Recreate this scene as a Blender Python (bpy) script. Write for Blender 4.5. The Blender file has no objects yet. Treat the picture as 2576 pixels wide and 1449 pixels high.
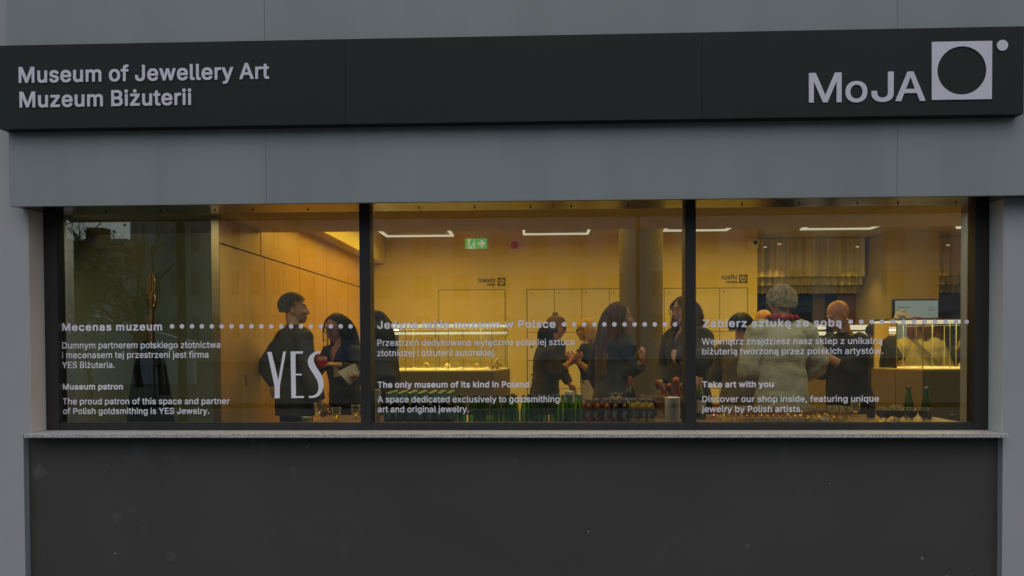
import bpy, bmesh, math, random
from mathutils import Vector, Matrix, noise as mn
R = math.radians
PI = math.pi
random.seed(7)
SC = bpy.context.scene
COL = SC.collection

# ---------------------------------------------------------------- camera
F = 1874.0                       # focal length in units of a 2576 px wide frame
EYE = Vector((0, -4.8, 1.4))
cd = bpy.data.cameras.new('camera')
cam = bpy.data.objects.new('camera', cd)
COL.objects.link(cam)
cd.sensor_width = 36
cd.lens = 36 * F / 2576
cd.shift_y = 0.0666
cd.clip_start = .05
cd.clip_end = 400
ROT = Matrix.Rotation(R(2.0), 3, 'Z') @ Matrix.Rotation(R(89.0), 3, 'X') @ Matrix.Rotation(R(-.26), 3, 'Z')
cam.matrix_world = Matrix.Translation(EYE) @ ROT.to_4x4()
SC.camera = cam
PPX, PPY = 1288.0, 724.5 + .0666 * 2576


def P(px, py, y):
    """point of the plane Y=y seen at a place of the photograph (2576 x 1449 units)"""
    d = ROT @ Vector(((px - PPX) / F, (PPY - py) / F, -1))
    return EYE + d * ((y - EYE.y) / d.y)


# ---------------------------------------------------------------- light
SUN_EL, SUN_AZ = 56, 0          # overcast evening: a weak, very soft sun in front of the facade
w = bpy.data.worlds.new('World')
SC.world = w
w.use_nodes = True
nt = w.node_tree
sky = nt.nodes.new('ShaderNodeTexSky')
sky.sky_type = 'NISHITA'
sky.sun_disc = False
sky.sun_elevation = R(SUN_EL)
sky.sun_rotation = R(180 - SUN_AZ)
sky.air_density = 1.0
sky.dust_density = 3.0
sky.ozone_density = 1.5
nt.links.new(sky.outputs[0], nt.nodes['Background'].inputs[0])
nt.nodes['Background'].inputs[1].default_value = .108
sl = bpy.data.lights.new('sun', 'SUN')
sl.energy = .56
sl.angle = R(110)
sl.color = (1, 1, .92)
so = bpy.data.objects.new('sun', sl)
COL.objects.link(so)
sdir = Vector((math.sin(R(SUN_AZ)) * math.cos(R(SUN_EL)), -math.cos(R(SUN_AZ)) * math.cos(R(SUN_EL)), math.sin(R(SUN_EL))))
so.rotation_euler = sdir.to_track_quat('Z', 'Y').to_euler()
so.location = (6, -12, 12)
SC.view_settings.view_transform = 'Standard'
SC.view_settings.look = 'None'
SC.view_settings.exposure = -0.1
SC.view_settings.gamma = 1
SC.cycles.transparent_max_bounces = 40
SC.cycles.max_bounces = 8
SC.cycles.use_denoising = True
SC.cycles.caustics_reflective = False
SC.cycles.caustics_refractive = False

# ---------------------------------------------------------------- materials
MATS = {}


def nodes(name):
    m = bpy.data.materials.new(name)
    m.use_nodes = True
    t = m.node_tree
    return m, t, t.nodes['Principled BSDF']


def ramp(t, fac, cols):
    r = t.nodes.new('ShaderNodeValToRGB')
    el = r.color_ramp.elements
    while len(el) < len(cols):
        el.new(.5)
    for e, (p, c) in zip(el, cols):
        e.position = p
        e.color = (*c, 1)
    t.links.new(fac, r.inputs[0])
    return r.outputs[0]


def mapping(t, scale, kind='Object'):
    tc = t.nodes.new('ShaderNodeTexCoord')
    mp = t.nodes.new('ShaderNodeMapping')
    mp.inputs['Scale'].default_value = scale
    t.links.new(tc.outputs[kind], mp.inputs[0])
    return mp.outputs[0]


def nz(t, vec, scale, detail=4, rough=.55):
    n = t.nodes.new('ShaderNodeTexNoise')
    n.inputs['Scale'].default_value = scale
    n.inputs['Detail'].default_value = detail
    n.inputs['Roughness'].default_value = rough
    t.links.new(vec, n.inputs['Vector'])
    return n.outputs['Fac']


def bump(t, b, fac, strength, dist=.01):
    bp = t.nodes.new('ShaderNodeBump')
    bp.inputs['Strength'].default_value = strength
    bp.inputs['Distance'].default_value = dist
    t.links.new(fac, bp.inputs['Height'])
    t.links.new(bp.outputs[0], b.inputs['Normal'])


def mix(t, fac, a, b):
    m = t.nodes.new('ShaderNodeMix')
    m.data_type = 'RGBA'
    if isinstance(fac, float):
        m.inputs[0].default_value = fac
    else:
        t.links.new(fac, m.inputs[0])
    for s, v in ((6, a), (7, b)):
        if isinstance(v, tuple):
            m.inputs[s].default_value = (*v, 1)
        else:
            t.links.new(v, m.inputs[s])
    return m.outputs[2]


def mat(name, col, rough=.6, metal=0, var=.12, scale=3, bscale=0, bstr=.2, stretch=(1, 1, 1), spec=.5, coat=0):
    """plain surface with uneven colour and fine relief"""
    if name in MATS:
        return MATS[name]
    m, t, b = nodes(name)
    v = mapping(t, stretch)
    f = nz(t, v, scale)
    lo = tuple(c * (1 - var) for c in col)
    hi = tuple(min(1, c * (1 + var)) for c in col)
    t.links.new(ramp(t, f, [(.3, lo), (.7, hi)]), b.inputs['Base Color'])
    b.inputs['Roughness'].default_value = rough
    b.inputs['Metallic'].default_value = metal
    b.inputs['Specular IOR Level'].default_value = spec
    b.inputs['Coat Weight'].default_value = coat
    if bscale:
        bump(t, b, nz(t, v, bscale, 3), bstr)
    MATS[name] = m
    return m


def mat_emit(name, col, s):
    m, t, b = nodes(name)
    b.inputs['Base Color'].default_value = (.2, .2, .2, 1)
    b.inputs['Emission Color'].default_value = (*col, 1)
    b.inputs['Emission Strength'].default_value = s
    MATS[name] = m
    return m


def mat_glass(name, col, ior=1.5, rough=.0, gcol=(1, 1, 1), milky=0):
    """thin clear sheet: see-through tint plus a Fresnel mirror"""
    m, t, b = nodes(name)
    t.nodes.remove(b)
    tr = t.nodes.new('ShaderNodeBsdfTransparent')
    tr.inputs[0].default_value = (*col, 1)
    g = t.nodes.new('ShaderNodeBsdfGlossy')
    g.inputs['Roughness'].default_value = rough
    g.inputs[0].default_value = (*gcol, 1)
    fr = t.nodes.new('ShaderNodeFresnel')
    fr.inputs[0].default_value = ior
    mx = t.nodes.new('ShaderNodeMixShader')
    t.links.new(fr.outputs[0], mx.inputs[0])
    t.links.new(tr.outputs[0], mx.inputs[1])
    t.links.new(g.outputs[0], mx.inputs[2])
    out = mx.outputs[0]
    if milky:
        df = t.nodes.new('ShaderNodeBsdfTranslucent')
        df.inputs[0].default_value = (*col, 1)
        d2 = t.nodes.new('ShaderNodeBsdfDiffuse')
        d2.inputs[0].default_value = (*col, 1)
        ad = t.nodes.new('ShaderNodeMixShader')
        t.links.new(df.outputs[0], ad.inputs[1])
        t.links.new(d2.outputs[0], ad.inputs[2])
        m2 = t.nodes.new('ShaderNodeMixShader')
        m2.inputs[0].default_value = milky
        t.links.new(out, m2.inputs[1])
        t.links.new(ad.outputs[0], m2.inputs[2])
        out = m2.outputs[0]
    t.links.new(out, t.nodes['Material Output'].inputs[0])
    MATS[name] = m
    return m


def mat_attr(name, rough=.5, spec=.5, bscale=0, bstr=.2, sss=0):
    """colour from the mesh's own colour attribute (skin, hair)"""
    m, t, b = nodes(name)
    a = t.nodes.new('ShaderNodeAttribute')
    a.attribute_name = 'Col'
    t.links.new(a.outputs['Color'], b.inputs['Base Color'])
    b.inputs['Roughness'].default_value = rough
    b.inputs['Specular IOR Level'].default_value = spec
    if bscale:
        bump(t, b, nz(t, mapping(t, (1, 1, 1)), bscale), bstr, .004)
    MATS[name] = m
    return m


# ---------------------------------------------------------------- mesh helpers
class MB:
    def __init__(s):
        s.bm = bmesh.new()

    def box(s, x0, x1, y0, y1, z0, z1, bev=0):
        vs = [s.bm.verts.new(v) for v in ((x0, y0, z0), (x1, y0, z0), (x1, y1, z0), (x0, y1, z0), (x0, y0, z1), (x1, y0, z1), (x1, y1, z1), (x0, y1, z1))]
        fs = [s.bm.faces.new([vs[i] for i in q]) for q in ((0, 3, 2, 1), (4, 5, 6, 7), (0, 1, 5, 4), (1, 2, 6, 5), (2, 3, 7, 6), (3, 0, 4, 7))]
        if bev:
            es = list({e for f in fs for e in f.edges})
            bmesh.ops.bevel(s.bm, geom=es, offset=bev, segments=2, profile=.5, affect='EDGES')
        return s

    def quad(s, *ps):
        s.bm.faces.new([s.bm.verts.new(p) for p in ps])
        return s

    def prism(s, poly, z0, z1):
        """poly of (x, y), extruded in z"""
        a = [s.bm.verts.new((x, y, z0)) for x, y in poly]
        b = [s.bm.verts.new((x, y, z1)) for x, y in poly]
        n = len(poly)
        s.bm.faces.new(a[::-1])
        s.bm.faces.new(b)
        for i in range(n):
            s.bm.faces.new((a[i], a[(i + 1) % n], b[(i + 1) % n], b[i]))
        return s

    def slab(s, poly, y0, y1):
        """poly of (x, z), extruded in y"""
        a = [s.bm.verts.new((x, y0, z)) for x, z in poly]
        b = [s.bm.verts.new((x, y1, z)) for x, z in poly]
        n = len(poly)
        s.bm.faces.new(a)
        s.bm.faces.new(b[::-1])
        for i in range(n):
            s.bm.faces.new((a[(i + 1) % n], a[i], b[i], b[(i + 1) % n]))
        return s

    def rings(s, rs, cap=True):
        vr = [[s.bm.verts.new(p) for p in r] for r in rs]
        n = len(vr[0])
        for a, b in zip(vr, vr[1:]):
            for i in range(n):
                s.bm.faces.new((a[i], a[(i + 1) % n], b[(i + 1) % n], b[i]))
        if cap:
            s.bm.faces.new(vr[0][::-1])
            s.bm.faces.new(vr[-1])
        return s

    def lathe(s, prof, c=(0, 0, 0), n=16, cap=True):
        c = Vector(c)
        s.rings([[c + Vector((r * math.cos(2 * PI * i / n), r * math.sin(2 * PI * i / n), z)) for i in range(n)] for r, z in prof], cap)
        return s

    def tube(s, pts, rad, n=8, cap=True, smooth=0):
        pts = [Vector(p) for p in pts]
        if not isinstance(rad, (list, tuple)):
            rad = [rad] * len(pts)
        rad = list(rad)
        for _ in range(smooth):
            np_, nr = [pts[0]], [rad[0]]
            for i in range(len(pts) - 1):
                for k in (.25, .75):
                    np_.append(pts[i].lerp(pts[i + 1], k))
                    nr.append(rad[i] * (1 - k) + rad[i + 1] * k)
            np_.append(pts[-1])
            nr.append(rad[-1])
            pts, rad = np_, nr
        t0 = (pts[1] - pts[0]).normalized()
        u = t0.orthogonal().normalized()
        rs = []
        for i, p in enumerate(pts):
            t = (pts[min(i + 1, len(pts) - 1)] - pts[max(i - 1, 0)]).normalized()
            u = (u - t * u.dot(t))
            u = u.normalized() if u.length > 1e-6 else t.orthogonal().normalized()
            v = t.cross(u)
            rs.append([p + (u * math.cos(2 * PI * k / n) + v * math.sin(2 * PI * k / n)) * rad[i] for k in range(n)])
        return s.rings(rs, cap)

    def loft(s, secs, n=20, pw=2.3):
        """secs: (centre, axis a, axis b) super-ellipse sections"""
        rs = []
        for c, a, b in secs:
            r = []
            for k in range(n):
                q = 2 * PI * k / n
                x, y = math.cos(q), math.sin(q)
                x = math.copysign(abs(x) ** (2 / pw), x)
                y = math.copysign(abs(y) ** (2 / pw), y)
                r.append(c + a * x + b * y)
            rs.append(r)
        return s.rings(rs)

    def ball(s, m, seg=14):
        bmesh.ops.create_uvsphere(s.bm, u_segments=seg, v_segments=max(6, seg * 2 // 3), radius=1, matrix=m)
        return s

    def ell(s, c, M3, r, seg=14):
        return s.ball(Matrix.Translation(c) @ (M3 @ Matrix.Diagonal(Vector(r))).to_4x4(), seg)

    def disc(s, c, r, y, n=24, th=.002):
        return s.slab([(c[0] + r * math.cos(2 * PI * i / n), c[1] + r * math.sin(2 * PI * i / n)) for i in range(n)], y - th, y)


ROOTLOC = {}


def wloc(o):
    v = Vector((0, 0, 0))
    while o:
        v = v + o.location
        o = o.parent
    return v


def link_mesh(name, me, m, parent=None, smooth=False):
    o = bpy.data.objects.new(name, me)
    COL.objects.link(o)
    if parent:
        off = wloc(parent)
        me.transform(Matrix.Translation(-off))
        o.parent = parent
    if m:
        me.materials.append(m)
    if smooth:
        for p in me.polygons:
            p.use_smooth = True
        if smooth != 2:
            me.set_sharp_from_angle(angle=R(38))
    return o


def obj(name, mb, m, parent=None, smooth=False, origin=None):
    bmesh.ops.recalc_face_normals(mb.bm, faces=mb.bm.faces[:])
    me = bpy.data.meshes.new(name)
    mb.bm.to_mesh(me)
    mb.bm.free()
    o = link_mesh(name, me, m, parent, smooth)
    if origin is not None and not parent:
        me.transform(Matrix.Translation(-Vector(origin)))
        o.location = origin
    return o


def thing(name, label, cat, loc=(0, 0, 0), group=None):
    o = bpy.data.objects.new(name, None)
    o.empty_display_size = .1
    COL.objects.link(o)
    o.location = loc
    return tag(o, label, cat, group)


def tag(o, label, cat, group=None):
    o['label'] = label
    o['category'] = cat
    if group:
        o['group'] = group
    return o


def struct(o):
    o['kind'] = 'structure'
    return o


def dup(root, loc, label=None, rz=None):
    r = root.copy()
    COL.objects.link(r)
    r.location = loc
    if rz is not None:
        r.rotation_euler = (0, 0, rz)
    if label:
        r['label'] = label
    for ch in list(root.children):
        c = ch.copy()
        COL.objects.link(c)
        c.parent = r
        for g in ch.children:
            d = g.copy()
            COL.objects.link(d)
            d.parent = c
    return r


ORD = ['first', 'second', 'third', 'fourth', 'fifth', 'sixth', 'seventh', 'eighth', 'ninth', 'tenth', 'eleventh', 'twelfth', 'thirteenth', 'fourteenth', 'fifteenth', 'sixteenth', 'seventeenth', 'eighteenth']

# Museum shop window at dusk
GLYPHS_M = """,99|15 -57 44 -57 47 -56 73 35 73 41 72 43 32 43 30 42 14 -49 14 -56
-232|54 91 171 91 173 93 173 125 170 126 55 126 53 124 53 93
.99|39 -1 54 -2 60 0 68 5 73 13 75 20 75 29 73 36 69 42 65 46 60 49 52 51 42 51 36 49 28 45 22 35 21 31 21 17 22 12 30 3
0232|104 -3 129 -2 147 2 162 10 178 23 187 36 195 53 203 78 206 104 207 137 204 168 198 193 189 214 175 233 165 242 158 247 140 254 122 257 98 257 82 253 66 245 59 240 49 230 39 216 30 198 23 172 20 149 19 123 22 86 28 61 38 39 50 22 58 15 68 8 84 1|110 33 98 36 85 44 79 51 70 66 64 84 60 105 59 141 61 159 66 178 71 190 79 203 87 212 97 218 109 221 118 221 127 219 139 212 146 205 154 194 160 181 165 160 167 143 168 125 166 104 163 87 158 68 151 56 145 47 132 38 121 34
1232|35 1 198 0 200 1 200 32 199 35 144 35 142 36 142 251 141 254 95 254 39 214 39 176 39 174 41 173 48 174 98 210 101 211 102 210 102 37 100 35 35 35 34 32 34 3
2232|29 1 196 0 198 1 199 34 198 36 90 36 88 37 90 40 139 89 164 115 182 139 189 152 192 161 195 177 195 190 193 202 189 215 183 226 173 237 160 246 150 251 138 255 122 257 96 257 76 252 63 245 54 239 41 225 34 213 30 200 29 190 29 176 30 175 67 175 68 176 70 190 72 196 78 207 84 212 90 217 99 220 107 221 117 221 125 220 134 217 143 210 148 205 153 197 155 190 156 182 152 167 147 158 136 143 28 31 28 3
3232|99 -3 118 -3 132 -2 145 1 158 6 172 15 180 22 191 35 196 46 201 64 201 85 195 105 187 119 172 134 157 142 141 147 124 149 123 150 190 223 191 251 190 254 33 254 31 253 31 220 32 218 131 218 133 217 75 152 74 121 77 120 107 120 118 118 132 114 146 105 152 99 156 92 160 77 160 70 158 63 156 57 151 50 145 44 132 37 113 33 100 34 85 38 74 44 67 50 63 57 58 72 20 72 18 70 19 55 23 41 32 27 43 17 55 9 69 3 87 -2
4232|137 1 175 1 176 3 176 51 208 51 211 53 210 86 208 87 178 87 176 88 175 161 173 162 139 162 137 161 136 88 65 87 63 88 159 245 159 252 157 254 121 254 119 253 17 88 16 83 16 54 18 51 136 51 136 3
6232|104 -3 121 -3 138 -1 149 3 165 11 177 21 186 32 193 45 197 59 199 69 199 92 197 102 192 118 188 126 180 136 165 149 148 157 127 160 106 160 104 161 164 245 165 251 163 254 124 254 122 253 54 158 38 129 30 108 27 86 28 68 32 49 40 33 52 18 68 8 86 0|110 32 100 34 91 39 82 45 78 49 73 57 70 66 67 75 67 85 69 94 72 103 77 110 82 116 97 125 108 128 113 128 122 127 132 123 141 118 147 112 155 99 159 88 159 77 157 66 154 59 149 51 142 43 134 38 126 34 115 32
A245|5 1 45 0 47 1 70 66 73 69 168 68 170 65 193 1 195 0 233 0 235 1 235 9 142 254 99 254 96 252 5 12 4 3|85 105 85 108 106 166 118 203 120 205 154 105 152 104
B233|27 1 136 0 155 3 170 7 185 14 195 22 205 34 210 47 213 58 214 73 210 94 206 105 198 116 188 126 174 133 185 140 192 148 200 160 202 167 204 179 203 198 199 212 191 227 184 235 170 244 152 251 133 254 28 254 26 253 26 3|68 36 66 38 67 112 121 112 135 110 145 108 154 103 163 95 168 88 173 75 173 66 167 53 162 48 155 43 140 38 128 36|68 147 66 148 67 218 124 218 133 217 141 214 149 210 156 204 159 199 164 186 162 175 160 169 155 162 145 154 131 148 122 146
C260|123 -3 142 -3 156 -2 170 1 183 6 202 16 216 29 226 41 235 57 241 79 241 84 239 86 201 86 200 84 196 74 192 66 180 51 170 44 161 40 147 36 136 34 125 35 115 37 97 45 86 52 80 58 67 77 60 95 56 116 56 138 60 156 67 176 74 189 86 202 99 211 112 216 130 220 143 219 153 217 163 214 171 210 184 199 194 185 200 170 201 169 238 168 240 169 241 176 239 184 233 200 225 215 217 225 209 232 195 243 180 250 165 254 144 257 124 257 100 254 85 249 75 244 58 232 41 214 30 197 22 178 19 163 16 147 16 116 17 100 20 84 29 59 41 40 47 33 59 21 74 11 85 5 98 1 111 -2
D256|27 1 122 0 137 2 155 5 172 12 187 20 204 34 216 49 225 68 233 94 235 113 235 143 233 161 230 172 225 187 217 204 204 220 192 231 182 238 172 243 159 248 144 252 128 254 28 254 26 253 26 3|68 36 66 38 67 217 68 218 117 218 135 215 151 210 162 203 175 192 182 181 190 161 195 137 195 119 192 99 186 81 179 69 166 55 154 47 145 43 132 39 113 36
E214|27 1 190 0 192 1 192 34 190 36 68 36 66 38 67 110 180 111 181 111 182 113 182 144 180 146 67 147 67 217 189 218 191 220 191 251 190 254 28 254 26 253 26 3
H264|27 1 64 0 66 1 66 110 68 112 192 112 192 1 195 0 230 0 232 1 233 251 232 254 195 254 192 253 192 150 190 148 67 148 66 253 64 254 28 254 26 253 26 3
I155|12 1 137 0 139 1 139 34 138 36 98 36 96 38 96 217 98 218 138 218 139 220 139 251 138 254 14 254 12 253 11 220 12 218 53 218 55 216 55 37 53 36 12 36 11 34 11 3
J203|83 -3 100 -3 113 -2 127 2 138 7 147 13 158 23 164 33 169 46 172 61 172 251 170 254 134 254 131 252 131 71 129 59 124 49 121 45 112 39 99 34 90 33 76 36 69 41 62 47 57 57 54 68 53 90 52 92 15 92 12 90 12 66 14 54 18 39 25 27 34 16 48 7 65 0
L202|27 1 182 0 185 2 185 34 183 36 68 36 67 37 66 251 65 254 28 254 26 252 26 3
M319|27 1 62 0 65 2 65 180 68 175 82 139 137 4 139 1 141 0 172 0 176 2 233 144 245 174 248 180 248 2 250 0 285 0 288 1 288 251 287 254 236 254 234 253 172 98 158 58 145 94 81 252 78 254 28 254 26 253 26 3
N267|27 1 64 0 66 2 66 189 69 186 99 138 189 1 191 0 233 0 235 1 236 251 235 254 198 254 195 252 196 68 195 66 180 90 72 253 70 254 28 254 26 253 26 3
P227|27 1 64 0 66 1 67 90 130 90 152 94 166 98 179 106 189 115 198 127 205 145 209 161 209 183 206 197 202 209 194 223 182 235 170 243 153 250 130 254 28 254 26 253 26 3|68 126 66 127 67 218 122 218 128 217 144 212 152 207 157 203 161 196 165 187 168 176 168 169 165 158 163 150 154 138 142 131 128 127 122 126
R230|27 1 64 0 66 1 66 94 68 95 119 95 172 1 175 0 215 0 218 1 217 10 165 102 186 115 198 129 203 140 206 148 209 171 208 193 201 214 192 228 183 236 173 243 157 250 144 252 131 254 28 254 26 253 26 3|68 132 66 134 67 218 123 218 129 217 145 212 153 207 158 203 163 196 166 187 168 179 168 169 163 154 159 147 155 143 143 136 125 132
S228|96 -3 134 -3 152 1 168 7 183 16 194 27 203 42 208 57 209 79 206 92 203 101 198 108 186 121 174 129 158 137 138 143 107 151 85 159 72 166 68 171 64 178 62 184 63 192 67 200 74 208 82 214 91 218 110 221 122 221 132 219 149 210 154 206 160 198 165 183 202 183 205 184 205 189 203 205 196 219 190 228 180 237 168 245 156 251 137 256 124 257 95 257 75 252 60 246 46 237 32 222 27 213 22 197 21 178 25 162 29 152 40 139 58 127 73 120 124 106 148 98 157 92 163 86 166 81 168 72 168 68 166 61 160 52 153 45 141 38 134 36 119 33 105 33 96 34 86 37 74 43 67 49 62 55 60 61 55 75 18 75 15 74 15 63 20 45 27 30 38 18 52 9 68 2 85 -2
T230|93 1 130 0 133 2 133 217 135 218 212 218 213 220 213 251 212 254 14 254 12 253 11 220 12 218 90 218 92 217 92 3
W348|74 1 117 0 120 2 171 187 173 185 179 159 223 2 226 0 267 0 269 1 338 241 339 245 338 253 336 254 300 254 297 253 246 61 194 253 192 254 150 254 145 240 97 61 45 253 43 254 5 254 4 251 5 244
Y241|98 1 136 0 138 1 139 102 231 245 231 251 230 254 188 254 186 253 118 145 50 253 48 254 7 254 5 253 5 245 97 102 97 3
Z224|17 1 202 0 204 1 204 34 202 36 70 36 69 37 202 223 203 225 203 251 202 254 18 254 16 253 16 220 18 218 148 219 150 218 17 31 16 3
a200|69 -3 90 -4 107 -1 122 6 133 16 134 15 134 3 135 1 170 0 173 2 173 132 170 150 168 156 164 165 159 172 152 178 140 186 126 191 108 194 86 194 75 192 58 188 48 183 35 175 25 165 17 150 16 143 18 140 45 133 52 133 55 134 62 146 72 153 82 157 88 159 103 159 116 156 122 152 128 145 132 137 133 128 132 125 128 121 116 118 71 113 49 108 35 102 28 97 21 90 15 82 11 70 11 50 14 34 18 25 23 18 29 12 38 5 53 -1|80 31 64 36 59 39 54 45 51 52 51 58 53 64 57 69 67 75 77 79 133 88 134 72 131 61 128 53 121 45 112 38 105 34 90 31
b217|106 -3 130 -3 148 2 158 7 167 13 177 23 184 32 190 43 194 54 199 74 199 109 195 134 188 152 181 163 175 171 169 176 158 184 141 191 125 194 104 194 93 192 85 190 78 186 70 180 62 173 61 253 59 254 24 254 22 251 22 2 25 0 59 1 60 3 60 19 61 20 69 11 80 3 90 -1|106 32 95 34 85 39 78 45 72 54 67 62 63 75 61 90 61 101 63 116 67 130 76 144 82 150 92 155 100 158 110 160 120 158 131 154 138 149 145 143 153 130 156 120 160 96 158 78 153 63 148 52 143 46 135 39 125 34 113 31
c203|94 -3 111 -4 124 -2 136 1 152 8 163 15 174 27 181 39 186 50 186 57 184 58 156 65 150 65 148 64 140 48 131 40 116 33 109 31 100 31 89 34 77 40 68 49 60 61 55 74 53 88 53 103 55 115 58 125 64 136 71 146 80 152 90 157 103 160 114 158 121 156 130 151 137 146 142 139 147 128 149 127 155 127 183 134 185 135 185 142 181 152 175 163 165 173 151 183 144 187 132 191 115 194 92 194 75 191 58 184 47 177 35 165 26 152 19 137 14 115 13 83 14 70 20 50 28 35 36 24 45 16 56 8 68 2 76 -1
d217|89 -3 105 -4 117 -2 125 0 138 7 151 20 152 19 152 3 153 1 188 0 190 1 190 251 189 254 153 254 151 253 150 173 149 173 138 183 130 188 122 192 109 194 88 194 77 192 67 190 58 186 41 174 29 159 20 143 16 129 14 116 13 83 16 62 22 45 27 34 33 25 49 10 55 6 68 1 82 -3|98 32 87 34 78 39 70 45 64 54 59 63 55 75 53 88 53 104 55 117 58 126 63 136 69 144 74 150 84 155 92 158 102 160 112 158 125 153 130 149 139 140 145 128 149 116 151 102 151 90 149 76 145 63 142 56 136 47 129 41 118 34 105 31
e207|96 -3 114 -4 128 -2 142 1 157 8 170 18 180 30 186 43 186 52 183 53 157 59 150 60 148 58 141 46 135 40 128 36 117 32 107 31 95 32 81 37 68 47 62 55 57 66 54 77 53 82 188 82 189 83 190 85 190 108 187 130 180 150 173 163 164 173 150 183 132 190 113 194 92 194 75 191 58 184 44 174 32 161 22 144 15 124 13 107 13 82 15 66 23 43 32 29 45 15 59 6 75 0|55 116 54 117 55 123 60 134 66 142 72 148 83 155 100 160 110 159 118 157 131 150 136 144 141 137 145 130 149 117 148 116 147 115
f132|37 1 72 0 75 2 75 157 77 158 116 158 118 159 119 161 118 191 116 192 76 192 75 194 76 211 80 221 84 225 90 227 98 229 110 226 116 226 118 227 126 253 125 259 121 261 104 264 85 264 70 261 57 255 45 245 40 236 37 229 36 217 35 192 2 192 -1 190 -1 161 0 158 34 158 36 157 36 3
g218|86 -72 119 -72 133 -70 150 -65 160 -60 168 -54 179 -43 185 -32 189 -19 191 -7 191 189 190 192 153 192 152 189 152 173 151 172 144 179 137 185 122 192 109 194 88 194 74 192 60 187 45 177 30 161 21 145 16 130 13 110 13 84 14 72 17 61 23 45 33 30 42 20 53 13 69 6 83 3 104 3 118 4 130 8 141 15 150 24 151 24 151 0 150 -9 147 -16 143 -22 138 -27 126 -34 107 -38 93 -37 84 -35 70 -28 61 -19 55 -12 53 -11 46 -11 21 -25 21 -32 24 -37 30 -46 42 -56 49 -61 61 -66 73 -70|96 38 85 41 78 44 72 49 63 59 58 68 54 81 53 90 53 105 57 125 63 136 69 144 74 149 82 155 95 159 103 160 115 157 122 155 131 149 136 144 143 134 148 121 151 112 152 97 149 76 144 63 137 52 129 45 120 41 108 38
h210|23 1 59 0 61 1 61 119 62 124 67 137 75 147 88 155 102 159 109 159 116 157 128 152 132 148 137 142 142 130 144 121 144 1 146 0 180 0 183 2 183 131 180 147 175 163 168 173 159 181 154 185 138 192 125 194 104 194 91 192 76 185 62 175 61 251 60 254 25 254 22 252 22 3
i89|23 1 59 0 61 2 61 189 60 192 25 192 22 190 22 3|34 214 48 214 52 215 60 219 66 227 67 231 67 245 66 248 61 255 53 260 45 261 38 261 30 260 24 256 20 252 17 247 16 231 18 226 24 219 28 216
j89|-8 -68 18 -68 28 -65 37 -61 45 -56 51 -49 58 -34 61 -16 61 189 60 192 25 192 22 190 22 -10 19 -22 14 -28 5 -32 -8 -33 -9 -34 -9 -66|34 214 48 214 54 216 61 220 65 226 67 231 67 244 66 247 63 253 58 258 53 260 45 261 32 261 25 257 18 249 16 244 16 231 17 227 24 219
k196|23 1 59 0 61 1 61 68 76 82 143 1 188 0 190 2 189 10 108 108 109 110 184 183 184 191 182 192 139 192 91 145 62 117 61 251 60 254 25 254 22 252 22 3
l100|62 -1 76 -1 92 1 94 4 94 10 89 34 87 35 74 34 68 35 64 39 61 47 61 252 59 254 24 254 22 251 22 35 27 19 34 9 45 3 56 0
m310|23 1 59 0 61 1 61 123 62 128 66 139 74 149 85 156 98 160 110 158 121 152 129 143 132 135 133 130 133 3 134 1 170 0 172 1 172 126 173 130 177 141 185 151 195 157 207 160 217 159 231 152 238 146 243 134 244 128 244 1 246 0 282 1 283 3 283 136 280 154 276 163 271 172 262 182 255 186 241 192 229 195 207 195 189 190 174 183 159 168 151 178 144 185 134 191 125 194 100 195 91 193 83 190 74 185 61 174 60 175 60 189 59 192 23 192 22 189 22 3
n210|23 1 59 0 61 1 61 119 62 124 67 137 75 147 88 155 102 159 109 159 116 157 128 152 132 148 137 142 142 130 144 121 144 1 146 0 180 0 182 1 183 131 182 139 178 154 173 166 167 174 156 183 144 190 134 192 124 194 103 194 91 192 78 186 69 181 60 173 60 189 59 192 25 192 22 191 22 3
o213|94 -3 120 -3 136 1 150 7 163 16 175 27 184 42 190 59 194 77 195 103 193 122 189 136 180 156 171 167 162 176 153 182 135 190 115 194 92 194 75 191 58 184 47 177 35 165 26 152 19 137 14 115 13 83 14 70 20 50 28 35 36 24 45 16 56 8 68 2 76 -1|98 32 91 33 81 37 72 44 65 52 60 62 55 74 53 88 53 103 55 116 60 128 64 136 71 145 83 154 90 157 104 160 115 158 125 154 132 150 141 141 147 131 152 118 155 103 155 88 153 78 149 64 146 57 139 47 129 39 120 34 109 31
p217|23 -68 59 -68 61 -67 62 18 74 8 85 1 92 -1 108 -4 122 -4 134 -2 148 2 158 7 167 13 178 23 189 41 194 54 197 65 199 82 199 109 195 134 188 152 179 166 165 179 149 188 135 192 125 194 104 194 94 192 83 189 74 183 61 171 60 172 60 189 59 192 25 192 22 191 22 -66|106 32 95 34 85 39 78 45 72 54 67 62 63 75 61 90 61 101 63 116 67 130 76 144 82 150 92 155 100 158 110 160 120 158 131 154 138 149 145 143 153 130 156 120 160 96 158 78 153 63 148 52 143 46 135 39 125 34 113 31
q217|152 -68 188 -68 190 -67 190 190 188 192 153 192 152 189 152 172 151 171 138 183 130 188 122 192 109 194 88 194 71 191 56 185 41 174 29 159 20 143 16 128 13 108 13 83 14 70 17 57 27 35 37 21 45 14 55 6 72 -1 90 -4 105 -4 118 -2 125 0 133 4 142 10 150 18 151 -66|98 32 87 34 78 39 70 45 64 54 59 63 55 75 53 88 53 104 55 117 58 126 63 136 69 144 74 150 84 155 92 158 102 160 112 158 125 153 130 149 139 140 145 128 149 116 151 102 151 90 149 76 145 63 142 56 136 47 129 41 118 34 105 31
r135|23 1 59 0 61 1 61 122 63 129 65 134 70 142 77 148 85 153 102 157 116 156 124 156 125 157 126 192 125 194 96 194 88 192 73 186 61 176 60 177 60 189 59 192 25 192 22 191 22 3
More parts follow.
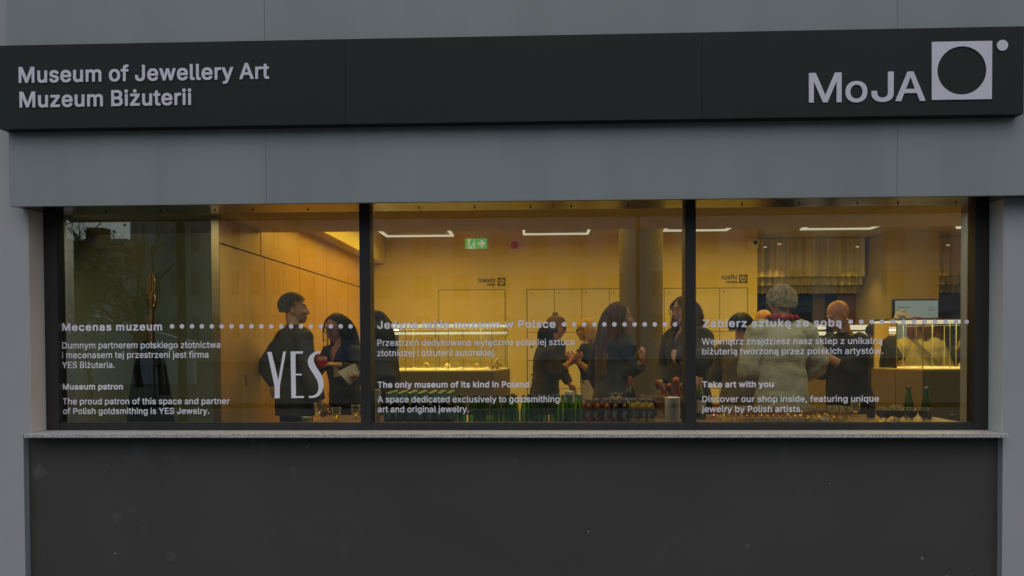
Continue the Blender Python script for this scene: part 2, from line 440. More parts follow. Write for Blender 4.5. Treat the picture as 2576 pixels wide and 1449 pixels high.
s188|81 -3 99 -4 117 -2 130 2 142 8 154 16 160 23 167 35 169 43 170 62 168 74 163 83 155 93 146 99 132 106 77 120 64 127 60 133 59 138 60 141 65 150 77 157 94 161 107 159 116 154 125 145 130 135 131 134 138 134 164 140 166 141 166 148 161 161 155 170 148 177 139 184 129 189 112 193 105 194 75 193 56 188 48 184 38 178 27 167 22 158 19 146 19 127 21 119 28 105 36 98 44 92 56 87 105 75 115 71 122 67 128 59 129 55 128 50 125 44 121 40 110 34 95 31 87 31 78 32 65 38 57 46 51 59 50 60 44 60 16 55 14 53 14 46 18 32 24 23 33 13 43 6 52 2 69 -2
t119|74 -1 100 -1 108 1 111 3 111 10 105 33 103 34 95 34 85 33 76 35 72 38 69 42 67 52 67 157 69 158 105 158 106 161 106 190 104 192 68 192 67 234 66 236 30 236 28 234 28 193 26 192 2 192 0 191 -1 160 1 158 26 158 28 157 28 45 29 33 32 24 38 15 50 5 62 1
u210|84 -2 105 -2 121 3 135 10 144 19 145 18 145 3 146 1 180 0 183 1 183 189 182 192 146 192 144 191 144 75 141 63 137 54 128 43 121 39 115 36 100 33 86 36 76 41 67 51 62 64 61 70 61 191 59 192 25 192 22 191 22 59 25 42 28 34 34 24 44 12 54 5 64 1 73 -1
v200|78 1 115 0 118 1 190 183 190 190 189 192 150 192 148 191 98 53 46 191 44 192 7 192 5 191 4 185 6 180 76 4
w289|65 1 101 0 104 2 142 131 180 2 182 0 218 1 276 183 276 191 274 192 238 192 236 191 199 61 197 64 163 191 160 192 122 192 96 101 86 63 85 61 48 191 45 192 8 192 7 189 7 183
x195|7 1 48 0 50 1 81 46 95 67 140 1 180 0 182 1 183 7 182 10 119 97 179 183 180 189 179 192 139 192 137 191 109 150 95 129 54 191 52 192 12 192 10 191 10 185 11 183 70 98 7 10 6 3
y200|39 -69 58 -69 66 -68 75 -64 84 -59 92 -51 101 -39 106 -27 190 183 190 190 189 192 151 192 148 190 107 82 98 53 46 191 44 192 7 192 5 191 4 185 6 180 75 4 68 -16 63 -25 58 -30 52 -33 46 -35 35 -33 28 -33 26 -34 19 -59 20 -65 21 -67 27 -68
z195|17 1 171 0 173 1 174 33 172 35 75 36 73 37 170 161 171 189 170 192 22 192 20 191 19 158 20 156 115 156 117 155 17 31 16 28 16 3
ó213|94 -3 120 -3 136 1 150 7 163 16 175 27 184 42 190 59 194 77 195 103 193 122 189 136 180 156 171 167 162 176 153 182 135 190 115 194 92 194 75 191 58 184 47 177 35 165 26 152 19 137 14 115 13 83 14 70 20 50 28 35 36 24 45 16 56 8 68 2 76 -1|98 32 91 33 81 37 72 44 65 52 60 62 55 74 53 88 53 103 55 116 60 128 64 136 71 145 83 154 90 157 104 160 115 158 125 154 132 150 141 141 147 131 152 118 155 103 155 88 153 78 149 64 146 57 139 47 129 39 120 34 109 31|87 207 118 207 120 208 151 254 152 257 152 263 150 263 112 263 110 263 87 218 86 209
ą200|143 -69 153 -70 166 -68 180 -63 183 -61 183 -54 173 -33 166 -33 158 -36 152 -36 146 -32 145 -27 145 -25 149 -18 173 2 173 132 172 141 169 154 164 165 158 173 148 181 135 188 126 191 108 194 85 194 62 190 44 181 35 175 28 168 20 157 17 150 16 143 18 141 45 133 52 133 55 134 62 146 72 153 82 157 88 159 103 159 117 156 126 148 130 141 133 128 130 123 124 120 60 110 43 106 28 97 18 87 15 82 12 73 11 63 11 50 14 34 22 19 31 10 45 2 64 -3 90 -4 107 -1 122 6 134 16 134 11 118 -2 108 -16 105 -26 105 -41 109 -52 115 -60 126 -66 133 -68|80 31 64 36 59 39 54 45 51 52 51 58 53 64 57 69 67 75 77 79 133 88 134 72 131 61 128 53 121 45 112 38 105 34 90 31
ę207|141 -71 163 -70 178 -66 183 -63 183 -56 175 -35 167 -34 158 -37 153 -37 148 -34 145 -29 150 -16 171 13 180 28 186 43 186 52 183 53 157 59 150 60 148 58 141 46 135 40 128 36 117 32 107 31 95 32 81 37 68 47 62 55 58 62 55 72 53 81 55 82 189 83 190 85 190 108 187 131 180 150 173 163 164 173 150 183 139 188 120 193 92 194 80 192 68 189 59 185 44 175 32 161 22 145 15 124 13 107 13 82 15 66 20 51 27 35 35 25 49 12 63 4 75 0 90 -3 114 -4 109 -16 106 -26 106 -43 107 -50 112 -57 122 -65 132 -70|55 116 54 117 55 123 60 134 66 142 72 148 83 155 100 160 110 159 118 157 131 150 136 144 141 137 145 130 149 117 148 116 147 115
ł109|67 -1 90 0 98 1 100 4 100 11 95 34 92 35 80 34 72 36 68 43 66 55 66 141 68 143 95 159 96 191 94 192 87 192 67 182 66 253 64 254 30 254 28 251 28 161 26 158 0 143 -1 111 1 109 8 109 28 120 28 35 30 26 35 15 44 6 55 1
ń210|23 1 59 0 61 1 61 119 62 124 67 137 75 147 88 155 102 159 109 159 116 157 128 152 132 148 137 142 142 130 144 121 144 1 146 0 180 0 182 1 183 131 182 139 178 154 173 166 167 174 156 183 144 190 134 192 124 194 103 194 91 192 78 186 69 181 60 173 60 189 59 192 25 192 22 191 22 3|86 207 116 207 118 208 150 255 150 263 148 263 111 263 109 263 85 216 85 209
ż195|17 1 171 0 173 1 174 33 172 35 75 36 73 37 170 161 171 189 170 192 22 192 20 191 19 158 20 156 115 156 117 155 17 31 16 28 16 3|86 214 100 214 104 215 110 218 117 225 119 234 118 246 114 254 107 259 97 261 84 261 76 257 70 249 68 242 68 231 69 227 71 223 77 218"""
GLYPHS_B = """,107|11 -54 48 -54 53 -52 80 37 80 49 78 53 74 54 28 54 23 52 7 -37 7 -50 9 -53
-240|50 86 177 87 179 88 180 92 179 130 178 132 174 133 49 132 47 131 46 127 46 92 47 88
.107|36 -1 58 -1 66 1 73 5 79 13 82 22 81 42 77 51 67 58 55 61 35 60 23 55 19 51 16 47 14 39 14 20 16 13 19 9 24 3
0240|100 -2 125 -3 144 0 160 6 174 15 188 28 193 35 200 48 208 71 213 94 214 114 214 140 213 159 207 188 199 208 193 220 186 228 171 242 160 248 152 252 133 256 101 257 90 256 71 250 60 245 54 241 39 226 27 206 17 180 14 159 12 135 14 95 20 66 27 46 32 37 40 27 56 12 66 6 76 2 90 -1|113 45 103 47 91 54 85 60 77 73 72 87 69 100 66 117 66 137 69 154 72 167 77 180 81 188 88 197 96 204 104 208 114 210 122 208 134 202 140 196 148 185 155 168 158 155 160 127 158 99 154 84 148 71 142 61 135 53 125 48
1240|31 1 201 1 206 3 207 6 207 41 205 45 201 46 151 46 149 47 149 248 147 253 143 254 90 253 32 214 31 211 31 170 34 165 38 164 50 164 53 165 93 192 95 191 95 48 93 46 33 46 29 45 27 41 27 6 29 2
2240|25 1 200 1 205 3 206 6 206 42 203 47 200 48 109 48 107 48 155 95 179 121 188 133 195 144 200 161 202 172 202 190 200 201 195 217 189 226 179 237 166 246 156 250 141 255 125 257 100 257 81 254 64 248 49 239 35 225 28 214 23 199 21 189 21 171 23 167 26 166 69 166 72 167 75 170 76 180 78 188 84 197 95 205 102 209 110 210 114 210 125 207 138 200 143 193 146 188 148 184 148 178 146 172 141 161 126 143 22 41 21 38 21 6 22 2
3240|95 -2 121 -3 135 -1 148 1 164 7 178 15 187 22 197 34 203 45 206 55 208 64 208 90 205 101 198 118 190 129 178 139 161 148 140 154 197 213 198 216 198 248 197 251 195 253 30 254 26 253 24 251 24 212 26 208 30 207 114 207 115 206 68 156 67 153 67 119 68 116 73 113 110 113 125 109 132 106 142 99 148 92 151 84 153 77 151 70 149 65 144 58 139 54 130 49 122 46 110 44 94 47 80 54 70 64 67 71 66 79 63 81 17 81 12 79 11 76 12 55 17 39 26 27 38 16 55 7 75 0
4240|134 1 177 1 180 1 183 6 183 48 212 49 216 50 218 54 218 90 216 94 212 96 185 96 183 97 183 161 181 165 178 166 135 166 130 164 129 161 129 96 79 96 77 97 165 234 166 237 166 249 165 252 161 254 118 254 113 252 11 95 9 90 9 54 10 51 12 49 129 48 129 6 131 2
6240|100 -2 125 -3 137 -1 155 3 168 10 180 19 192 32 199 44 204 59 206 69 205 103 199 122 190 137 180 147 170 154 161 158 145 163 130 165 121 165 120 166 171 234 172 238 172 249 171 252 168 254 120 254 116 252 48 161 32 134 23 112 20 92 21 68 26 48 34 33 47 18 62 8 72 3 82 0|110 44 104 46 97 49 88 55 85 58 80 65 77 72 74 84 78 97 86 109 92 114 101 119 114 121 127 118 136 112 141 108 149 95 152 82 150 73 146 65 136 53 124 46 116 44
A253|1 1 48 1 52 2 76 64 79 65 162 65 188 2 192 1 237 1 242 3 243 6 243 17 242 20 154 239 149 251 148 253 144 254 95 254 92 253 90 251 -3 19 -3 5 -1 2|96 112 98 120 118 174 120 176 143 113 142 112
B241|23 1 140 1 158 3 176 7 190 14 201 22 211 33 218 48 220 58 221 79 219 94 215 105 211 114 204 122 191 133 203 146 208 159 211 173 210 197 208 207 201 221 190 234 176 244 156 251 137 254 25 254 20 251 19 248 19 6 20 2|75 48 74 49 74 105 75 106 118 106 135 104 145 100 152 96 158 90 163 83 166 74 164 68 157 58 148 52 136 49 124 48|75 152 74 154 74 206 120 207 130 205 135 204 143 200 149 195 153 189 156 182 153 173 147 164 138 157 128 153 118 152
C268|119 -2 146 -3 165 -1 188 6 208 16 222 29 233 41 241 56 248 77 248 90 247 92 245 94 198 94 193 92 190 82 186 74 175 61 164 54 155 50 143 47 133 46 114 50 106 53 96 59 83 70 74 84 67 100 64 120 64 135 67 154 74 170 83 184 92 192 109 203 120 207 134 209 150 206 160 202 170 197 179 189 188 177 193 163 198 160 242 160 247 162 248 165 248 177 242 197 235 210 224 225 210 236 193 246 176 252 155 256 120 257 99 254 78 248 68 243 57 236 41 222 34 215 24 200 15 178 10 156 9 140 9 114 11 94 14 80 19 66 29 47 40 33 49 25 57 18 68 11 80 6 94 1 108 -1
D264|23 1 126 1 140 2 158 5 178 12 193 20 210 33 222 48 232 66 236 78 240 93 242 111 242 145 241 158 238 173 232 189 223 205 211 221 198 232 188 238 176 244 162 248 148 252 130 254 25 254 20 252 19 248 19 6 20 2|75 48 74 49 74 206 75 207 113 207 137 203 152 196 161 190 168 184 175 174 181 162 185 150 188 133 188 122 186 111 181 93 175 80 168 71 159 64 144 55 132 51 118 48
E222|23 1 193 1 198 3 199 6 199 42 197 47 193 48 75 48 74 49 74 105 183 105 188 106 189 111 189 146 187 151 183 152 74 152 74 206 192 207 195 208 198 212 198 248 195 253 192 254 25 254 20 252 19 248 19 6 20 2
H272|23 1 68 1 73 3 74 6 74 105 75 106 184 106 185 6 186 3 191 1 234 1 238 2 240 6 240 248 238 252 234 254 191 254 186 251 185 248 185 155 183 153 74 154 74 248 73 251 68 254 25 254 20 252 19 248 19 6 20 2
I163|9 1 140 1 145 3 146 6 146 42 145 46 140 48 105 48 103 49 103 205 105 207 140 207 145 208 146 212 146 248 144 253 140 254 10 254 5 251 4 248 4 212 6 208 10 207 46 207 48 205 48 49 46 48 10 48 6 46 4 42 4 6 6 2
J211|79 -2 112 -2 121 -1 138 5 152 13 163 22 170 32 173 39 178 52 179 62 179 248 178 252 175 254 130 254 126 252 125 250 124 77 121 65 114 54 105 48 95 45 90 45 82 47 74 51 67 59 62 67 60 82 60 95 58 99 54 100 11 100 7 99 5 96 5 66 6 54 12 38 18 27 29 16 42 7 61 0
L210|23 1 186 1 190 2 192 5 192 42 190 47 186 48 75 48 74 48 74 248 72 252 68 254 24 254 20 252 19 249 19 6 20 2
M327|23 1 66 1 70 2 72 5 72 138 74 137 131 5 133 2 138 1 176 1 180 1 182 3 236 129 239 136 240 137 241 3 243 1 247 1 289 1 293 2 295 6 295 248 293 252 289 254 232 254 228 252 158 85 87 251 85 253 81 254 25 254 20 252 19 248 19 6 20 2
N275|23 1 68 1 72 2 73 5 74 158 76 157 183 2 188 1 237 1 241 2 243 6 243 248 241 252 237 254 194 254 190 252 188 250 188 97 182 103 78 252 74 254 25 254 20 252 19 248 19 6 20 2
P235|23 1 68 1 73 3 74 6 74 85 133 85 156 89 172 94 185 101 196 111 205 122 213 141 216 156 216 183 213 197 208 210 200 224 188 235 176 243 157 250 134 254 25 254 20 251 19 248 19 6 20 2|75 132 74 134 74 206 119 207 124 206 138 202 146 197 151 193 158 182 161 170 156 154 148 144 137 137 124 133
R238|23 1 68 1 73 3 74 6 74 89 75 91 114 90 162 9 167 1 171 1 219 1 224 3 225 6 225 17 224 20 177 100 192 111 201 119 206 127 213 144 216 165 216 189 213 202 208 213 203 221 198 228 189 236 179 242 160 250 148 252 135 254 25 254 20 251 19 248 19 6 20 2|75 138 74 140 74 206 120 207 125 206 140 202 148 197 152 194 158 183 161 171 157 158 152 151 148 148 138 142 121 138
S236|92 -3 138 -3 155 1 174 7 189 16 202 29 210 41 215 58 216 85 213 97 206 112 202 118 192 127 180 135 163 142 142 148 110 156 90 163 78 170 74 174 70 180 70 184 72 189 76 195 81 199 97 207 112 210 128 207 139 203 147 197 153 189 158 176 160 174 206 173 211 175 212 179 212 189 210 204 203 220 197 228 186 237 174 245 162 250 140 256 128 257 92 256 76 254 58 248 44 240 30 228 21 215 16 201 14 190 14 173 16 162 18 155 23 145 34 133 45 125 64 116 82 110 120 101 141 94 151 88 157 83 160 78 161 74 157 65 154 62 147 55 130 47 116 44 109 44 92 48 76 56 68 65 65 71 63 81 61 83 58 84 14 84 9 82 8 79 8 64 11 50 17 35 26 24 38 14 55 5 74 -1
T237|89 1 134 1 138 2 140 5 140 206 142 207 214 207 218 208 220 212 220 248 218 253 214 254 10 254 5 251 4 248 4 212 7 208 10 207 83 207 85 206 85 6 87 2
W356|70 1 120 1 124 1 126 3 171 153 173 152 217 3 219 1 222 1 270 1 275 2 345 232 346 248 344 252 340 254 296 254 291 251 248 98 246 95 203 243 200 251 199 253 195 254 148 254 142 251 97 96 52 251 47 254 3 254 -1 252 -3 248 -3 235 65 9 67 3
Y249|94 1 140 1 145 3 146 6 146 99 238 234 239 237 239 248 236 253 232 254 185 254 180 252 118 160 55 252 51 254 3 254 -2 251 -3 248 -3 237 -2 234 90 99 90 6 92 2
Z232|14 1 205 1 210 3 211 6 211 42 209 47 205 48 88 48 85 48 208 212 210 217 210 248 208 253 204 254 15 254 10 252 9 248 9 212 11 208 15 207 132 207 134 206 10 41 9 37 9 6 11 2
a208|65 -3 100 -3 115 1 126 6 129 2 133 1 175 1 178 2 180 5 180 135 178 152 175 160 171 168 165 175 158 181 146 189 130 194 111 197 82 197 70 195 52 191 42 186 29 178 19 168 13 159 10 152 9 139 12 134 42 126 55 126 59 127 69 139 74 143 84 148 95 151 104 150 112 148 120 142 125 133 125 129 120 127 68 120 50 116 38 113 22 104 14 97 9 90 5 80 4 71 4 51 7 35 12 25 16 18 23 12 32 6 50 -1|84 42 70 46 62 52 58 59 60 64 63 67 74 73 86 76 126 81 126 73 123 66 115 54 106 48 99 45
b225|102 -3 133 -3 152 2 164 7 172 13 184 23 191 32 196 42 201 54 204 65 206 80 206 113 202 137 194 156 185 169 171 182 163 187 153 192 139 195 129 197 100 197 87 195 69 188 69 248 68 252 62 254 20 254 17 252 15 248 15 5 17 2 20 1 61 1 66 2 68 8 84 0|110 43 100 45 93 48 86 53 81 59 74 69 71 79 69 89 68 99 70 114 74 124 82 137 88 142 98 148 104 150 112 151 121 148 129 145 138 138 143 131 147 123 150 112 152 102 152 93 150 83 147 72 141 62 137 56 125 48 118 44
c211|91 -3 115 -3 128 -2 142 1 158 8 169 15 180 27 188 38 193 51 193 64 190 67 160 75 147 75 142 73 133 58 125 50 112 44 105 43 98 44 90 46 81 51 72 61 66 71 62 80 60 93 60 101 62 113 66 123 72 133 79 141 89 147 97 150 106 151 115 148 121 146 131 139 136 133 141 122 145 120 159 120 187 127 191 129 192 133 192 144 190 151 183 164 174 174 165 181 151 189 140 193 125 196 89 197 78 196 60 190 45 182 33 173 20 157 12 142 7 124 6 112 6 82 7 70 14 48 22 34 29 24 39 16 50 8 62 3 72 -1
d225|85 -3 109 -3 120 -2 130 1 144 7 147 2 151 1 191 1 195 1 196 3 197 248 196 251 194 253 150 254 145 252 144 248 143 188 130 194 112 197 83 197 73 195 61 192 47 186 33 175 22 163 14 147 9 132 6 120 6 82 9 62 15 44 21 33 27 25 43 11 50 7 62 1 72 -1|102 43 92 45 83 50 77 55 70 63 65 72 62 80 60 92 60 102 65 121 69 131 75 138 83 144 90 148 96 150 104 151 113 148 119 146 125 142 133 134 140 119 144 106 144 95 140 76 136 66 132 59 124 52 119 48 110 44
e215|93 -3 118 -3 131 -2 148 2 161 8 175 18 182 24 189 34 194 45 194 58 191 62 160 70 148 70 142 68 135 56 130 51 123 47 109 43 99 44 88 47 77 54 71 60 65 71 62 77 64 78 191 78 196 80 197 84 197 112 196 126 193 139 184 159 173 173 160 183 145 191 123 196 88 197 78 196 59 190 43 182 31 171 20 157 15 148 10 135 6 118 6 111 6 74 13 50 21 35 28 26 39 16 52 7 71 0|65 123 64 124 69 133 79 142 89 148 102 151 112 149 125 143 134 133 139 124 137 123
f140|33 1 76 1 80 2 82 5 82 149 84 150 120 150 124 152 126 156 126 189 124 193 120 195 84 195 82 196 82 199 84 206 86 210 92 215 98 217 106 215 119 215 122 216 125 217 133 243 133 254 132 257 125 261 108 264 82 264 67 261 55 256 48 252 40 245 33 235 29 223 28 196 -2 195 -6 194 -8 191 -8 156 -6 152 -2 150 27 150 28 149 29 6 30 2
g226|83 -68 122 -68 137 -66 152 -62 165 -56 174 -51 183 -42 192 -29 196 -15 198 -3 198 189 197 193 195 194 150 195 146 193 144 187 132 193 113 197 84 197 70 195 55 190 40 181 29 171 24 165 15 149 10 135 6 121 6 82 9 64 14 50 20 38 27 29 38 19 48 13 63 7 75 4 88 2 116 3 131 7 142 12 144 11 142 0 136 -10 132 -14 122 -19 109 -22 103 -23 97 -22 83 -18 75 -14 67 -6 61 1 58 2 44 2 40 2 15 -12 14 -15 15 -29 24 -42 33 -50 43 -57 55 -62 70 -66|100 49 91 51 84 54 78 58 71 65 63 80 60 94 60 103 64 120 69 131 75 138 88 147 99 150 105 151 115 148 122 144 129 139 134 133 140 122 143 113 144 104 144 94 140 76 137 70 130 61 123 56 114 51 105 49
h218|19 1 62 1 68 3 69 6 69 116 70 121 74 133 81 141 92 147 105 151 116 148 125 142 131 136 135 126 136 118 136 6 137 3 142 1 184 1 188 2 190 5 190 134 186 154 181 166 174 176 164 185 153 191 138 195 128 197 100 197 88 195 69 188 69 248 67 252 63 254 20 254 17 252 15 249 15 6 17 2
i96|19 1 63 1 67 2 69 5 69 189 67 193 63 195 20 195 17 194 15 190 15 6 17 2|31 203 52 203 56 204 65 208 72 216 74 222 74 243 72 248 69 252 62 258 49 261 30 260 20 256 12 249 9 240 9 223 11 216 15 211 21 206
j96|-12 -64 15 -65 31 -62 38 -59 46 -55 54 -49 60 -42 65 -29 69 -12 69 189 67 193 64 195 21 195 17 194 15 191 15 1 13 -9 8 -15 1 -18 -12 -19 -16 -21 -16 -59 -15 -63|30 203 51 203 55 204 63 206 71 214 74 222 74 242 71 250 63 257 55 260 50 261 30 260 20 257 12 248 9 241 9 222 11 217 14 212 19 208
k204|19 1 62 1 68 3 69 6 69 67 75 72 138 1 141 1 191 1 195 2 197 5 197 17 196 21 120 109 190 175 191 179 191 189 190 193 185 195 137 195 133 194 70 136 69 135 69 248 67 252 63 254 20 254 17 252 15 249 15 6 17 2
l108|59 0 80 -1 92 1 99 3 101 7 101 20 95 44 90 46 74 46 71 48 69 54 69 249 67 252 63 254 20 254 17 252 15 248 15 36 17 26 20 20 29 9 39 3 49 1
m318|19 1 62 1 68 3 69 6 69 121 72 133 79 142 90 149 100 151 108 149 115 145 122 137 125 131 126 126 126 6 128 2 132 1 173 1 178 3 179 6 179 124 183 134 190 143 200 149 210 151 219 149 229 142 233 137 236 130 236 125 236 6 237 3 242 1 284 1 288 1 290 6 290 139 287 156 283 167 278 175 268 185 261 189 245 195 232 198 204 198 192 195 177 190 160 179 145 191 138 194 124 198 91 197 79 194 68 189 66 193 62 195 21 195 17 194 15 189 15 6 17 2
n218|19 1 62 1 68 3 69 6 69 116 70 121 74 133 81 141 92 147 105 151 116 148 125 142 131 136 135 126 136 118 136 6 137 3 142 1 184 1 189 3 190 6 190 134 189 141 185 156 179 169 173 177 162 186 150 192 138 195 128 197 95 196 79 192 68 187 66 193 62 195 21 195 16 193 15 189 15 6 17 2
o221|91 -3 115 -3 131 -1 148 3 162 11 178 23 187 35 193 47 198 59 201 72 202 86 201 117 196 139 188 156 178 170 168 179 161 184 145 192 125 196 89 197 78 196 60 190 45 182 33 173 20 157 12 142 7 124 6 112 6 82 7 70 14 48 22 34 29 24 39 16 50 8 62 3 72 -1|102 43 95 44 87 48 81 51 72 61 66 71 62 80 60 92 60 101 62 113 66 123 70 131 77 139 85 145 94 149 106 151 115 148 121 146 126 143 134 135 141 126 145 115 148 101 148 94 146 84 143 73 139 65 133 57 127 51 119 47 110 44
p225|19 -64 62 -65 68 -63 69 -59 69 7 80 1 96 -3 125 -3 144 -1 162 7 172 13 184 23 193 37 201 54 206 74 206 113 204 129 198 149 189 164 175 179 162 188 145 194 128 197 94 196 79 192 68 187 66 193 62 195 21 195 16 193 15 189 15 -59 17 -63|110 43 100 45 93 48 86 53 81 59 74 69 71 79 69 89 68 99 70 114 74 124 82 137 88 142 98 148 104 150 112 151 121 148 129 145 138 138 143 131 147 123 150 112 152 102 152 93 150 83 147 72 141 62 137 56 125 48 118 44
q225|148 -64 192 -65 196 -63 197 -60 197 191 195 194 192 195 151 195 147 193 144 187 130 194 113 197 84 197 68 194 50 188 35 177 22 163 14 147 9 131 6 112 6 82 7 69 10 57 15 44 20 35 30 22 43 11 58 3 79 -3 109 -3 124 -1 143 7 144 -59 145 -63|102 43 92 45 83 50 77 55 70 63 65 72 62 80 60 92 60 102 65 121 69 131 75 138 83 144 90 148 96 150 104 151 113 148 119 146 125 142 133 134 140 119 144 106 144 95 140 76 136 66 132 59 124 52 119 48 110 44
r143|19 1 62 1 68 3 69 6 69 119 70 126 77 137 82 141 92 147 101 149 127 148 131 150 133 154 133 191 130 196 127 197 92 197 78 194 68 190 65 194 61 195 21 195 16 193 15 189 15 6 17 2
s196|77 -3 112 -3 127 0 146 7 160 16 166 23 173 35 176 45 177 69 175 80 170 91 161 101 152 107 138 113 82 126 73 131 67 137 67 139 69 141 77 147 87 151 96 152 105 150 110 147 118 139 124 129 127 127 142 127 168 133 172 135 174 139 173 150 168 164 162 173 154 181 145 187 135 192 120 196 109 197 78 197 64 195 50 191 36 184 24 173 17 163 13 152 12 124 14 116 19 105 22 101 30 94 38 88 50 83 110 68 116 64 121 59 118 53 110 48 100 44 91 42 80 44 68 51 62 58 58 68 54 70 40 70 12 65 8 62 6 59 6 47 8 41 14 28 21 19 31 11 43 4 61 -1
t127|71 -1 97 -1 108 0 115 2 118 6 118 19 111 43 106 46 85 45 82 46 77 50 74 60 74 149 76 150 108 150 112 152 114 156 114 190 112 194 108 195 75 196 74 231 72 236 68 237 26 237 22 235 21 232 20 196 -2 195 -5 194 -7 192 -8 155 -6 152 -3 150 19 150 21 149 21 46 22 34 27 23 32 16 44 6 58 1
u218|81 -2 108 -1 127 3 137 8 139 2 143 1 184 1 189 3 190 6 190 189 188 194 184 195 142 195 137 193 136 189 136 81 135 75 131 64 124 55 114 48 102 45 92 46 82 51 74 60 69 71 69 76 69 189 68 193 62 195 21 195 16 193 15 189 15 59 18 43 22 33 27 24 39 12 48 6 58 2 70 -1
v208|74 1 119 1 124 3 196 175 197 178 197 189 195 194 191 195 147 195 142 193 98 82 95 87 52 193 48 195 3 195 -2 193 -3 189 -3 179 0 172 70 5 72 2
w297|61 1 105 1 110 3 142 102 174 3 179 1 220 1 225 2 228 11 283 176 284 189 282 193 278 195 235 195 230 193 199 95 197 97 168 193 164 195 120 195 117 194 115 191 87 99 85 95 54 193 49 195 6 195 2 194 0 189 0 176 55 11 58 3
x202|4 1 51 1 55 1 58 4 95 55 134 1 138 1 184 1 188 2 190 6 190 17 188 21 130 99 186 174 187 178 187 189 185 194 181 195 135 195 132 194 95 144 59 194 55 195 9 195 4 193 3 189 3 179 4 174 60 100 1 21 -1 17 -1 5 1 2
y208|35 -66 62 -65 70 -64 81 -60 90 -55 99 -47 107 -36 113 -25 196 175 197 178 197 189 195 194 191 195 148 195 142 193 98 82 95 87 52 193 48 195 3 195 -2 193 -3 189 -3 179 0 172 67 11 63 -2 59 -8 52 -16 45 -19 38 -18 25 -18 21 -19 20 -21 12 -46 12 -59 14 -61 16 -63 28 -65
z203|14 1 175 1 179 2 181 6 181 41 178 46 175 47 90 47 89 48 177 154 178 157 178 189 176 194 172 195 18 195 14 193 12 189 12 154 15 149 18 148 99 148 100 147 11 41 9 37 9 6 11 2
ó221|91 -3 115 -3 131 -1 148 3 162 10 177 23 185 32 193 47 199 64 202 86 201 117 196 139 189 155 179 169 168 179 161 184 145 192 125 197 158 244 159 247 159 258 158 261 155 263 108 263 104 261 80 214 79 201 82 197 63 192 52 187 42 180 34 174 25 165 19 156 12 142 8 127 6 112 6 75 10 58 15 45 19 37 30 24 40 15 50 8 62 3 72 -1|102 43 95 44 87 48 81 51 72 61 66 71 62 80 60 92 60 101 62 113 66 123 70 131 77 139 85 145 94 149 106 151 115 148 121 146 126 143 134 135 141 126 145 115 148 101 148 94 146 84 143 73 139 65 133 57 127 51 119 47 110 44
ą208|139 -66 157 -66 170 -65 187 -59 190 -54 190 -42 180 -19 175 -18 162 -18 155 -20 154 -19 155 -16 160 -12 178 1 180 5 180 135 178 152 174 161 165 175 154 184 140 191 130 194 111 197 82 197 64 194 52 191 42 186 30 179 21 171 14 161 10 152 9 139 11 135 15 133 41 126 56 126 61 128 70 140 78 146 88 150 99 151 110 148 117 145 123 138 125 130 122 127 117 126 76 121 50 116 36 112 22 104 12 94 7 86 5 79 4 70 4 51 7 35 11 26 17 18 28 9 40 3 55 -2 66 -3 101 -3 98 -15 98 -35 100 -42 103 -49 109 -56 119 -61 129 -65|84 42 70 46 62 52 58 59 60 64 63 67 74 73 86 76 126 81 126 73 123 66 115 54 106 48 99 45
ę215|138 -67 167 -67 183 -62 188 -60 190 -57 190 -43 181 -21 176 -19 163 -19 156 -22 154 -20 159 -11 178 14 187 29 194 45 194 58 193 61 187 64 160 70 146 69 142 67 136 56 129 50 116 44 103 43 88 47 76 54 68 64 62 77 64 78 191 78 195 79 197 84 197 112 194 133 190 147 182 162 172 174 156 186 145 191 123 196 88 197 78 196 59 190 42 181 28 167 21 159 16 150 8 127 6 111 6 81 8 66 13 50 19 38 28 26 40 15 53 7 71 0 86 -3 101 -4 99 -15 99 -38 102 -49 110 -58 116 -61 129 -66|65 123 64 124 69 133 79 142 89 148 102 151 112 149 125 143 134 133 139 124 137 123
ł117|64 0 85 -1 98 1 105 3 107 7 107 20 101 44 97 46 80 46 78 46 75 50 74 62 74 136 102 152 103 156 103 191 101 194 97 196 84 196 75 192 74 192 74 248 72 252 68 254 26 254 22 252 21 248 21 163 -7 148 -8 144 -8 109 -6 105 -2 104 10 104 20 108 21 36 25 22 31 12 40 5 51 1
ń218|19 1 62 1 68 3 69 6 69 116 70 121 74 133 81 141 92 147 105 151 116 148 125 142 131 136 135 126 136 118 136 6 137 3 142 1 184 1 189 3 190 6 190 134 189 145 185 156 176 173 162 186 150 192 138 195 125 198 157 243 158 246 158 257 155 262 152 263 108 263 102 261 78 214 78 202 79 199 81 197 89 196 89 195 79 192 68 187 66 193 62 195 21 195 16 193 15 189 15 6 17 2
ż203|14 1 175 1 179 2 181 6 181 41 178 46 175 47 90 47 89 48 177 154 178 157 178 189 176 194 172 195 18 195 14 193 12 189 12 154 15 149 18 148 99 148 100 147 11 41 9 37 9 6 11 2|82 203 103 203 108 204 116 207 123 215 126 225 125 243 121 252 112 258 100 261 80 260 71 256 63 248 61 240 61 223 62 218 65 213 72 207"""
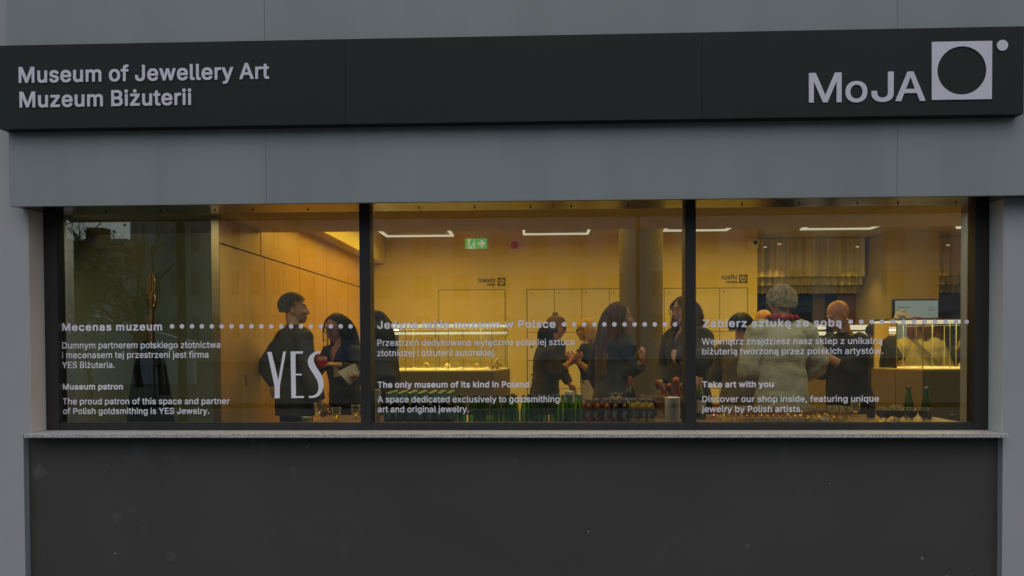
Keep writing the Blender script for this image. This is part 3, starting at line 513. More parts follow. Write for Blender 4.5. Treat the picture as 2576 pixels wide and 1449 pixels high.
GLYPHS_T = """A249|3 1 47 1 50 2 74 65 76 67 165 67 190 2 193 1 235 1 239 3 239 14 146 251 144 253 97 254 93 251 2 17 1 4|91 109 90 110 118 188 120 190 149 109 147 108
B237|24 1 138 1 157 3 172 7 188 14 198 22 208 33 213 43 216 57 217 77 215 92 211 105 204 116 195 126 183 134 196 144 203 157 206 164 207 176 206 198 203 212 198 222 188 234 174 243 165 247 155 251 135 254 26 254 23 252 22 4|71 42 70 44 70 107 71 109 119 109 136 107 147 103 153 99 161 92 165 85 169 74 169 70 167 63 160 54 151 48 138 44 125 42|71 149 70 151 71 212 122 212 132 211 139 209 146 205 153 198 156 194 160 182 157 172 151 163 141 155 129 151 120 149
J208|81 -2 102 -3 115 -1 129 2 140 7 150 13 160 22 166 31 170 40 174 51 176 61 176 250 173 253 132 254 128 251 128 75 125 63 121 55 118 51 109 44 98 40 92 39 78 42 72 46 65 52 60 61 57 72 56 93 55 95 52 96 12 96 9 94 9 66 10 54 15 39 22 26 31 16 44 7 62 0
M324|24 1 65 1 68 3 69 158 70 157 134 6 136 2 139 1 175 1 178 2 242 156 244 157 245 3 248 1 288 1 290 2 291 4 291 250 290 253 288 254 234 254 231 253 168 101 158 73 83 252 80 254 26 254 23 253 22 250 22 4
e211|94 -3 116 -3 130 -2 144 2 159 8 168 14 179 24 186 35 190 44 190 55 188 58 158 65 149 65 145 63 139 52 129 44 124 41 115 38 102 38 90 40 79 46 71 53 62 65 58 77 58 79 59 80 190 80 193 83 194 111 191 129 187 144 178 161 169 173 154 184 135 192 116 195 90 195 78 194 61 189 45 180 34 170 24 156 18 146 14 134 10 117 9 109 10 74 16 51 24 34 31 25 41 16 54 8 72 0|60 119 59 120 60 123 66 135 77 146 89 152 102 155 116 152 127 146 138 135 144 120 142 119
f136|34 1 75 1 78 3 79 153 80 154 119 154 121 155 122 158 122 190 121 192 118 193 80 194 79 195 79 202 82 214 90 221 100 222 108 220 118 220 121 222 129 247 129 257 127 259 123 261 106 264 84 264 68 261 57 256 50 252 43 245 36 234 34 227 32 217 32 194 0 193 -4 191 -4 158 -3 155 0 154 30 154 32 153 32 4
i93|21 1 61 1 64 2 65 4 65 190 64 192 62 193 22 193 20 192 19 190 19 4|32 208 50 208 55 209 64 214 70 223 71 226 71 243 70 247 65 254 55 259 48 261 36 261 28 259 20 255 17 251 14 246 13 242 13 227 15 221 20 214 26 210
l104|60 0 78 -1 90 1 96 2 98 6 98 16 92 39 89 41 74 40 70 41 67 44 65 51 65 251 64 253 61 254 22 254 20 253 19 250 19 35 22 22 25 16 31 10 42 3 54 0
m314|21 1 61 1 65 3 65 121 66 125 70 137 77 146 87 152 100 155 111 152 118 149 125 141 129 132 129 127 129 4 130 2 133 1 172 1 175 3 176 124 176 128 182 140 189 148 197 152 209 155 221 152 231 146 236 141 239 131 240 126 240 3 244 1 282 1 285 2 286 4 286 138 283 156 280 164 274 174 265 183 259 187 248 193 231 196 205 196 193 194 183 191 175 187 167 181 160 174 149 185 143 189 135 193 122 196 98 196 89 195 75 189 65 182 64 183 63 191 61 193 22 193 20 192 19 190 19 4
o217|92 -3 113 -3 130 -1 145 3 163 13 174 23 181 32 187 41 194 59 197 72 199 86 198 115 193 138 185 155 175 169 159 182 141 191 123 195 90 195 80 194 63 189 47 180 36 172 24 156 15 139 11 122 9 110 9 82 11 70 17 50 25 34 33 24 38 19 52 8 65 2 74 0|100 38 93 39 85 42 75 49 68 57 63 66 59 78 56 91 56 101 59 114 63 126 67 133 74 142 81 148 90 152 100 155 108 155 119 152 128 147 137 138 142 131 149 113 151 101 151 91 150 81 145 68 143 62 136 53 129 46 122 42 110 38
r139|21 1 61 1 65 3 65 120 67 127 69 132 73 138 80 145 88 149 104 153 114 152 125 152 128 153 129 156 129 192 127 195 93 195 78 191 65 184 64 185 63 191 60 193 22 193 19 191 19 4
s192|79 -3 101 -3 119 -1 132 2 144 7 152 13 162 22 170 36 173 44 174 66 171 78 166 88 158 97 150 103 135 110 79 123 68 129 64 135 63 139 68 146 78 152 90 156 99 156 105 154 112 151 120 144 123 139 126 132 128 131 140 131 166 136 169 138 170 140 170 148 168 156 161 168 154 176 141 186 131 191 118 194 108 195 80 195 65 193 54 190 38 182 28 173 19 160 16 152 16 125 17 117 22 107 32 96 40 91 54 85 103 73 113 69 119 66 125 59 125 56 123 52 117 45 108 40 92 37 76 40 66 45 59 53 55 63 52 65 42 66 14 60 11 59 10 56 10 46 12 38 18 26 29 14 40 7 50 2 67 -2
t123|72 -1 102 -1 110 1 113 2 114 4 114 15 108 38 105 40 85 39 79 41 73 46 71 57 71 153 72 154 106 154 109 155 110 158 110 190 109 192 107 193 71 194 71 233 69 236 28 236 25 235 24 233 24 194 -1 193 -4 191 -4 157 -3 155 -1 154 22 154 24 153 24 45 26 33 29 24 35 15 46 6 60 1
u214|82 -2 98 -2 115 0 130 6 140 12 141 12 142 3 144 1 182 1 186 3 186 190 184 193 144 193 140 191 140 79 139 73 135 61 126 50 116 43 103 39 92 40 80 46 70 57 66 68 65 73 65 191 61 193 22 193 19 191 19 59 22 42 29 26 36 17 41 12 50 6 62 2 71 -1
w293|63 1 103 1 107 2 142 115 177 2 180 1 219 1 222 2 280 179 280 190 279 192 276 193 236 193 233 192 199 79 197 81 166 192 162 193 120 193 118 191 86 81 85 79 51 192 48 193 8 193 5 192 4 190 4 179 59 9 61 3
y204|36 -67 60 -67 68 -65 78 -62 87 -57 95 -49 103 -38 110 -25 193 180 194 190 192 193 149 193 145 192 98 69 49 192 46 193 5 193 1 192 1 182 2 176 71 8 63 -14 54 -23 47 -26 37 -25 26 -25 24 -26 22 -28 16 -52 16 -62 19 -65 29 -67
z200|15 1 173 1 176 2 177 4 177 38 175 41 83 41 81 42 173 156 174 159 174 190 173 192 170 193 20 193 17 192 16 190 16 156 18 152 106 152 108 151 14 37 13 33 13 4
ż200|15 1 173 1 176 2 177 4 177 38 175 41 83 41 81 42 173 156 174 159 174 190 173 192 170 193 20 193 17 192 16 190 16 156 18 152 106 152 108 151 14 37 13 33 13 4|84 208 102 208 106 209 114 213 120 220 123 229 122 245 117 253 110 258 99 261 82 260 72 256 67 249 64 241 64 227 65 223 68 218 73 213 78 210"""
# ---------------------------------------------------------------- lettering
GLYPH = {}
for _k, _s in (('m', GLYPHS_M), ('b', GLYPHS_B), ('t', GLYPHS_T)):
    G = {}
    for ln in _s.strip('\n').split('\n'):
        pp = ln[1:].split('|')
        G[ln[0]] = (int(pp[0]), [list(map(int, q.split())) for q in pp[1:]])
    GLYPH[_k] = G
CAPU = 254.0


def text_loops(txt, wt, cap, width=None, xs=1.0):
    """outlines of a line of text, cap height and total width in metres"""
    G = GLYPH[wt]
    k = cap / CAPU
    adv = [(94 if c == ' ' else G[c][0]) * k * xs for c in txt]
    tr = 0
    if width:
        if width < sum(adv):          # a little narrower rather than touching letters
            xs *= width / sum(adv)
            adv = [a * width / sum(adv) for a in adv]
        tr = (width - sum(adv)) / max(1, len(txt) - 1)
    x = 0
    loops = []
    for c, a in zip(txt, adv):
        if c != ' ':
            for q in G[c][1]:
                loops.append([(x + q[i] * k * xs, q[i + 1] * k) for i in range(0, len(q), 2)])
        x += a + tr
    return loops


def loops_mesh(name, lines, y, th):
    """lines: (x, z, loops); filled outlines standing proud of the plane Y=y by th"""
    cu = bpy.data.curves.new(name, 'CURVE')
    cu.dimensions = '2D'
    cu.fill_mode = 'BOTH'
    cu.extrude = th / 2
    for x0, z0, loops in lines:
        for lp in loops:
            s = cu.splines.new('POLY')
            s.points.add(len(lp) - 1)
            for p, (x, z) in zip(s.points, lp):
                p.co = (x0 + x, z0 + z, 0, 1)
            s.use_cyclic_u = True
    o = bpy.data.objects.new(name, cu)
    COL.objects.link(o)
    bpy.context.view_layer.update()
    me = bpy.data.meshes.new_from_object(o.evaluated_get(bpy.context.evaluated_depsgraph_get()))
    bpy.data.objects.remove(o)
    bpy.data.curves.remove(cu)
    me.name = name
    me.materials.clear()
    me.transform(Matrix.Translation((0, y - th / 2, 0)) @ Matrix.Rotation(R(90), 4, 'X'))
    return me


def line_at(txt, wt, x0, x1, by, cap, y):
    """a line of text whose ends and baseline are given as seen in the photograph"""
    a, b = P(x0, by, y), P(x1, by, y)
    c = P((x0 + x1) / 2, by, y)
    c2 = P((x0 + x1) / 2, by - cap, y)
    return (a.x, c.z, text_loops(txt, wt, c2.z - c.z, b.x - a.x))


def circle(cx, cz, r, n=20):
    return [(cx + r * math.cos(2 * PI * i / n), cz + r * math.sin(2 * PI * i / n)) for i in range(n)]

# ---------------------------------------------------------------- materials used by the building
def mat_plinth():
    m, t, b = nodes('dark_plaster')
    v = mapping(t, (1, 1, 1))
    f = nz(t, v, 1.3, 5)
    base = ramp(t, f, [(.3, (.062, .060, .055)), (.7, (.073, .071, .065))])
    s = ramp(t, nz(t, v, 2.1, 6, .7), [(.60, (0, 0, 0)), (.78, (.5, .5, .5))])
    c = mix(t, s, base, (.11, .115, .115))
    vo = t.nodes.new('ShaderNodeTexVoronoi')
    vo.inputs['Scale'].default_value = 5.5
    t.links.new(v, vo.inputs['Vector'])
    dots = ramp(t, vo.outputs['Distance'], [(.02, (1, 1, 1)), (.035, (0, 0, 0))])
    c = mix(t, dots, c, (.3, .29, .27))
    # a few pale smudges and scuffs on the plaster
    for px, py, r_, k in ((92, 1182, .075, .8), (292, 1302, .045, .6), (336, 1280, .04, .5), (430, 1400, .05, .5), (735, 1183, .03, .7), (360, 1330, .04, .45), (1295, 1160, .02, .6), (2320, 1403, .014, 3), (660, 1122, .04, .35), (1880, 1370, .02, .8)):
        q = P(px, py, .05)
        ds = t.nodes.new('ShaderNodeVectorMath')
        ds.operation = 'DISTANCE'
        wv = t.nodes.new('ShaderNodeVectorMath')
        wv.operation = 'MULTIPLY_ADD'
        ns = t.nodes.new('ShaderNodeTexNoise')
        ns.inputs['Scale'].default_value = 14
        t.links.new(v, ns.inputs['Vector'])
        t.links.new(ns.outputs['Color'], wv.inputs[0])
        wv.inputs[1].default_value = (r_ * 1.6, r_ * 1.6, r_ * 2.4)
        t.links.new(v, wv.inputs[2])
        t.links.new(wv.outputs[0], ds.inputs[0])
        ds.inputs[1].default_value = (q.x + r_ * .8, q.y + r_ * .8, q.z + .15 + r_ * 1.2)
        mk = ramp(t, ds.outputs['Value'], [(0, (.45 * k,) * 3), (min(.99, r_), (0, 0, 0))])
        c = mix(t, mk, c, (.19, .195, .19))
    t.links.new(c, b.inputs['Base Color'])
    b.inputs['Roughness'].default_value = .85
    b.inputs['Specular IOR Level'].default_value = .2
    bump(t, b, nz(t, v, 160, 3), .12, .004)
    return m


def mat_render():
    m, t, b = nodes('white_render')
    v = mapping(t, (1, 1, 1))
    base = ramp(t, nz(t, v, .9, 5), [(.3, (.345, .365, .375)), (.7, (.40, .412, .415))])
    d = ramp(t, nz(t, mapping(t, (1, 1, .6)), 3, 6, .7), [(.62, (0, 0, 0)), (.9, (.5, .5, .5))])
    t.links.new(mix(t, d, base, (.32, .31, .29)), b.inputs['Base Color'])
    b.inputs['Roughness'].default_value = .9
    bump(t, b, nz(t, v, 240, 3), .35, .004)
    return m


def mat_granite():
    m, t, b = nodes('speckled_granite')
    v = mapping(t, (1, 1, 1))
    vo = t.nodes.new('ShaderNodeTexVoronoi')
    vo.inputs['Scale'].default_value = 190
    t.links.new(v, vo.inputs['Vector'])
    sp = t.nodes.new('ShaderNodeSeparateColor')
    t.links.new(vo.outputs['Color'], sp.inputs[0])
    t.links.new(ramp(t, sp.outputs[0], [(0, (.16, .16, .165)), (.3, (.36, .36, .36)), (.7, (.50, .495, .48)), (1, (.62, .61, .59))]), b.inputs['Base Color'])
    b.inputs['Roughness'].default_value = .6
    bump(t, b, sp.outputs[0], .2, .002)
    return m


def mat_wood(name, a, c, d, stretch=(18, 18, .9), rough=.42):
    m, t, b = nodes(name)
    v = mapping(t, stretch)
    f = nz(t, v, 1.6, 6, .62)
    f2 = nz(t, mapping(t, (stretch[0] * 4, stretch[1] * 4, stretch[2] * 2)), 2.2, 4)
    g = t.nodes.new('ShaderNodeMath')
    g.operation = 'MULTIPLY_ADD'
    g.inputs[1].default_value = .4
    t.links.new(f2, g.inputs[0])
    t.links.new(f, g.inputs[2])
    t.links.new(ramp(t, g.outputs[0], [(.45, a), (.7, c), (.95, d)]), b.inputs['Base Color'])
    b.inputs['Roughness'].default_value = rough
    bump(t, b, f2, .06, .002)
    MATS[name] = m
    return m


RENDER, PLINTH, GRANITE = mat_render(), mat_plinth(), mat_granite()
CLAD = mat('light_grey_panel', (.236, .272, .268), .5, var=.06, scale=1.1, stretch=(2.5, 2.5, .35), bscale=260, bstr=.02)
SIGNC = mat('charcoal_panel', (.022, .029, .027), .5, spec=.15, var=.08, scale=.7)
BLACKM = mat('matt_black', (.008, .008, .008), .7)
LETTER = mat('white_acrylic', (.66, .66, .73), .5, var=.02)
SOFF = mat('satin_metal', (.12, .113, .10), .22, metal=1, var=.05, scale=1.5)
FRAME = mat('anthracite_aluminium', (.030, .029, .028), .42, var=.1, spec=.3)
PLASTER = mat('cream_plaster', (.75, .635, .27), .85, var=.03, scale=1.2, bscale=60, bstr=.03)
GREYP = mat('grey_plaster', (.46, .50, .32), .85, var=.05, bscale=60, bstr=.03)
OAK = mat_wood('oak_veneer', (.56, .32, .075), (.66, .39, .10), (.76, .48, .15))
DARKWOOD = mat_wood('dark_wood', (.16, .06, .02), (.24, .10, .035), (.30, .14, .05))
WINGLASS = mat_glass('window_glass', (.92, .93, .80), 2.3, 0, (.92, 1, .93))
VINYL = mat('white_vinyl', (.84, .84, .90), .6, var=.02)
DARKTXT = mat('dark_vinyl', (.05, .055, .04), .6)

YC, YF, YG, YS = -.12, .15, .20, -.197   # cladding, frame, glass and sign planes
zc = P(818, 510.6, YC).z                  # underside of the cladding
xcl = P(24, 517, YC).x
jl = (P(75, 535, 0).x + P(106, 800, YF).x) / 2
jr = (P(2530, 505, 0).x + P(2486, 800, YF).x) / 2
zsill = P(1288, 1081, YF).z
zst_ = P(1288, 1092, -.06).z
TH = .48

bld = thing('museum_building', 'grey and white museum front with a wide shop window over a dark plinth wall', 'building', (0, 0, -.15))
xpl, xpr = P(74, 1250, .05).x, P(2512, 1250, .05).x
b = MB()
b.slab([(-9, -.4), (xpl, -.4), (xpl, zst_ - .012), (jl, zst_ - .012), (jl, 7), (-9, 7)], 0, TH)
obj('rendered_wall', b, RENDER, bld)
b = MB()
b.box(jr, 9, 0, TH, -.4, 7)
obj('rendered_wall', b, RENDER, bld)
b = MB()
b.box(xpl + .001, min(xpr, jr - .002), .05, TH - .01, -.4, zsill - .03)
obj('plinth_wall', b, PLINTH, bld)
b = MB()
b.box(jl + .002, jr - .002, .02, .235, zc + .021, 7)
obj('lintel_wall', b, BLACKM, bld)
# cladding panels with open joints, running up behind the sign board
s1, s2 = P(669, 400, YC).x, P(2257, 400, YC).x
for a, c in ((xcl, s1 - .0008), (s1 + .0008, s2 - .0008), (s2 + .0008, 8.9)):
    b = MB()
    b.box(a, c, YC, YC + .03, zc, 6.9, .0008)
    obj('cladding_panel', b, CLAD, bld)
b = MB()
b.box(xcl + .004, 8.8, YC + .031, -.003, zc + .02, 6.8)
obj('cladding_backing', b, BLACKM, bld)
# soffit sheets, gently buckled like thin metal
for a, c in ((xcl + .002, s1 - .3), (s1 - .298, .1), (.102, s2 - .002), (s2, 8.8)):
    b = MB()
    n = max(4, int((c - a) / .06))
    ys = [YC + .031, -.04, .03, .09, YF + .08]
    vs = []
    for i in range(n + 1):
        x = a + (c - a) * i / n
        vs.append([b.bm.verts.new((x, y, zc + .006 + .0016 * mn.noise(Vector((x * 3.1, y * 9, 3))) + .0006 * mn.noise(Vector((x * 11, y * 20, 8))))) for y in ys])
    for i in range(n):
        for k in range(4):
            b.bm.faces.new((vs[i][k], vs[i + 1][k], vs[i + 1][k + 1], vs[i][k + 1]))
    sf = obj('soffit', b, SOFF, bld, 2)
    b = MB()
    x = a + .12
    while x < c - .02:
        b.lathe([(.006, zc - .001), (.006, zc + .034)], (x, .12, 0), 8)
        x += .37
    obj('screw', b, BLACKM, sf)
for x, m, c_ in ((jl, 'beige_lit_reveal', (.76, .66, .55)), (jr, 'cool_lit_reveal', (.62, .68, .68))):  # jamb skins coloured paler, warm left and cool right, against the canopy's shade
    b = MB()
    q = 1 if x == jl else -1
    b.box(min(x + .0005 * q, x + .0026 * q), max(x + .0005 * q, x + .0026 * q), .0015, YF - .0015, zst_ + .001, zc + .003)
    obj('window_reveal', b, mat(m, c_, .9, var=.04, bscale=200, bstr=.2), bld)
# granite sill in three stones
xs0, xs1 = P(60, 1096, -.06).x, jr - .001
g1, g2 = P(1180, 1092, -.06).x, P(1760, 1092, -.06).x
zst = P(1288, 1092, -.06).z
for a, c in ((xs0, g1 - .001), (g1 + .001, g2 - .001), (g2 + .001, xs1)):
    b = MB()
    b.box(a, c, -.06, .20, zst - .024, zst, .002)
    obj('window_sill', b, GRANITE, bld)
# window frame
zt = zc + .02
fb = zst + .002
b = MB()
fw = P(140, 800, YF).x - P(107, 800, YF).x
zb2 = P(1288, 1066, YF).z
m1 = (P(905, 800, YF).x, P(932, 800, YF).x)
m2 = (P(1724, 800, YF).x, P(1751, 800, YF).x)
b.box(jl + .003, jl + fw, YF, YF + .09, fb, zt, .003)
obj('frame_stile', b, FRAME, bld)
b = MB()
b.box(jr - fw, jr - .003, YF, YF + .09, fb, zt, .003)
obj('frame_stile', b, FRAME, bld)
for m in (m1, m2):
    b = MB()
    b.box(m[0], m[1], YF, YF + .12, fb, zt, .003)
    obj('mullion', b, FRAME, bld)
for a, c in ((jl + fw, m1[0]), (m1[1], m2[0]), (m2[1], jr - fw)):
    b = MB()
    b.box(a + .001, c - .001, YF + .002, YF + .09, fb, zb2, .003)
    b.box(a + .001, c - .001, YF + .01, YF + .045, zb2 + .0005, zb2 + .008, .002)
    obj('bottom_rail', b, FRAME, bld)
panes = []
for a, c in ((jl + fw, m1[0]), (m1[1], m2[0]), (m2[1], jr - fw)):
    b = MB()
    b.quad((a, YG, zb2), (c, YG, zb2), (c, YG, zt), (a, YG, zt))
    panes.append(obj('glass_pane', b, WINGLASS, bld))

# ---------------------------------------------------------------- lettering on the glass
YL = YG - .003


def lettering(name, pane, items, dots=None):
    for txt, wt, x0, x1, by, cap in items:
        link_mesh(name, loops_mesh(name, [line_at(txt, wt, x0, x1, by, cap, YL)], YL, .001), VINYL, pane)
    if dots:
        n, x0, x1, y = dots
        dl = []
        for i in range(n):
            p = P(x0 + (x1 - x0) * i / (n - 1), y, YL)
            dl.append((0, 0, [circle(p.x, p.z, .0153)]))
        link_mesh('dotted_line', loops_mesh('dotted_line', dl, YL, .001), VINYL, pane)


lettering('vinyl_lettering', panes[0], [
    ('Mecenas muzeum', 'b', 155, 410, 832, 19.5),
    ('Dumnym partnerem polskiego złotnictwa', 'm', 155, 556, 876, 16),
    ('i mecenasem tej przestrzeni jest firma', 'm', 155, 526, 900.5, 16),
    ('YES Biżuteria.', 'm', 156, 290, 926, 16),
    ('Museum patron', 'b', 157, 311, 980, 15),
    ('The proud patron of this space and partner', 'm', 157, 578, 1017, 15.6),
    ('of Polish goldsmithing is YES Jewelry.', 'm', 158, 528, 1041.5, 15.6)], (19, 433, 882, 821))
lettering('vinyl_lettering', panes[1], [
    ('Jedyne takie muzeum w Polsce', 'b', 949, 1399, 826, 20),
    ('Przestrzeń dedykowana wyłącznie polskiej sztuce', 'm', 948, 1447, 869, 16),
    ('złotniczej i biżuterii autorskiej.', 'm', 948, 1248, 895.5, 16),
    ('The only museum of its kind in Poland', 'b', 949.5, 1332, 975, 15.5),
    ('A space dedicated exclusively to goldsmithing', 'm', 950, 1409, 1012, 15.6),
    ('art and original jewelry.', 'm', 950, 1181, 1037, 15.6)], (12, 1418.7, 1698, 816))
lettering('vinyl_lettering', panes[2], [
    ('Zabierz sztukę ze sobą', 'b', 1767, 2119, 822.5, 20),
    ('Wewnątrz znajdziesz nasz sklep z unikalną', 'm', 1765, 2221, 866, 16),
    ('biżuterią tworzoną przez polskich artystów.', 'm', 1765, 2223, 891, 16),
    ('Take art with you', 'b', 1766, 1948, 974.4, 15.5),
    ('Discover our shop inside, featuring unique', 'm', 1765, 2212, 1011, 15.6),
    ('jewelry by Polish artists.', 'm', 1766, 2020, 1036.5, 15.6)], (12, 2140, 2431.5, 809.5))
# tall narrow art-deco lettering
YES = [[(75, 655), (118, 655), (187, 945), (237, 652), (264, 650), (203, 1000), (201, 1125), (150, 1126), (150, 1005)],
       [(312, 650), (436, 648), (434, 672), (362, 673), (362, 877), (425, 877), (425, 893), (362, 893), (366, 1104), (447, 1102), (447, 1122), (320, 1125)],
       [(616, 647), (580, 648), (545, 660), (510, 690), (490, 725), (486, 755), (494, 795), (515, 835), (548, 885), (578, 935), (594, 985), (597, 1025), (588, 1060), (570, 1085), (545, 1098), (520, 1103), (497, 1103), (497, 1122), (530, 1123), (570, 1116), (605, 1096), (632, 1060), (645, 1015), (648, 975), (640, 925), (618, 875), (582, 822), (556, 775), (545, 740), (549, 707), (567, 682), (592, 670), (616, 668)]]
ls = []
for g in YES:
    lp = []
    for X, Y in g:
        p = P((1040 + X / 2.5417) / 1.59006, (1150 + Y / 2.5417) / 1.59006, YL)
        lp.append((p.x, p.z))
    ls.append((0, 0, [lp]))
link_mesh('vinyl_logo', loops_mesh('vinyl_logo', ls, YL - .0015, .001), VINYL, panes[0])

# ---------------------------------------------------------------- sign board
zs1, zs0 = P(1761, 81.2, YS).z, P(818, 312.9, YS).z
xsl, xsr = P(-1, 323, YS).x, P(2575, 286, YS).x
sgn = thing('sign_board', 'long charcoal sign board with white raised letters above the shop window', 'sign', ((xsl + xsr) / 2, YC, zs0))
q1, q2 = P(869, 200, YS).x, P(1766, 200, YS).x
for a, c in ((xsl, q1 - .0006), (q1 + .0006, q2 - .0006), (q2 + .0006, xsr)):
    b = MB()
    b.box(a, c, YS, YS + .012, zs0, zs1, .001)
    obj('face_panel', b, SIGNC, sgn)
b = MB()
b.box(xsl + .001, xsr - .001, YS + .013, YC - .001, zs0 + .001, zs1 - .001)
obj('box_body', b, SIGNC, sgn)
YT = YS - .014


def raised(name, ls, th=.005):
    for l_ in ls if name == 'title_lettering' else [ls]:
        link_mesh(name, loops_mesh(name, [l_] if isinstance(l_, tuple) else l_, YS - .002, th), LETTER, sgn)


raised('title_lettering', [line_at('Museum of Jewellery Art', 't', 43, 678, 203, 40.5, YS - .01), line_at('Muzeum Biżuterii', 't', 45, 484, 267, 40.5, YS - .01)])
ls = []
for ch, u0, u1, v0, v1 in (('M', 864, 1075, 465, 660), ('o', 1100, 1241, 519, 659), ('J', 1267, 1411, 459, 656), ('A', 1423, 1615, 457, 651)):
    G = GLYPH['m'][ch][1]
    xs = [q[i] for q in G for i in range(0, len(q), 2)]
    zs = [q[i] for q in G for i in range(1, len(q), 2)]
    lo, hi = P((2700 + u0 / 1.6103) / 1.59006, v1 / 1.6103 / 1.59006, YS - .01), P((2700 + u1 / 1.6103) / 1.59006, v0 / 1.6103 / 1.59006, YS - .01)
    kx, kz = (hi.x - lo.x) / (max(xs) - min(xs)), (hi.z - lo.z) / (max(zs) - min(zs))
    ls.append((0, 0, [[(lo.x + (q[i] - min(xs)) * kx, lo.z + (q[i + 1] - min(zs)) * kz) for i in range(0, len(q), 2)] for q in G]))
raised('logo_lettering', ls)
p0, p1 = P(2344.6, 251, YS - .01), P(2497, 102, YS - .01)
pc = P(2420.6, 176.6, YS - .01)
rr = P(2420.6 + 61.7, 176, YS - .01).x - pc.x
raised('logo_square', [(0, 0, [[(p0.x, p0.z), (p1.x, p0.z), (p1.x, p1.z), (p0.x, p1.z)], circle(pc.x, pc.z, rr, 64)[::-1]])])
pd = P(2523, 113.3, YS - .01)
raised('logo_dot', [(0, 0, [circle(pd.x, pd.z, .0325, 40)])])

# ---------------------------------------------------------------- outside ground and the far side of the street (seen mirrored in the glass)
b = MB()
b.box(-60, 60, -6, .04, -.5, -.15)
struct(obj('pavement', b, mat('paving', (.15, .148, .145), .85, var=.25, scale=2)))
b = MB()
b.box(-60, 60, -14, -6.002, -.6, -.27)
struct(obj('road', b, mat('asphalt', (.05, .05, .052), .8, var=.2, bscale=90)))
b = MB()
b.box(-60, 60, -120, -14.002, -.6, -.15)
struct(obj('ground', b, mat('ground_soil', (.06, .065, .055), .9, var=.3)))



def V(px, py, yv):
    """where something must stand outside so that it is seen mirrored there; yv = depth of the mirror image"""
    p = P(px, py, yv)
    return Vector((p.x, 2 * YG - p.y, p.z))


FARWALL = mat('pale_street_plaster', (.78, .77, .72), .85, var=.12, scale=.5)
FARGREY = mat('blue_grey_plaster', (.62, .67, .72), .85, var=.1, scale=.5)
FARBEIGE = mat('sandy_plaster', (.66, .60, .48), .85, var=.12, scale=.5)
TILES = mat('red_roof_tiles', (.20, .06, .035), .8, var=.3, scale=4)
FARGLASS = mat('far_window', (.16, .17, .17), .1, var=.2)
FARPALE = mat('far_window_pale', (.34, .35, .34), .3, var=.15)  # panes paled so that the mirrored windows stay faint
FARTRIM = mat('pale_stone_trim', (.5, .49, .45), .8)


def far_house(name, label, x0, x1, y0, depth, eave, ridge, wall, roof, cols, rows, z0=1.0, dormers=0, cap=None, pale=False):
    """house across the street: y0 is its street front (facing +y)"""
    r = thing(name, label, 'building', ((x0 + x1) / 2, y0, -.15), 'houses across the street seen mirrored in the glass')
    b = MB()
    b.box(x0, x1, y0 - depth, y0, -.2, eave)
    obj('wall', b, wall, r)
    b = MB()
    b.box(x0 - .3, x1 + .3, y0 - depth - .3, y0 + .35, eave + .002, eave + .3)
    obj('cornice', b, FARTRIM, r)
    b = MB()
    m = 2.4
    b.rings([[Vector(v) for v in ((x0 - .1, y0 + .1, eave + .302), (x1 + .1, y0 + .1, eave + .302), (x1 + .1, y0 - depth, eave + .302), (x0 - .1, y0 - depth, eave + .302))],
             [Vector(v) for v in ((x0 + m * .3, y0 - m, ridge), (x1 - m * .3, y0 - m, ridge), (x1 - m * .3, y0 - depth + m, ridge), (x0 + m * .3, y0 - depth + m, ridge))]])
    rf = obj('roof', b, roof, r)
    wx = (x1 - x0) / cols
    hz = (eave - z0) / rows
    for j in range(rows):
        for i in range(cols):
            xc, zc_ = x0 + wx * (i + .5), z0 + hz * (j + .45)
            b = MB()
            b.box(xc - wx * .24, xc + wx * .24, y0 + .001, y0 + .06, zc_ - hz * .30, zc_ + hz * .30)
            f = obj('window', b, FARTRIM, r)
            b = MB()
            b.box(xc - wx * .19, xc - .04, y0 + .061, y0 + .07, zc_ - hz * .26, zc_ + hz * .26)
            b.box(xc + .04, xc + wx * .19, y0 + .061, y0 + .07, zc_ - hz * .26, zc_ + hz * .26)
            obj('window_pane', b, FARPALE if pale else FARGLASS, f)
    for i in range(dormers):
        xc = x0 + (x1 - x0) * (i + .5) / dormers
        wd = (x1 - x0) / dormers * .32
        zd = eave + .303
        q = (ridge - eave) / 4.9
        b = MB()
        b.slab([(xc - wd, zd), (xc + wd, zd), (xc + wd, zd + 1.5 * q), (xc + wd * 1.25, zd + 1.55 * q), (xc, zd + 2.25 * q), (xc - wd * 1.25, zd + 1.55 * q), (xc - wd, zd + 1.5 * q)], y0 - 1.2, y0 + .05)
        d = obj('dormer', b, FARTRIM, r)
        b = MB()
        b.box(xc - wd * .6, xc + wd * .6, y0 + .051, y0 + .07, zd + .25 * q, zd + 1.4 * q)
        obj('dormer_pane', b, FARGLASS, d)
        b = MB()
        b.box(xc - .7, xc + .7, y0 - 2.0, y0 - .6, zd + 3.0 * q, zd + 4.3 * q)
        d = obj('roof_window', b, FARTRIM, r)
        b = MB()
        b.box(xc - .5, xc + .5, y0 - .599, y0 - .58, zd + 3.15 * q, zd + 4.15 * q)
        obj('dormer_pane', b, FARGLASS, d)
    if cap:
        b = MB()
        b.box(x0 + cap, x0 + cap + 1.6, y0 - 4, y0 - 2.6, ridge - .5, ridge + 1.3)
        obj('chimney', b, mat('chimney_brick', (.2, .1, .07), .85), rf)
    return r


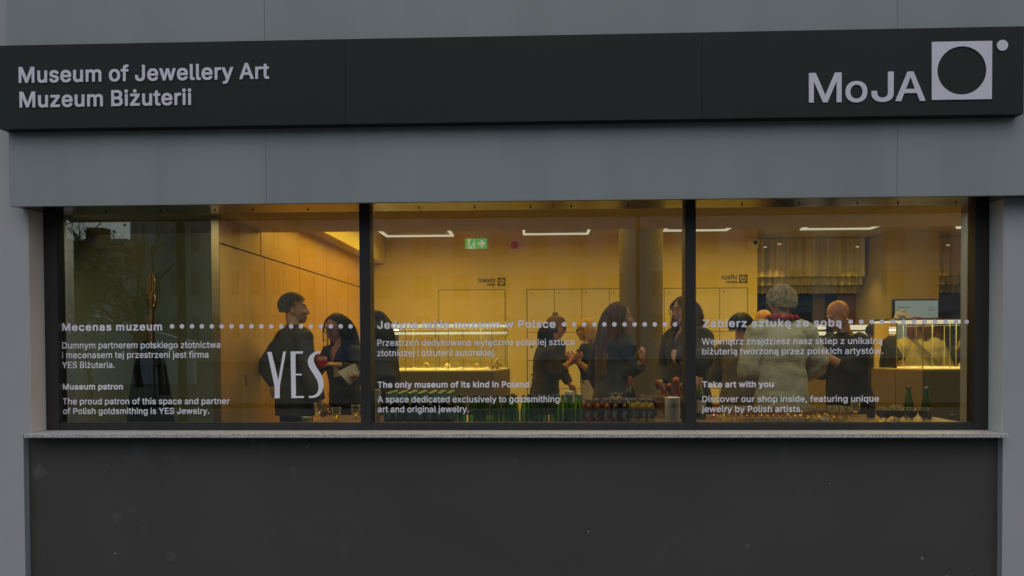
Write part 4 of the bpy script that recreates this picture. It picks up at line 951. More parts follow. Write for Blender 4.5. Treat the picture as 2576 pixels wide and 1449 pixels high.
YA = 62.0
far_house('corner_house', 'pale house with red tiled roof and pedimented dormers, mirrored at the left', V(40, 700, YA).x, V(326, 700, YA).x, 2 * YG - YA, 9,
          V(250, 678, YA).z, V(250, 606, YA + 2.4).z, FARWALL, TILES, 5, 2, 1.2, 4, 5)
far_house('tower_house', 'blue grey house block rising above the red roof, mirrored beside the pale sky', V(329, 700, 66).x, V(364, 700, 66).x + .5, 2 * YG - 66, 8, V(340, 560, 66).z + 4, V(340, 540, 66).z + 6, FARGREY, TILES, 2, 5, 1.2)
far_house('apartment_house', 'sandy apartment house with brown roof behind bare trees, mirrored left of the oak cabinets', V(366, 700, 60).x, V(720, 700, 60).x, 2 * YG - 60, 9, V(450, 628, 60).z + 3, V(450, 560, 62).z + 8, FARBEIGE, mat('brown_roof_tiles', (.08, .04, .03), .8, var=.3, scale=4), 7, 3, 1.2)
far_house('apartment_house', 'tall grey apartment house mirrored faintly in the middle pane', V(728, 700, 64).x, V(1600, 700, 64).x, 2 * YG - 64, 12, 20, 24, FARGREY, TILES, 9, 5, 1.2, pale=True)
far_house('apartment_house', 'long pale apartment house mirrored faintly in the right pane', V(1610, 700, 66).x, V(2900, 700, 66).x, 2 * YG - 66, 12, 21, 25, FARWALL, TILES, 11, 5, 1.2, pale=True)
# low garden wall, pole and sign post nearer to the glass
b = MB()
a, c = V(160, 735, 25), V(420, 800, 22)
b.slab([(a.x - 3, -.2), (c.x, -.2), (c.x, V(420, 860, 24).z), (a.x - 3, V(120, 712, 24).z)], 2 * YG - 24.3, 2 * YG - 24)
tag(obj('garden_wall', b, mat('whitewash', (.80, .80, .76), .85, var=.1, scale=.6), None, False, (a.x, 2 * YG - 24, -.15)), 'whitewashed garden wall with a sloping top mirrored behind the lettering', 'wall')
p = V(457, 800, 10)
b = MB()
b.lathe([(.085, -.15), (.085, 6.5)], (p.x, p.y, 0), 16)
for z in (2.0, 3.0):
    b.lathe([(.1, z), (.1, z + .05)], (p.x, p.y, 0), 16)
tag(obj('utility_pole', b, mat('tarred_steel', (.03, .03, .028), .6), None, True, (p.x, p.y, -.15)), 'thick dark utility pole mirrored right of the sculpture', 'pole')
p, p2, p3 = V(372, 569, 12), V(390, 616, 12), V(381, 600, 12)
sp = thing('street_sign', 'pale upright street sign on a thin post mirrored above the golden hand', 'sign', (p3.x, p3.y, -.15))
b = MB()
b.box(p.x, p2.x, p3.y - .02, p3.y, p2.z, p.z)
obj('sign_plate', b, mat('sign_grey', (.55, .6, .62), .5), sp)
b = MB()
b.tube([(p3.x, p3.y - .05, -.15), (p3.x, p3.y - .05, p.z)], .03, 8)
obj('sign_post', b, mat('post_grey', (.1, .1, .1), .5), sp)
BARK = mat('tree_bark', (.035, .03, .024), .9, var=.3, scale=8)


def bare_tree(label, base, h, seed, leaf=None, spread=1.0):
    rnd = random.Random(seed)
    r = thing('bare_tree', label, 'tree', base, 'bare street trees seen mirrored in the glass')
    bt, bc = MB(), MB()
    tips = []

    def grow(mb, p, d, ln, rad, lv):
        pts, rads = [p], [rad]
        for i in range(4):
            d = (d + Vector((rnd.gauss(0, .16), rnd.gauss(0, .16), rnd.gauss(.03, .1)))).normalized()
            p = p + d * ln / 4
            pts.append(p)
            rads.append(rad * (1 - .13 * (i + 1)))
        mb.tube(pts, rads, 6 if lv < 2 else 4)
        if lv > 1:
            tips.extend(pts[2:])
        if lv < 5:
            for k in range(3 if lv else 5):
                q = pts[rnd.choice((2, 3, 4)) if k else 4]
                a = rnd.uniform(0, 2 * PI)
                nd = (d * .7 + Vector((math.cos(a), math.sin(a), rnd.uniform(.1, .7))) * .75 * spread).normalized()
                grow(bc, q, nd, ln * rnd.uniform(.55, .78), rads[-1] * .72, lv + 1)
    grow(bt, Vector(base), Vector((0, 0, 1)), h * .36, h * .016, 0)
    obj('trunk', bt, BARK, r)
    obj('crown', bc, BARK, r)
    if leaf:
        bl = MB()
        for p in tips:
            for _ in range(1):
                c = p + Vector((rnd.gauss(0, .12), rnd.gauss(0, .12), rnd.gauss(0, .12)))
                a, e = Vector((rnd.gauss(0, 1), rnd.gauss(0, 1), rnd.gauss(0, 1))).normalized() * .07, Vector((rnd.gauss(0, 1), rnd.gauss(0, 1), rnd.gauss(0, 1))).normalized() * .05
                bl.quad(c - a, c + e, c + a, c - e)
        obj('leaves', bl, leaf, r)


for px, yv, h, sd, lf, lab in ((96, 15, 5.6, 3, mat('spring_leaves', (.10, .10, .03), .7), 'half leafed tree mirrored at the left edge of the glass'),
                               (412, 18, 9.5, 5, None, 'bare spreading tree mirrored between sign post and pole'),
                               (350, 22, 9, 8, None, 'bare tree mirrored beside the pale sky'),
                               (225, 16, 4.2, 14, MATS['spring_leaves'], 'small leafy tree mirrored over the garden wall')):
    p = V(px, 862, yv)
    bare_tree(lab, (p.x, p.y, -.15), h, sd, lf)

# ---------------------------------------------------------------- room shell
XR, YB = 7.3, 8.2
b = MB()
b.box(jl - .3, XR, TH + .002, YB, -.1, 0)
struct(obj('floor', b, mat('floor_boards', (.34, .24, .14), .45, var=.2)))
b = MB()
b.box(jl - .3, XR, 1.312, YB, 2.95, 3.05)
struct(obj('ceiling', b, PLASTER))
b = MB()
b.box(jl + .003, jr - .003, .236, TH + .001, zc + .034, 3.05)
b.box(jl - .3, XR, TH + .002, 1.31, zc + .034, 3.05)
struct(obj('lowered_ceiling', b, PLASTER))
b = MB()
b.box(jl - .4, jl - .302, TH + .002, 6, -.1, 3.05)
struct(obj('side_wall', b, GREYP))
b = MB()
b.box(XR + .002, XR + .1, TH + .002, YB, -.1, 3.05)
struct(obj('side_wall', b, PLASTER))
b = MB()
b.box(-2.6, XR, YB + .002, YB + .1, -.1, 3.05)
struct(obj('rear_wall', b, mat('brown_plaster', (.10, .07, .05), .8)))
b = MB()
b.box(jl - .3, -2.345, 2.4, 2.5, 0, 2.949)
struct(obj('niche_wall', b, GREYP))
xw = -2.29
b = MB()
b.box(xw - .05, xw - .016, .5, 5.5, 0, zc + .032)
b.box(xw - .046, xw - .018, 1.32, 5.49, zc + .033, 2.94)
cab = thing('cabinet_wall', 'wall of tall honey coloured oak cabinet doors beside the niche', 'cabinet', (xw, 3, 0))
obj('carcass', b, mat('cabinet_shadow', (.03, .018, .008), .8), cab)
b = MB()
b.box(xw - .052, xw + .003, .485, .499, 0, zc + .031)
obj('end_panel', b, mat_wood('pale_oak', (.24, .165, .065), (.28, .195, .08), (.32, .225, .10)), cab)
deps = [.505, 1.39, 1.84, 2.30, 2.77, 3.22, 3.68, 4.13, 4.58, 5.03, 5.49]
for i in range(len(deps) - 1):
    b = MB()
    b.box(xw - .014, xw, deps[i] + .004, deps[i + 1] - .004, .08, 2.125)
    d = obj('cabinet_door', b, OAK, cab)
    if i == 0:
        b = MB()
        p = P(611, 957, .96)
        b.box(xw + .0005, xw + .003, .955, .967, p.z - .045, p.z + .045)
        obj('handle_slot', b, BLACKM, d)
for a, c in ((.505, 1.30), (1.312, 2.3), (2.3, 3.22), (3.22, 4.13), (4.13, 5.03), (5.03, 5.49)):
    b = MB()
    b.box(xw - .014, xw, a + .004, c - .004, 2.137, zc + .030 if c < 1.311 else 2.51)
    obj('top_panel', b, OAK, cab)
b = MB()
b.box(xw - .015, -2.12, 1.32, 5.49, 2.512, 2.949)
struct(obj('ceiling_beam', b, PLASTER))
xbw = P(1905, 700, 5.5).x
b = MB()
b.box(-2.5, xbw, 5.502, 5.75, 0, 2.949)
struct(obj('back_wall', b, PLASTER))
# round concrete column
c0, c1 = P(1558, 700, 2.9), P(1667, 700, 2.9)
b = MB()
b.lathe([((c1.x - c0.x) / 2, 0), ((c1.x - c0.x) / 2, 2.948)], ((c0.x + c1.x) / 2, 2.9, 0), 48)
col = tag(obj('concrete_column', b, mat('fair_concrete', (.125, .105, .075), .7, var=.1, scale=2, bscale=40, bstr=.05), None, True, ((c0.x + c1.x) / 2, 2.9, 0)), 'round grey concrete column standing in front of the locker wall', 'column')
# square pillar carrying the screen
a, c = P(2231, 700, 5.9).x, P(2362, 700, 5.9).x
b = MB()
b.box(a, c, 5.9, 7.0, 0, 2.948)
tag(obj('plaster_pillar', b, PLASTER, None, False, (a, 5.9, 0)), 'square cream pillar between the two curtains with the screen in front', 'pillar')
# curtains in three tiers
CURT = [mat('sheer_curtain', (.80, .71, .36), .8, var=.28, scale=3, stretch=(9, 1, .12)), mat('net_curtain', (.62, .58, .34), .8, var=.25, scale=3, stretch=(9, 1, .12)), mat('lining_curtain', (.42, .40, .27), .8, var=.08)]


def curtain(x0, x1, label):
    r = thing('curtain', label, 'curtain', ((x0 + x1) / 2, 6.6, 1.5), 'tiered curtains over the shelves')
    for k, hem in enumerate((696, 717.5, 738)):
        y0 = 6.45 + .09 * k
        z = P(2000, hem, y0).z
        b = MB()
        n = int((x1 - x0) / .006)
        rows = []
        for j in range(5):
            rows.append([])
            for i in range(n + 1):
                x = x0 + (x1 - x0) * i / n
                u = x * (58 + 5 * k) + 2.2 * mn.noise(Vector((x * 3, k * 5., 0)))
                amp = .020 + .014 * mn.noise(Vector((x * 5, 2, k)))
                rows[-1].append(b.bm.verts.new((x, y0 + amp * math.sin(u) + .004 * math.sin(u * 2.7), z + (2.94 - z) * j / 4 + (.006 * math.sin(u + 1) if j == 0 else 0))))
        for j in range(4):
            for i in range(n):
                b.bm.faces.new((rows[j][i], rows[j][i + 1], rows[j + 1][i + 1], rows[j + 1][i]))
        obj('curtain_tier', b, CURT[k], r, 2)
    return r


curtain(P(1880, 700, 6.5).x, P(2172, 700, 6.5).x, 'wide pleated beige curtain in three tiers right of the locker wall')
curtain(P(2350, 700, 6.5).x, P(2440, 700, 6.5).x, 'narrow strip of pleated beige curtain right of the pillar')
# dark shelving below the curtains
shx0, shx1 = P(1890, 800, 7.1).x, P(2174, 800, 7.1).x
sh = thing('wall_shelving', 'dark wall shelving with one orange brown wooden door below the wide curtain', 'shelving', ((shx0 + shx1) / 2, 7.2, 0))
b = MB()
b.box(shx0, shx1, 7.3, 7.4, 0, 2.3)
for k in range(5):
    b.box(shx0 + .001, shx1 - .001, 6.95, 7.299, .3 + .42 * k, .325 + .42 * k)
obj('carcass', b, mat('black_brown', (.018, .014, .012), .6), sh)
b = MB()
b.box(P(2105, 800, 6.93).x, P(2168, 800, 6.93).x, 6.92, 6.94, .05, 2.3)
obj('shelf_door', b, DARKWOOD, sh)
b = MB()
b.box(P(2044, 800, 6.93).x, P(2075, 800, 6.93).x, 6.93, 6.95, 1.3, 2.3)
obj('shelf_panel', b, mat_wood('tan_wood', (.16, .10, .05), (.2, .13, .07), (.24, .16, .09)), sh)
b = MB()
b.box(P(1928, 800, 6.93).x, P(1990, 800, 6.93).x, 6.93, 6.95, 1.3, 2.3)
obj('shelf_panel', b, mat('umber_board', (.07, .035, .018), .5), sh)
a, c = P(2362, 800, 7.1).x, P(2460, 800, 7.1).x
sh = thing('wall_shelving', 'dark brown shelving below the narrow curtain right of the pillar', 'shelving', ((a + c) / 2, 7.2, 0))
b = MB()
b.box(a, c, 7.3, 7.4, 0, 2.3)
for k in range(5):
    b.box(a + .001, c - .001, 6.95, 7.299, .22 + .42 * k, .245 + .42 * k)
obj('carcass', b, mat('cocoa_board', (.15, .085, .045), .6), sh)

# ---------------------------------------------------------------- lamps
LAMPM = mat_emit('lamp_diffuser', (1, .93, .74), .62)
WARM = (1, .655, .08)
LAMPBODY = mat('lamp_body', (.5, .5, .48), .5)


def frame_lamp(px0, px1, py, label, watt=36):
    y1 = 4.7
    a, c = P(px0, py, y1), P(px1, py, y1)
    z = a.z
    x0, x1, y0 = a.x, c.x, y1 - 3.1
    t = .028
    r = thing('ceiling_lamp', label, 'lamp', ((x0 + x1) / 2, (y0 + y1) / 2, z), 'square light frames under the ceiling')
    b = MB()
    b.box(x0, x1, y1 - t, y1, z, z + .022)
    b.box(x0, x1, y0, y0 + t, z, z + .022)
    b.box(x0, x0 + t, y0 + t + .0005, y1 - t - .0005, z, z + .022)
    b.box(x1 - t, x1, y0 + t + .0005, y1 - t - .0005, z, z + .022)
    obj('light_frame', b, LAMPM, r)
    b = MB()
    b.box(x0, x1, y1 - t, y1, z + .0225, z + .05)
    b.box(x0, x1, y0, y0 + t, z + .0225, z + .05)
    b.box(x0, x0 + t, y0 + t + .0005, y1 - t - .0005, z + .0225, z + .05)
    b.box(x1 - t, x1, y0 + t + .0005, y1 - t - .0005, z + .0225, z + .05)
    obj('lamp_housing', b, LAMPBODY, r)
    b = MB()
    for x in (x0 + .01, x1 - .01):
        for y in (y0 + .1, y1 - .1):
            b.tube([(x, y, z + .051), (x, y, 2.949)], .0025, 6)
    obj('suspension_wire', b, LAMPBODY, r)
    l = bpy.data.lights.new('lamp_light', 'AREA')
    l.shape = 'RECTANGLE'
    l.size, l.size_y = x1 - x0, y1 - y0
    l.energy = watt
    l.color = WARM
    l.spread = R(180)
    o = bpy.data.objects.new('lamp_light', l)
    COL.objects.link(o)
    o.parent = r
    o.location = (0, 0, -.01)
    return r


frame_lamp(972, 1142, 597, 'square light frame near the oak cabinets, left of the exit sign', 36)
frame_lamp(1316, 1480, 592, 'square light frame above the red fire alarm, right of the exit sign', 20)
frame_lamp(1668, 1828, 583, 'square light frame cut by the right mullion, next to the concrete column', 30)
frame_lamp(2012, 2190, 579.5, 'square light frame in front of the wide curtain', 52)
r = thing('ceiling_lamp', 'added unseen fill lamp above the niche with the golden hand, hidden by the lowered ceiling', 'lamp', (-2.85, 1.8, 2.7), 'square light frames under the ceiling')  # added lamp, out of view, put in to brighten the niche
b = MB()
b.tube([(-3.1, 1.6, 2.71), (-2.6, 1.6, 2.71), (-2.6, 2.1, 2.71), (-3.1, 2.1, 2.71), (-3.1, 1.6, 2.71)], .015, 6)
obj('light_frame', b, LAMPM, r)
l = bpy.data.lights.new('lamp_light', 'AREA')
l.size = .5
l.energy = .8
l.color = (1, .88, .6)
o = bpy.data.objects.new('lamp_light', l)
COL.objects.link(o)
o.parent = r
o.location = (0, 0, -.03)
# added fill strip, unseen behind the frame head, to light visitors and table
zs_ = zc + .0335
r = thing('added_fill_strip', 'added unseen fill strip along the head of the window, lighting visitors and table', 'lamp', ((jl + jr) / 2, .262, zs_))
b = MB()
b.box(jl + .05, jr - .05, .252, .272, zs_ - .003, zs_ - .001)
obj('fill_strip_diffuser', b, LAMPM, r)
l = bpy.data.lights.new('lamp_light', 'AREA')
l.shape = 'RECTANGLE'
l.size, l.size_y = jr - jl - .2, .03
l.energy = 21
l.spread = R(120)
l.color = (1, .93, .74)
o = bpy.data.objects.new('lamp_light', l)
COL.objects.link(o)
o.parent = r
o.location = (0, 0, -.006)
o.rotation_euler = (R(27), 0, 0)
# small ceiling spots before the curtains
for px, py, lab in ((1961, 613, 'tiny lit ceiling spot before the left part of the wide curtain'), (1925, 621, 'tiny lit ceiling spot at the left edge of the wide curtain'),
                    (2157, 620, 'tiny lit ceiling spot at the right edge of the wide curtain'), (2385, 616, 'tiny lit ceiling spot before the narrow curtain')):
    p = P(px, py, 6.1)
    r = thing('ceiling_spot', lab, 'lamp', p, 'tiny ceiling spots by the curtains')
    b = MB()
    b.lathe([(.024, p.z - .008), (.024, p.z)], (p.x, p.y, 0), 14)
    obj('spot_lens', b, LAMPM, r)
    b = MB()
    b.lathe([(.026, p.z + .001), (.026, p.z + .015), (.006, p.z + .016), (.006, 2.949)], (p.x, p.y, 0), 14)
    obj('spot_body', b, LAMPBODY, r)
    l = bpy.data.lights.new('lamp_light', 'SPOT')
    l.energy = 14
    l.spot_size = R(75)
    l.spot_blend = .8
    l.color = (1, .66, .16)
    l.shadow_soft_size = .02
    o = bpy.data.objects.new('lamp_light', l)
    COL.objects.link(o)
    o.parent = r
    o.location = (0, 0, -.02)
    o.rotation_euler = (R(12), 0, 0)
# small spot beyond the curtains
p = P(2414, 575, 4.2)
r = thing('spot_lamp', 'small bright ceiling spot at the right end of the window', 'lamp', p)
b = MB()
b.lathe([(.03, p.z), (.045, p.z + .02), (.045, p.z + .1)], (p.x, p.y, 0), 16)
obj('spot_lens', b, mat_emit('spot_glow', (1, .9, .7), .75), r)
b = MB()
b.lathe([(.052, p.z + .021), (.052, 2.949)], (p.x, p.y, 0), 16)
obj('spot_body', b, LAMPBODY, r)
l = bpy.data.lights.new('lamp_light', 'SPOT')
l.energy = 12
l.spot_size = R(110)
l.color = WARM
l.shadow_soft_size = .03
o = bpy.data.objects.new('lamp_light', l)
COL.objects.link(o)
o.parent = r
o.location = (0, 0, -.01)

# ---------------------------------------------------------------- signs on the rear wall
GREEN = mat_emit('exit_green', (.0, .27, .045), 1.0)
EXWHITE = mat_emit('exit_white', (.62, .8, .62), .48)
yb = 3.9
a, c = P(1168, 629, yb), P(1228, 597, yb)
ex = thing('exit_sign', 'green emergency exit sign with a running figure and an arrow, hung on two rods', 'sign', ((a.x + c.x) / 2, yb, a.z))
b = MB()
b.box(a.x, c.x, yb, yb + .03, a.z, c.z, .002)
obj('sign_case', b, mat('case_beige', (.32, .28, .18), .5), ex)
w_, h_ = c.x - a.x, c.z - a.z


def S(u, v):
    return (a.x + w_ * u, a.z + h_ * v)


b = MB()
b.slab([S(.05, .09), S(.95, .09), S(.95, .91), S(.05, .91)], yb - .002, yb - .0005)
obj('sign_face', b, GREEN, ex)
b = MB()
b.slab([S(.15, .09), S(.45, .09), S(.45, .89), S(.15, .89)], yb - .004, yb - .0025)
b.slab([S(.55, .42), S(.72, .42), S(.66, .22), S(.76, .22), S(.89, .5), S(.76, .78), S(.66, .78), S(.72, .58), S(.55, .58)], yb - .004, yb - .0025)
obj('sign_symbol', b, EXWHITE, ex)
b = MB()
b.slab([(x, z) for x, z in circle(*S(.34, .74), .022 * w_ / .25 * .9, 12)], yb - .006, yb - .0045)
for pts, rad in (([S(.31, .62), S(.27, .40)], .022), ([S(.27, .42), S(.35, .30), S(.38, .13)], .014), ([S(.27, .42), S(.21, .30), S(.10, .29)], .014),
                 ([S(.31, .62), S(.22, .6), S(.19, .48)], .011), ([S(.31, .62), S(.38, .55), S(.44, .56)], .011)):
    for (x0, z0), (x1, z1) in zip(pts, pts[1:]):
        d = Vector((x1 - x0, 0, z1 - z0)).normalized() * rad * w_ * 1.6
        n_ = (-d.z, d.x)
        b.slab([(x0 + n_[0], z0 + n_[1]), (x0 - n_[0], z0 - n_[1]), (x1 - n_[0], z1 - n_[1]), (x1 + n_[0], z1 + n_[1])], yb - .006, yb - .0045)
obj('running_figure', b, GREEN, ex)
b = MB()
for u in (.35, .65):
    b.tube([(S(u, 0)[0], yb + .015, c.z), (S(u, 0)[0], yb + .015, 2.949)], .003, 6)
obj('hanging_rod', b, LAMPBODY, ex)
# fire alarm
p = P(1294, 616, 5.47)
fa = thing('fire_alarm', 'round red fire alarm sounder on the yellow wall', 'alarm', p)
b = MB()
b.rings([[Vector((p.x + r * math.cos(q * PI / 12), y, p.z + r * math.sin(q * PI / 12))) for q in range(24)] for r, y in ((.05, 5.5), (.05, 5.46), (.046, 5.43), (.03, 5.41))])
obj('alarm_body', b, mat('alarm_red', (.60, .008, .005), .3), fa, True)
b = MB()
b.rings([[Vector((p.x + .008 + r * math.cos(q * PI / 12), y, p.z + r * math.sin(q * PI / 12))) for q in range(24)] for r, y in ((.018, 5.409), (.012, 5.395))])
obj('alarm_lens', b, mat('alarm_lens', (.5, .06, .03), .15), fa, True)
# dome camera
p = P(1893, 612, 5.49)
dc = thing('dome_camera', 'white dome security camera at the top right corner of the locker wall', 'camera', p)
b = MB()
b.rings([[Vector((p.x + r * math.cos(q * PI / 12), y, p.z + r * math.sin(q * PI / 12))) for q in range(24)] for r, y in ((.085, 5.5), (.085, 5.47), (.07, 5.455))])
obj('camera_base', b, mat('camera_white', (.75, .72, .62), .5), dc, True)
b = MB()
b.ball(Matrix.Translation((p.x + .012, 5.455, p.z)) @ Matrix.Diagonal((.055, .05, .055, 1)))
obj('camera_dome', b, mat('camera_ball', (.7, .67, .58), .35), dc, True)
b = MB()
b.ball(Matrix.Translation((p.x + .018, 5.41, p.z)) @ Matrix.Diagonal((.03, .012, .03, 1)))
obj('camera_lens', b, mat('lens_black', (.01, .01, .012), .1), dc, True)


def wall_sign(name, label, big, small, xb, yb_, xs_, ys_, x0i, x1i, y0i, y1i, right, icon):
    y = 5.499
    r = thing(name, label, 'sign', P((xb + right) / 2, yb_, y))
    link_mesh('sign_text', loops_mesh('t', [line_at(big, 'm', xb, right, yb_, 11.5, y), line_at(small, 'b', xs_, right, ys_, 6.2, y)], y, .002), DARKTXT, r)
    a, c = P(x0i, y1i, y), P(x1i, y0i, y)
    cx, cz, h = (a.x + c.x) / 2, (a.z + c.z) / 2, (c.x - a.x) / 2
    ls = [[(a.x, a.z), (c.x, a.z), (c.x, c.z), (a.x, c.z)], circle(cx, cz, h * .78, 28)[::-1]]
    if icon == 'WC':
        cap = h * .5
        lp = text_loops('WC', 'b', cap, h * 1.1)
        ls += [[(cx - h * .55 + x, cz - cap / 2 + z) for x, z in q] for q in lp]
    else:
        k = h
        ls += [[(cx + u * k, cz + v * k) for u, v in q] for q in (
            [(-.34, -.38), (.34, -.38), (.34, .16), (-.34, .16)], [(-.2, -.26), (-.2, .04), (.2, .04), (.2, -.26)],
            [(-.2, .2), (-.13, .2), (-.1, .42), (.1, .42), (.13, .2), (.2, .2), (.16, .52), (-.16, .52)], [(-.07, -.18), (.07, -.18), (.07, -.04), (-.07, -.04)],
            [(-.5, -.36), (-.4, -.36), (-.4, .14), (-.5, .14)], [(.4, -.36), (.5, -.36), (.5, .14), (.4, .14)])]
    link_mesh('sign_icon', loops_mesh('i', [(0, 0, ls)], y, .002), DARKTXT, r)


wall_sign('toilet_sign', 'dark toilet lettering with a round pictogram on the yellow wall above the door', 'toalety', 'toilets', 1203, 710, 1225, 719, 1252, 1271, 699, 719, 1247, 'WC')
wall_sign('locker_sign', 'dark locker lettering with a lock pictogram above the lockers', 'szafki', 'lockers', 1814, 702.5, 1827, 712, 1859.5, 1880, 691, 712, 1855, 'L')
# flush door
a, c = P(1103, 729, 5.5), P(1271, 729, 5.5)
dr = thing('flush_door', 'flush cream door in the yellow wall under the toilet lettering', 'door', ((a.x + c.x) / 2, 5.49, 0))
b = MB()
b.box(a.x + .008, c.x - .008, 5.489, 5.495, .02, a.z - .008)
obj('door_leaf', b, PLASTER, dr)
b = MB()
b.box(a.x, c.x, 5.4955, 5.4985, .01, a.z)
obj('door_gap', b, mat('door_shadow_gap', (.08, .05, .015), .8), dr)
# lockers
lk = thing('locker_bank', 'bank of cream lockers with small round locks filling the wall behind the column', 'lockers', (P(1600, 800, 5.49).x, 5.49, 0))
x0, x1 = P(1326, 729, 5.5).x, P(1880, 723, 5.5).x
zz = [P(1600, v, 5.5).z for v in (726.5, 835, 906, 977.5, 1049)] + [.12]
b = MB()
b.box(x0 - .006, x1 + .006, 5.4955, 5.4985, .1, zz[0] + .006)
obj('locker_frame', b, MATS['door_shadow_gap'], lk)
LOCKER = mat('cream_laminate', (.72, .655, .50), .5, var=.02)
STEEL = mat('lock_steel', (.10, .08, .05), .35, metal=.6)
nc = 8
for i in range(nc):
    xa, xb = x0 + (x1 - x0) * i / nc, x0 + (x1 - x0) * (i + 1) / nc
    for j in range(5):
        b = MB()
        b.box(xa + .0035, xb - .0035, 5.4885, 5.495, zz[j + 1] + .0035, zz[j] - .0035, .001)
        d = obj('locker_door', b, LOCKER, lk)
        b = MB()
        zk = (zz[j] + zz[j + 1]) / 2 if j else zz[j] - .05
        rk = .014 if j else .008
        b.rings([[Vector((xa + .06 + r * math.cos(q * PI / 6), y, zk + r * math.sin(q * PI / 6))) for q in range(12)] for r, y in ((rk, 5.488), (rk, 5.478), (rk * .7, 5.472))])
        obj('lock', b, STEEL, d, True)

# ---------------------------------------------------------------- display cases
CASEGLASS = mat_glass('case_glass', (.93, .95, .88), 1.7)
EDGE = mat('glass_edge', (.26, .30, .17), .15, spec=.8)
LED = mat_emit('led_strip', (1, .95, .74), .75)
BASEG = mat('olive_grey_laminate', (.085, .082, .058), .55, var=.06)
BASET = mat('taupe_laminate', (.20, .15, .09), .55, var=.05)
GOLDJ = mat('pale_gold', (.62, .45, .18), .3, metal=.8)
IVORY = mat('ivory_ceramic', (.72, .62, .40), .5)


def display_case(label, plan, zb, z1, basemats, verts_in, jewels, watt):
    """plan: corner points, the first run being the side seen from the street"""
    cx = sum(p[0] for p in plan) / len(plan)
    cy = sum(p[1] for p in plan) / len(plan)
    r = thing('display_case', label, 'display case', (cx, cy, 0), 'lit glass display cases')
    n = len(plan)
    # base: one panel per side with thin joints
    for i in range(n):
        p, q = Vector((*plan[i], 0)), Vector((*plan[(i + 1) % n], 0))
        d = (q - p).normalized()
        nn = Vector((-d.y, d.x, 0)) * .02
        p, q = p + d * .004, q - d * .004
        b = MB()
        for za, zc_ in ((.05, .47), (.478, zb - .015)):
            b.prism([(v.x, v.y) for v in (p, q, q + nn, p + nn)], za, zc_)
        obj('base_panel', b, basemats[i % len(basemats)], r)
    inn = [(cx + (x - cx) * .97, cy + (y - cy) * .94) for x, y in plan]
    b = MB()
    b.prism(inn, zb - .014, zb)
    obj('display_floor', b, IVORY, r)
    # glass sides, green edges at the joints
    inn2 = [(cx + (x - cx) * .96, cy + (y - cy) * .92) for x, y in plan]
    for i in range(n):
        p, q = inn2[i], inn2[(i + 1) % n]
        b = MB()
        b.quad((*p, zb + .001), (*q, zb + .001), (*q, z1), (*p, z1))
        obj('glass_side', b, CASEGLASS, r)
    b = MB()
    for (x, y) in inn2 + verts_in:
        b.box(x - .0035, x + .0035, y - .0035, y + .0035, zb + .001, z1 - .0005)
    obj('glass_edge', b, EDGE, r)
    # lit lid
    b = MB()
    b.prism(inn2, z1 + .022, z1 + .045)
    obj('case_lid', b, CASEGLASS, r)
    b = MB()
    k = .985
    o_ = [(cx + (x - cx) * 1.0, cy + (y - cy) * 1.0) for x, y in inn2]
    i_ = [(cx + (x - cx) * .95, cy + (y - cy) * .85) for x, y in inn2]
    for i in range(n):
        j = (i + 1) % n
        b.prism([o_[i], o_[j], i_[j], i_[i]], z1 + .001, z1 + .021)
        if i in (3, 4) and cx < 0:
            b.prism([o_[i], o_[j], i_[j], i_[i]], z1 - .085, z1 - .055)  # second glowing band, added as the lid strip's reflection in the glass
    obj('led_strip', b, LED, r)
    xs = [p[0] for p in inn2]
    l = bpy.data.lights.new('lamp_light', 'AREA')
    l.shape = 'RECTANGLE'
    l.size, l.size_y = (max(xs) - min(xs)) * .8, .3
    l.energy = watt
    l.color = (1, .72, .30)
    o = bpy.data.objects.new('lamp_light', l)
    COL.objects.link(o)
    o.parent = r
    o.location = ((max(xs) + min(xs)) / 2 - cx, 0, z1 - .01)
    # jewellery on show
    for k, (u, kind, s) in enumerate(jewels):
        x = min(xs) + (max(xs) - min(xs)) * u
        y = cy - .08 + .05 * math.sin(k * 2.4)
        c = Vector((x, y, zb + .001))
        b = MB()
        if kind == 'head':
            b.lathe([(.3 * s, 0), (.35 * s, .2 * s), (.9 * s, .6 * s), (1 * s, 1.2 * s), (.7 * s, 1.8 * s), (.2 * s, 2 * s)], c, 14)
            m, nm, lb = IVORY, 'necklace_bust', 'small ivory bust showing a necklace'
        elif kind == 'ring':
            b.tube([c + Vector((s * math.cos(q * PI / 8), 0, s * 1.05 + s * math.sin(q * PI / 8))) for q in range(17)], s * .12, 6)
            m, nm, lb = GOLDJ, 'gold_bangle', 'gold bangle standing upright'
        elif kind == 'coil':
            for t_ in (1, .8, .55):
                b.tube([c + Vector((s * t_ * math.cos(q * PI / 10), .02 * t_, s * .2 + s * t_ * abs(math.sin(q * PI / 10)))) for q in range(21)], s * .03, 6)
            m, nm, lb = mat('yellow_wire', (.75, .55, .03), .4), 'wire_neckpiece', 'yellow looped wire neckpiece rising above the case'
        elif kind == 'cluster':
            for q in range(26):
                b.ball(Matrix.Translation(c + Vector((random.uniform(-1, 1) * s, random.uniform(-.5, .5) * s, abs(random.gauss(.5, .35)) * s + .2 * s))) @ Matrix.Scale(s * random.uniform(.15, .28), 4), 6)
            m, nm, lb = mat('amber_gold', (.5, .36, .12), .4), 'brooch_cluster', 'knobbly golden brooch'
        else:
            b.lathe([(1 * s, 0), (1 * s, .12 * s), (.6 * s, .35 * s), (.15 * s, .4 * s)], c, 12)
            m, nm, lb = mat('shell_white', (.7, .62, .45), .4), 'shell_brooch', 'flat pale brooch'
        yield_label = f"{lb}, {ORD[k]} piece from the left in the {'left' if cx < 0 else 'right'} display case"
        tag(obj(nm, b, m, None, True, c), yield_label, 'jewellery', 'jewellery in the display cases')
    return r


def pt(px, y):
    return (P(px, 900, y).x, y)


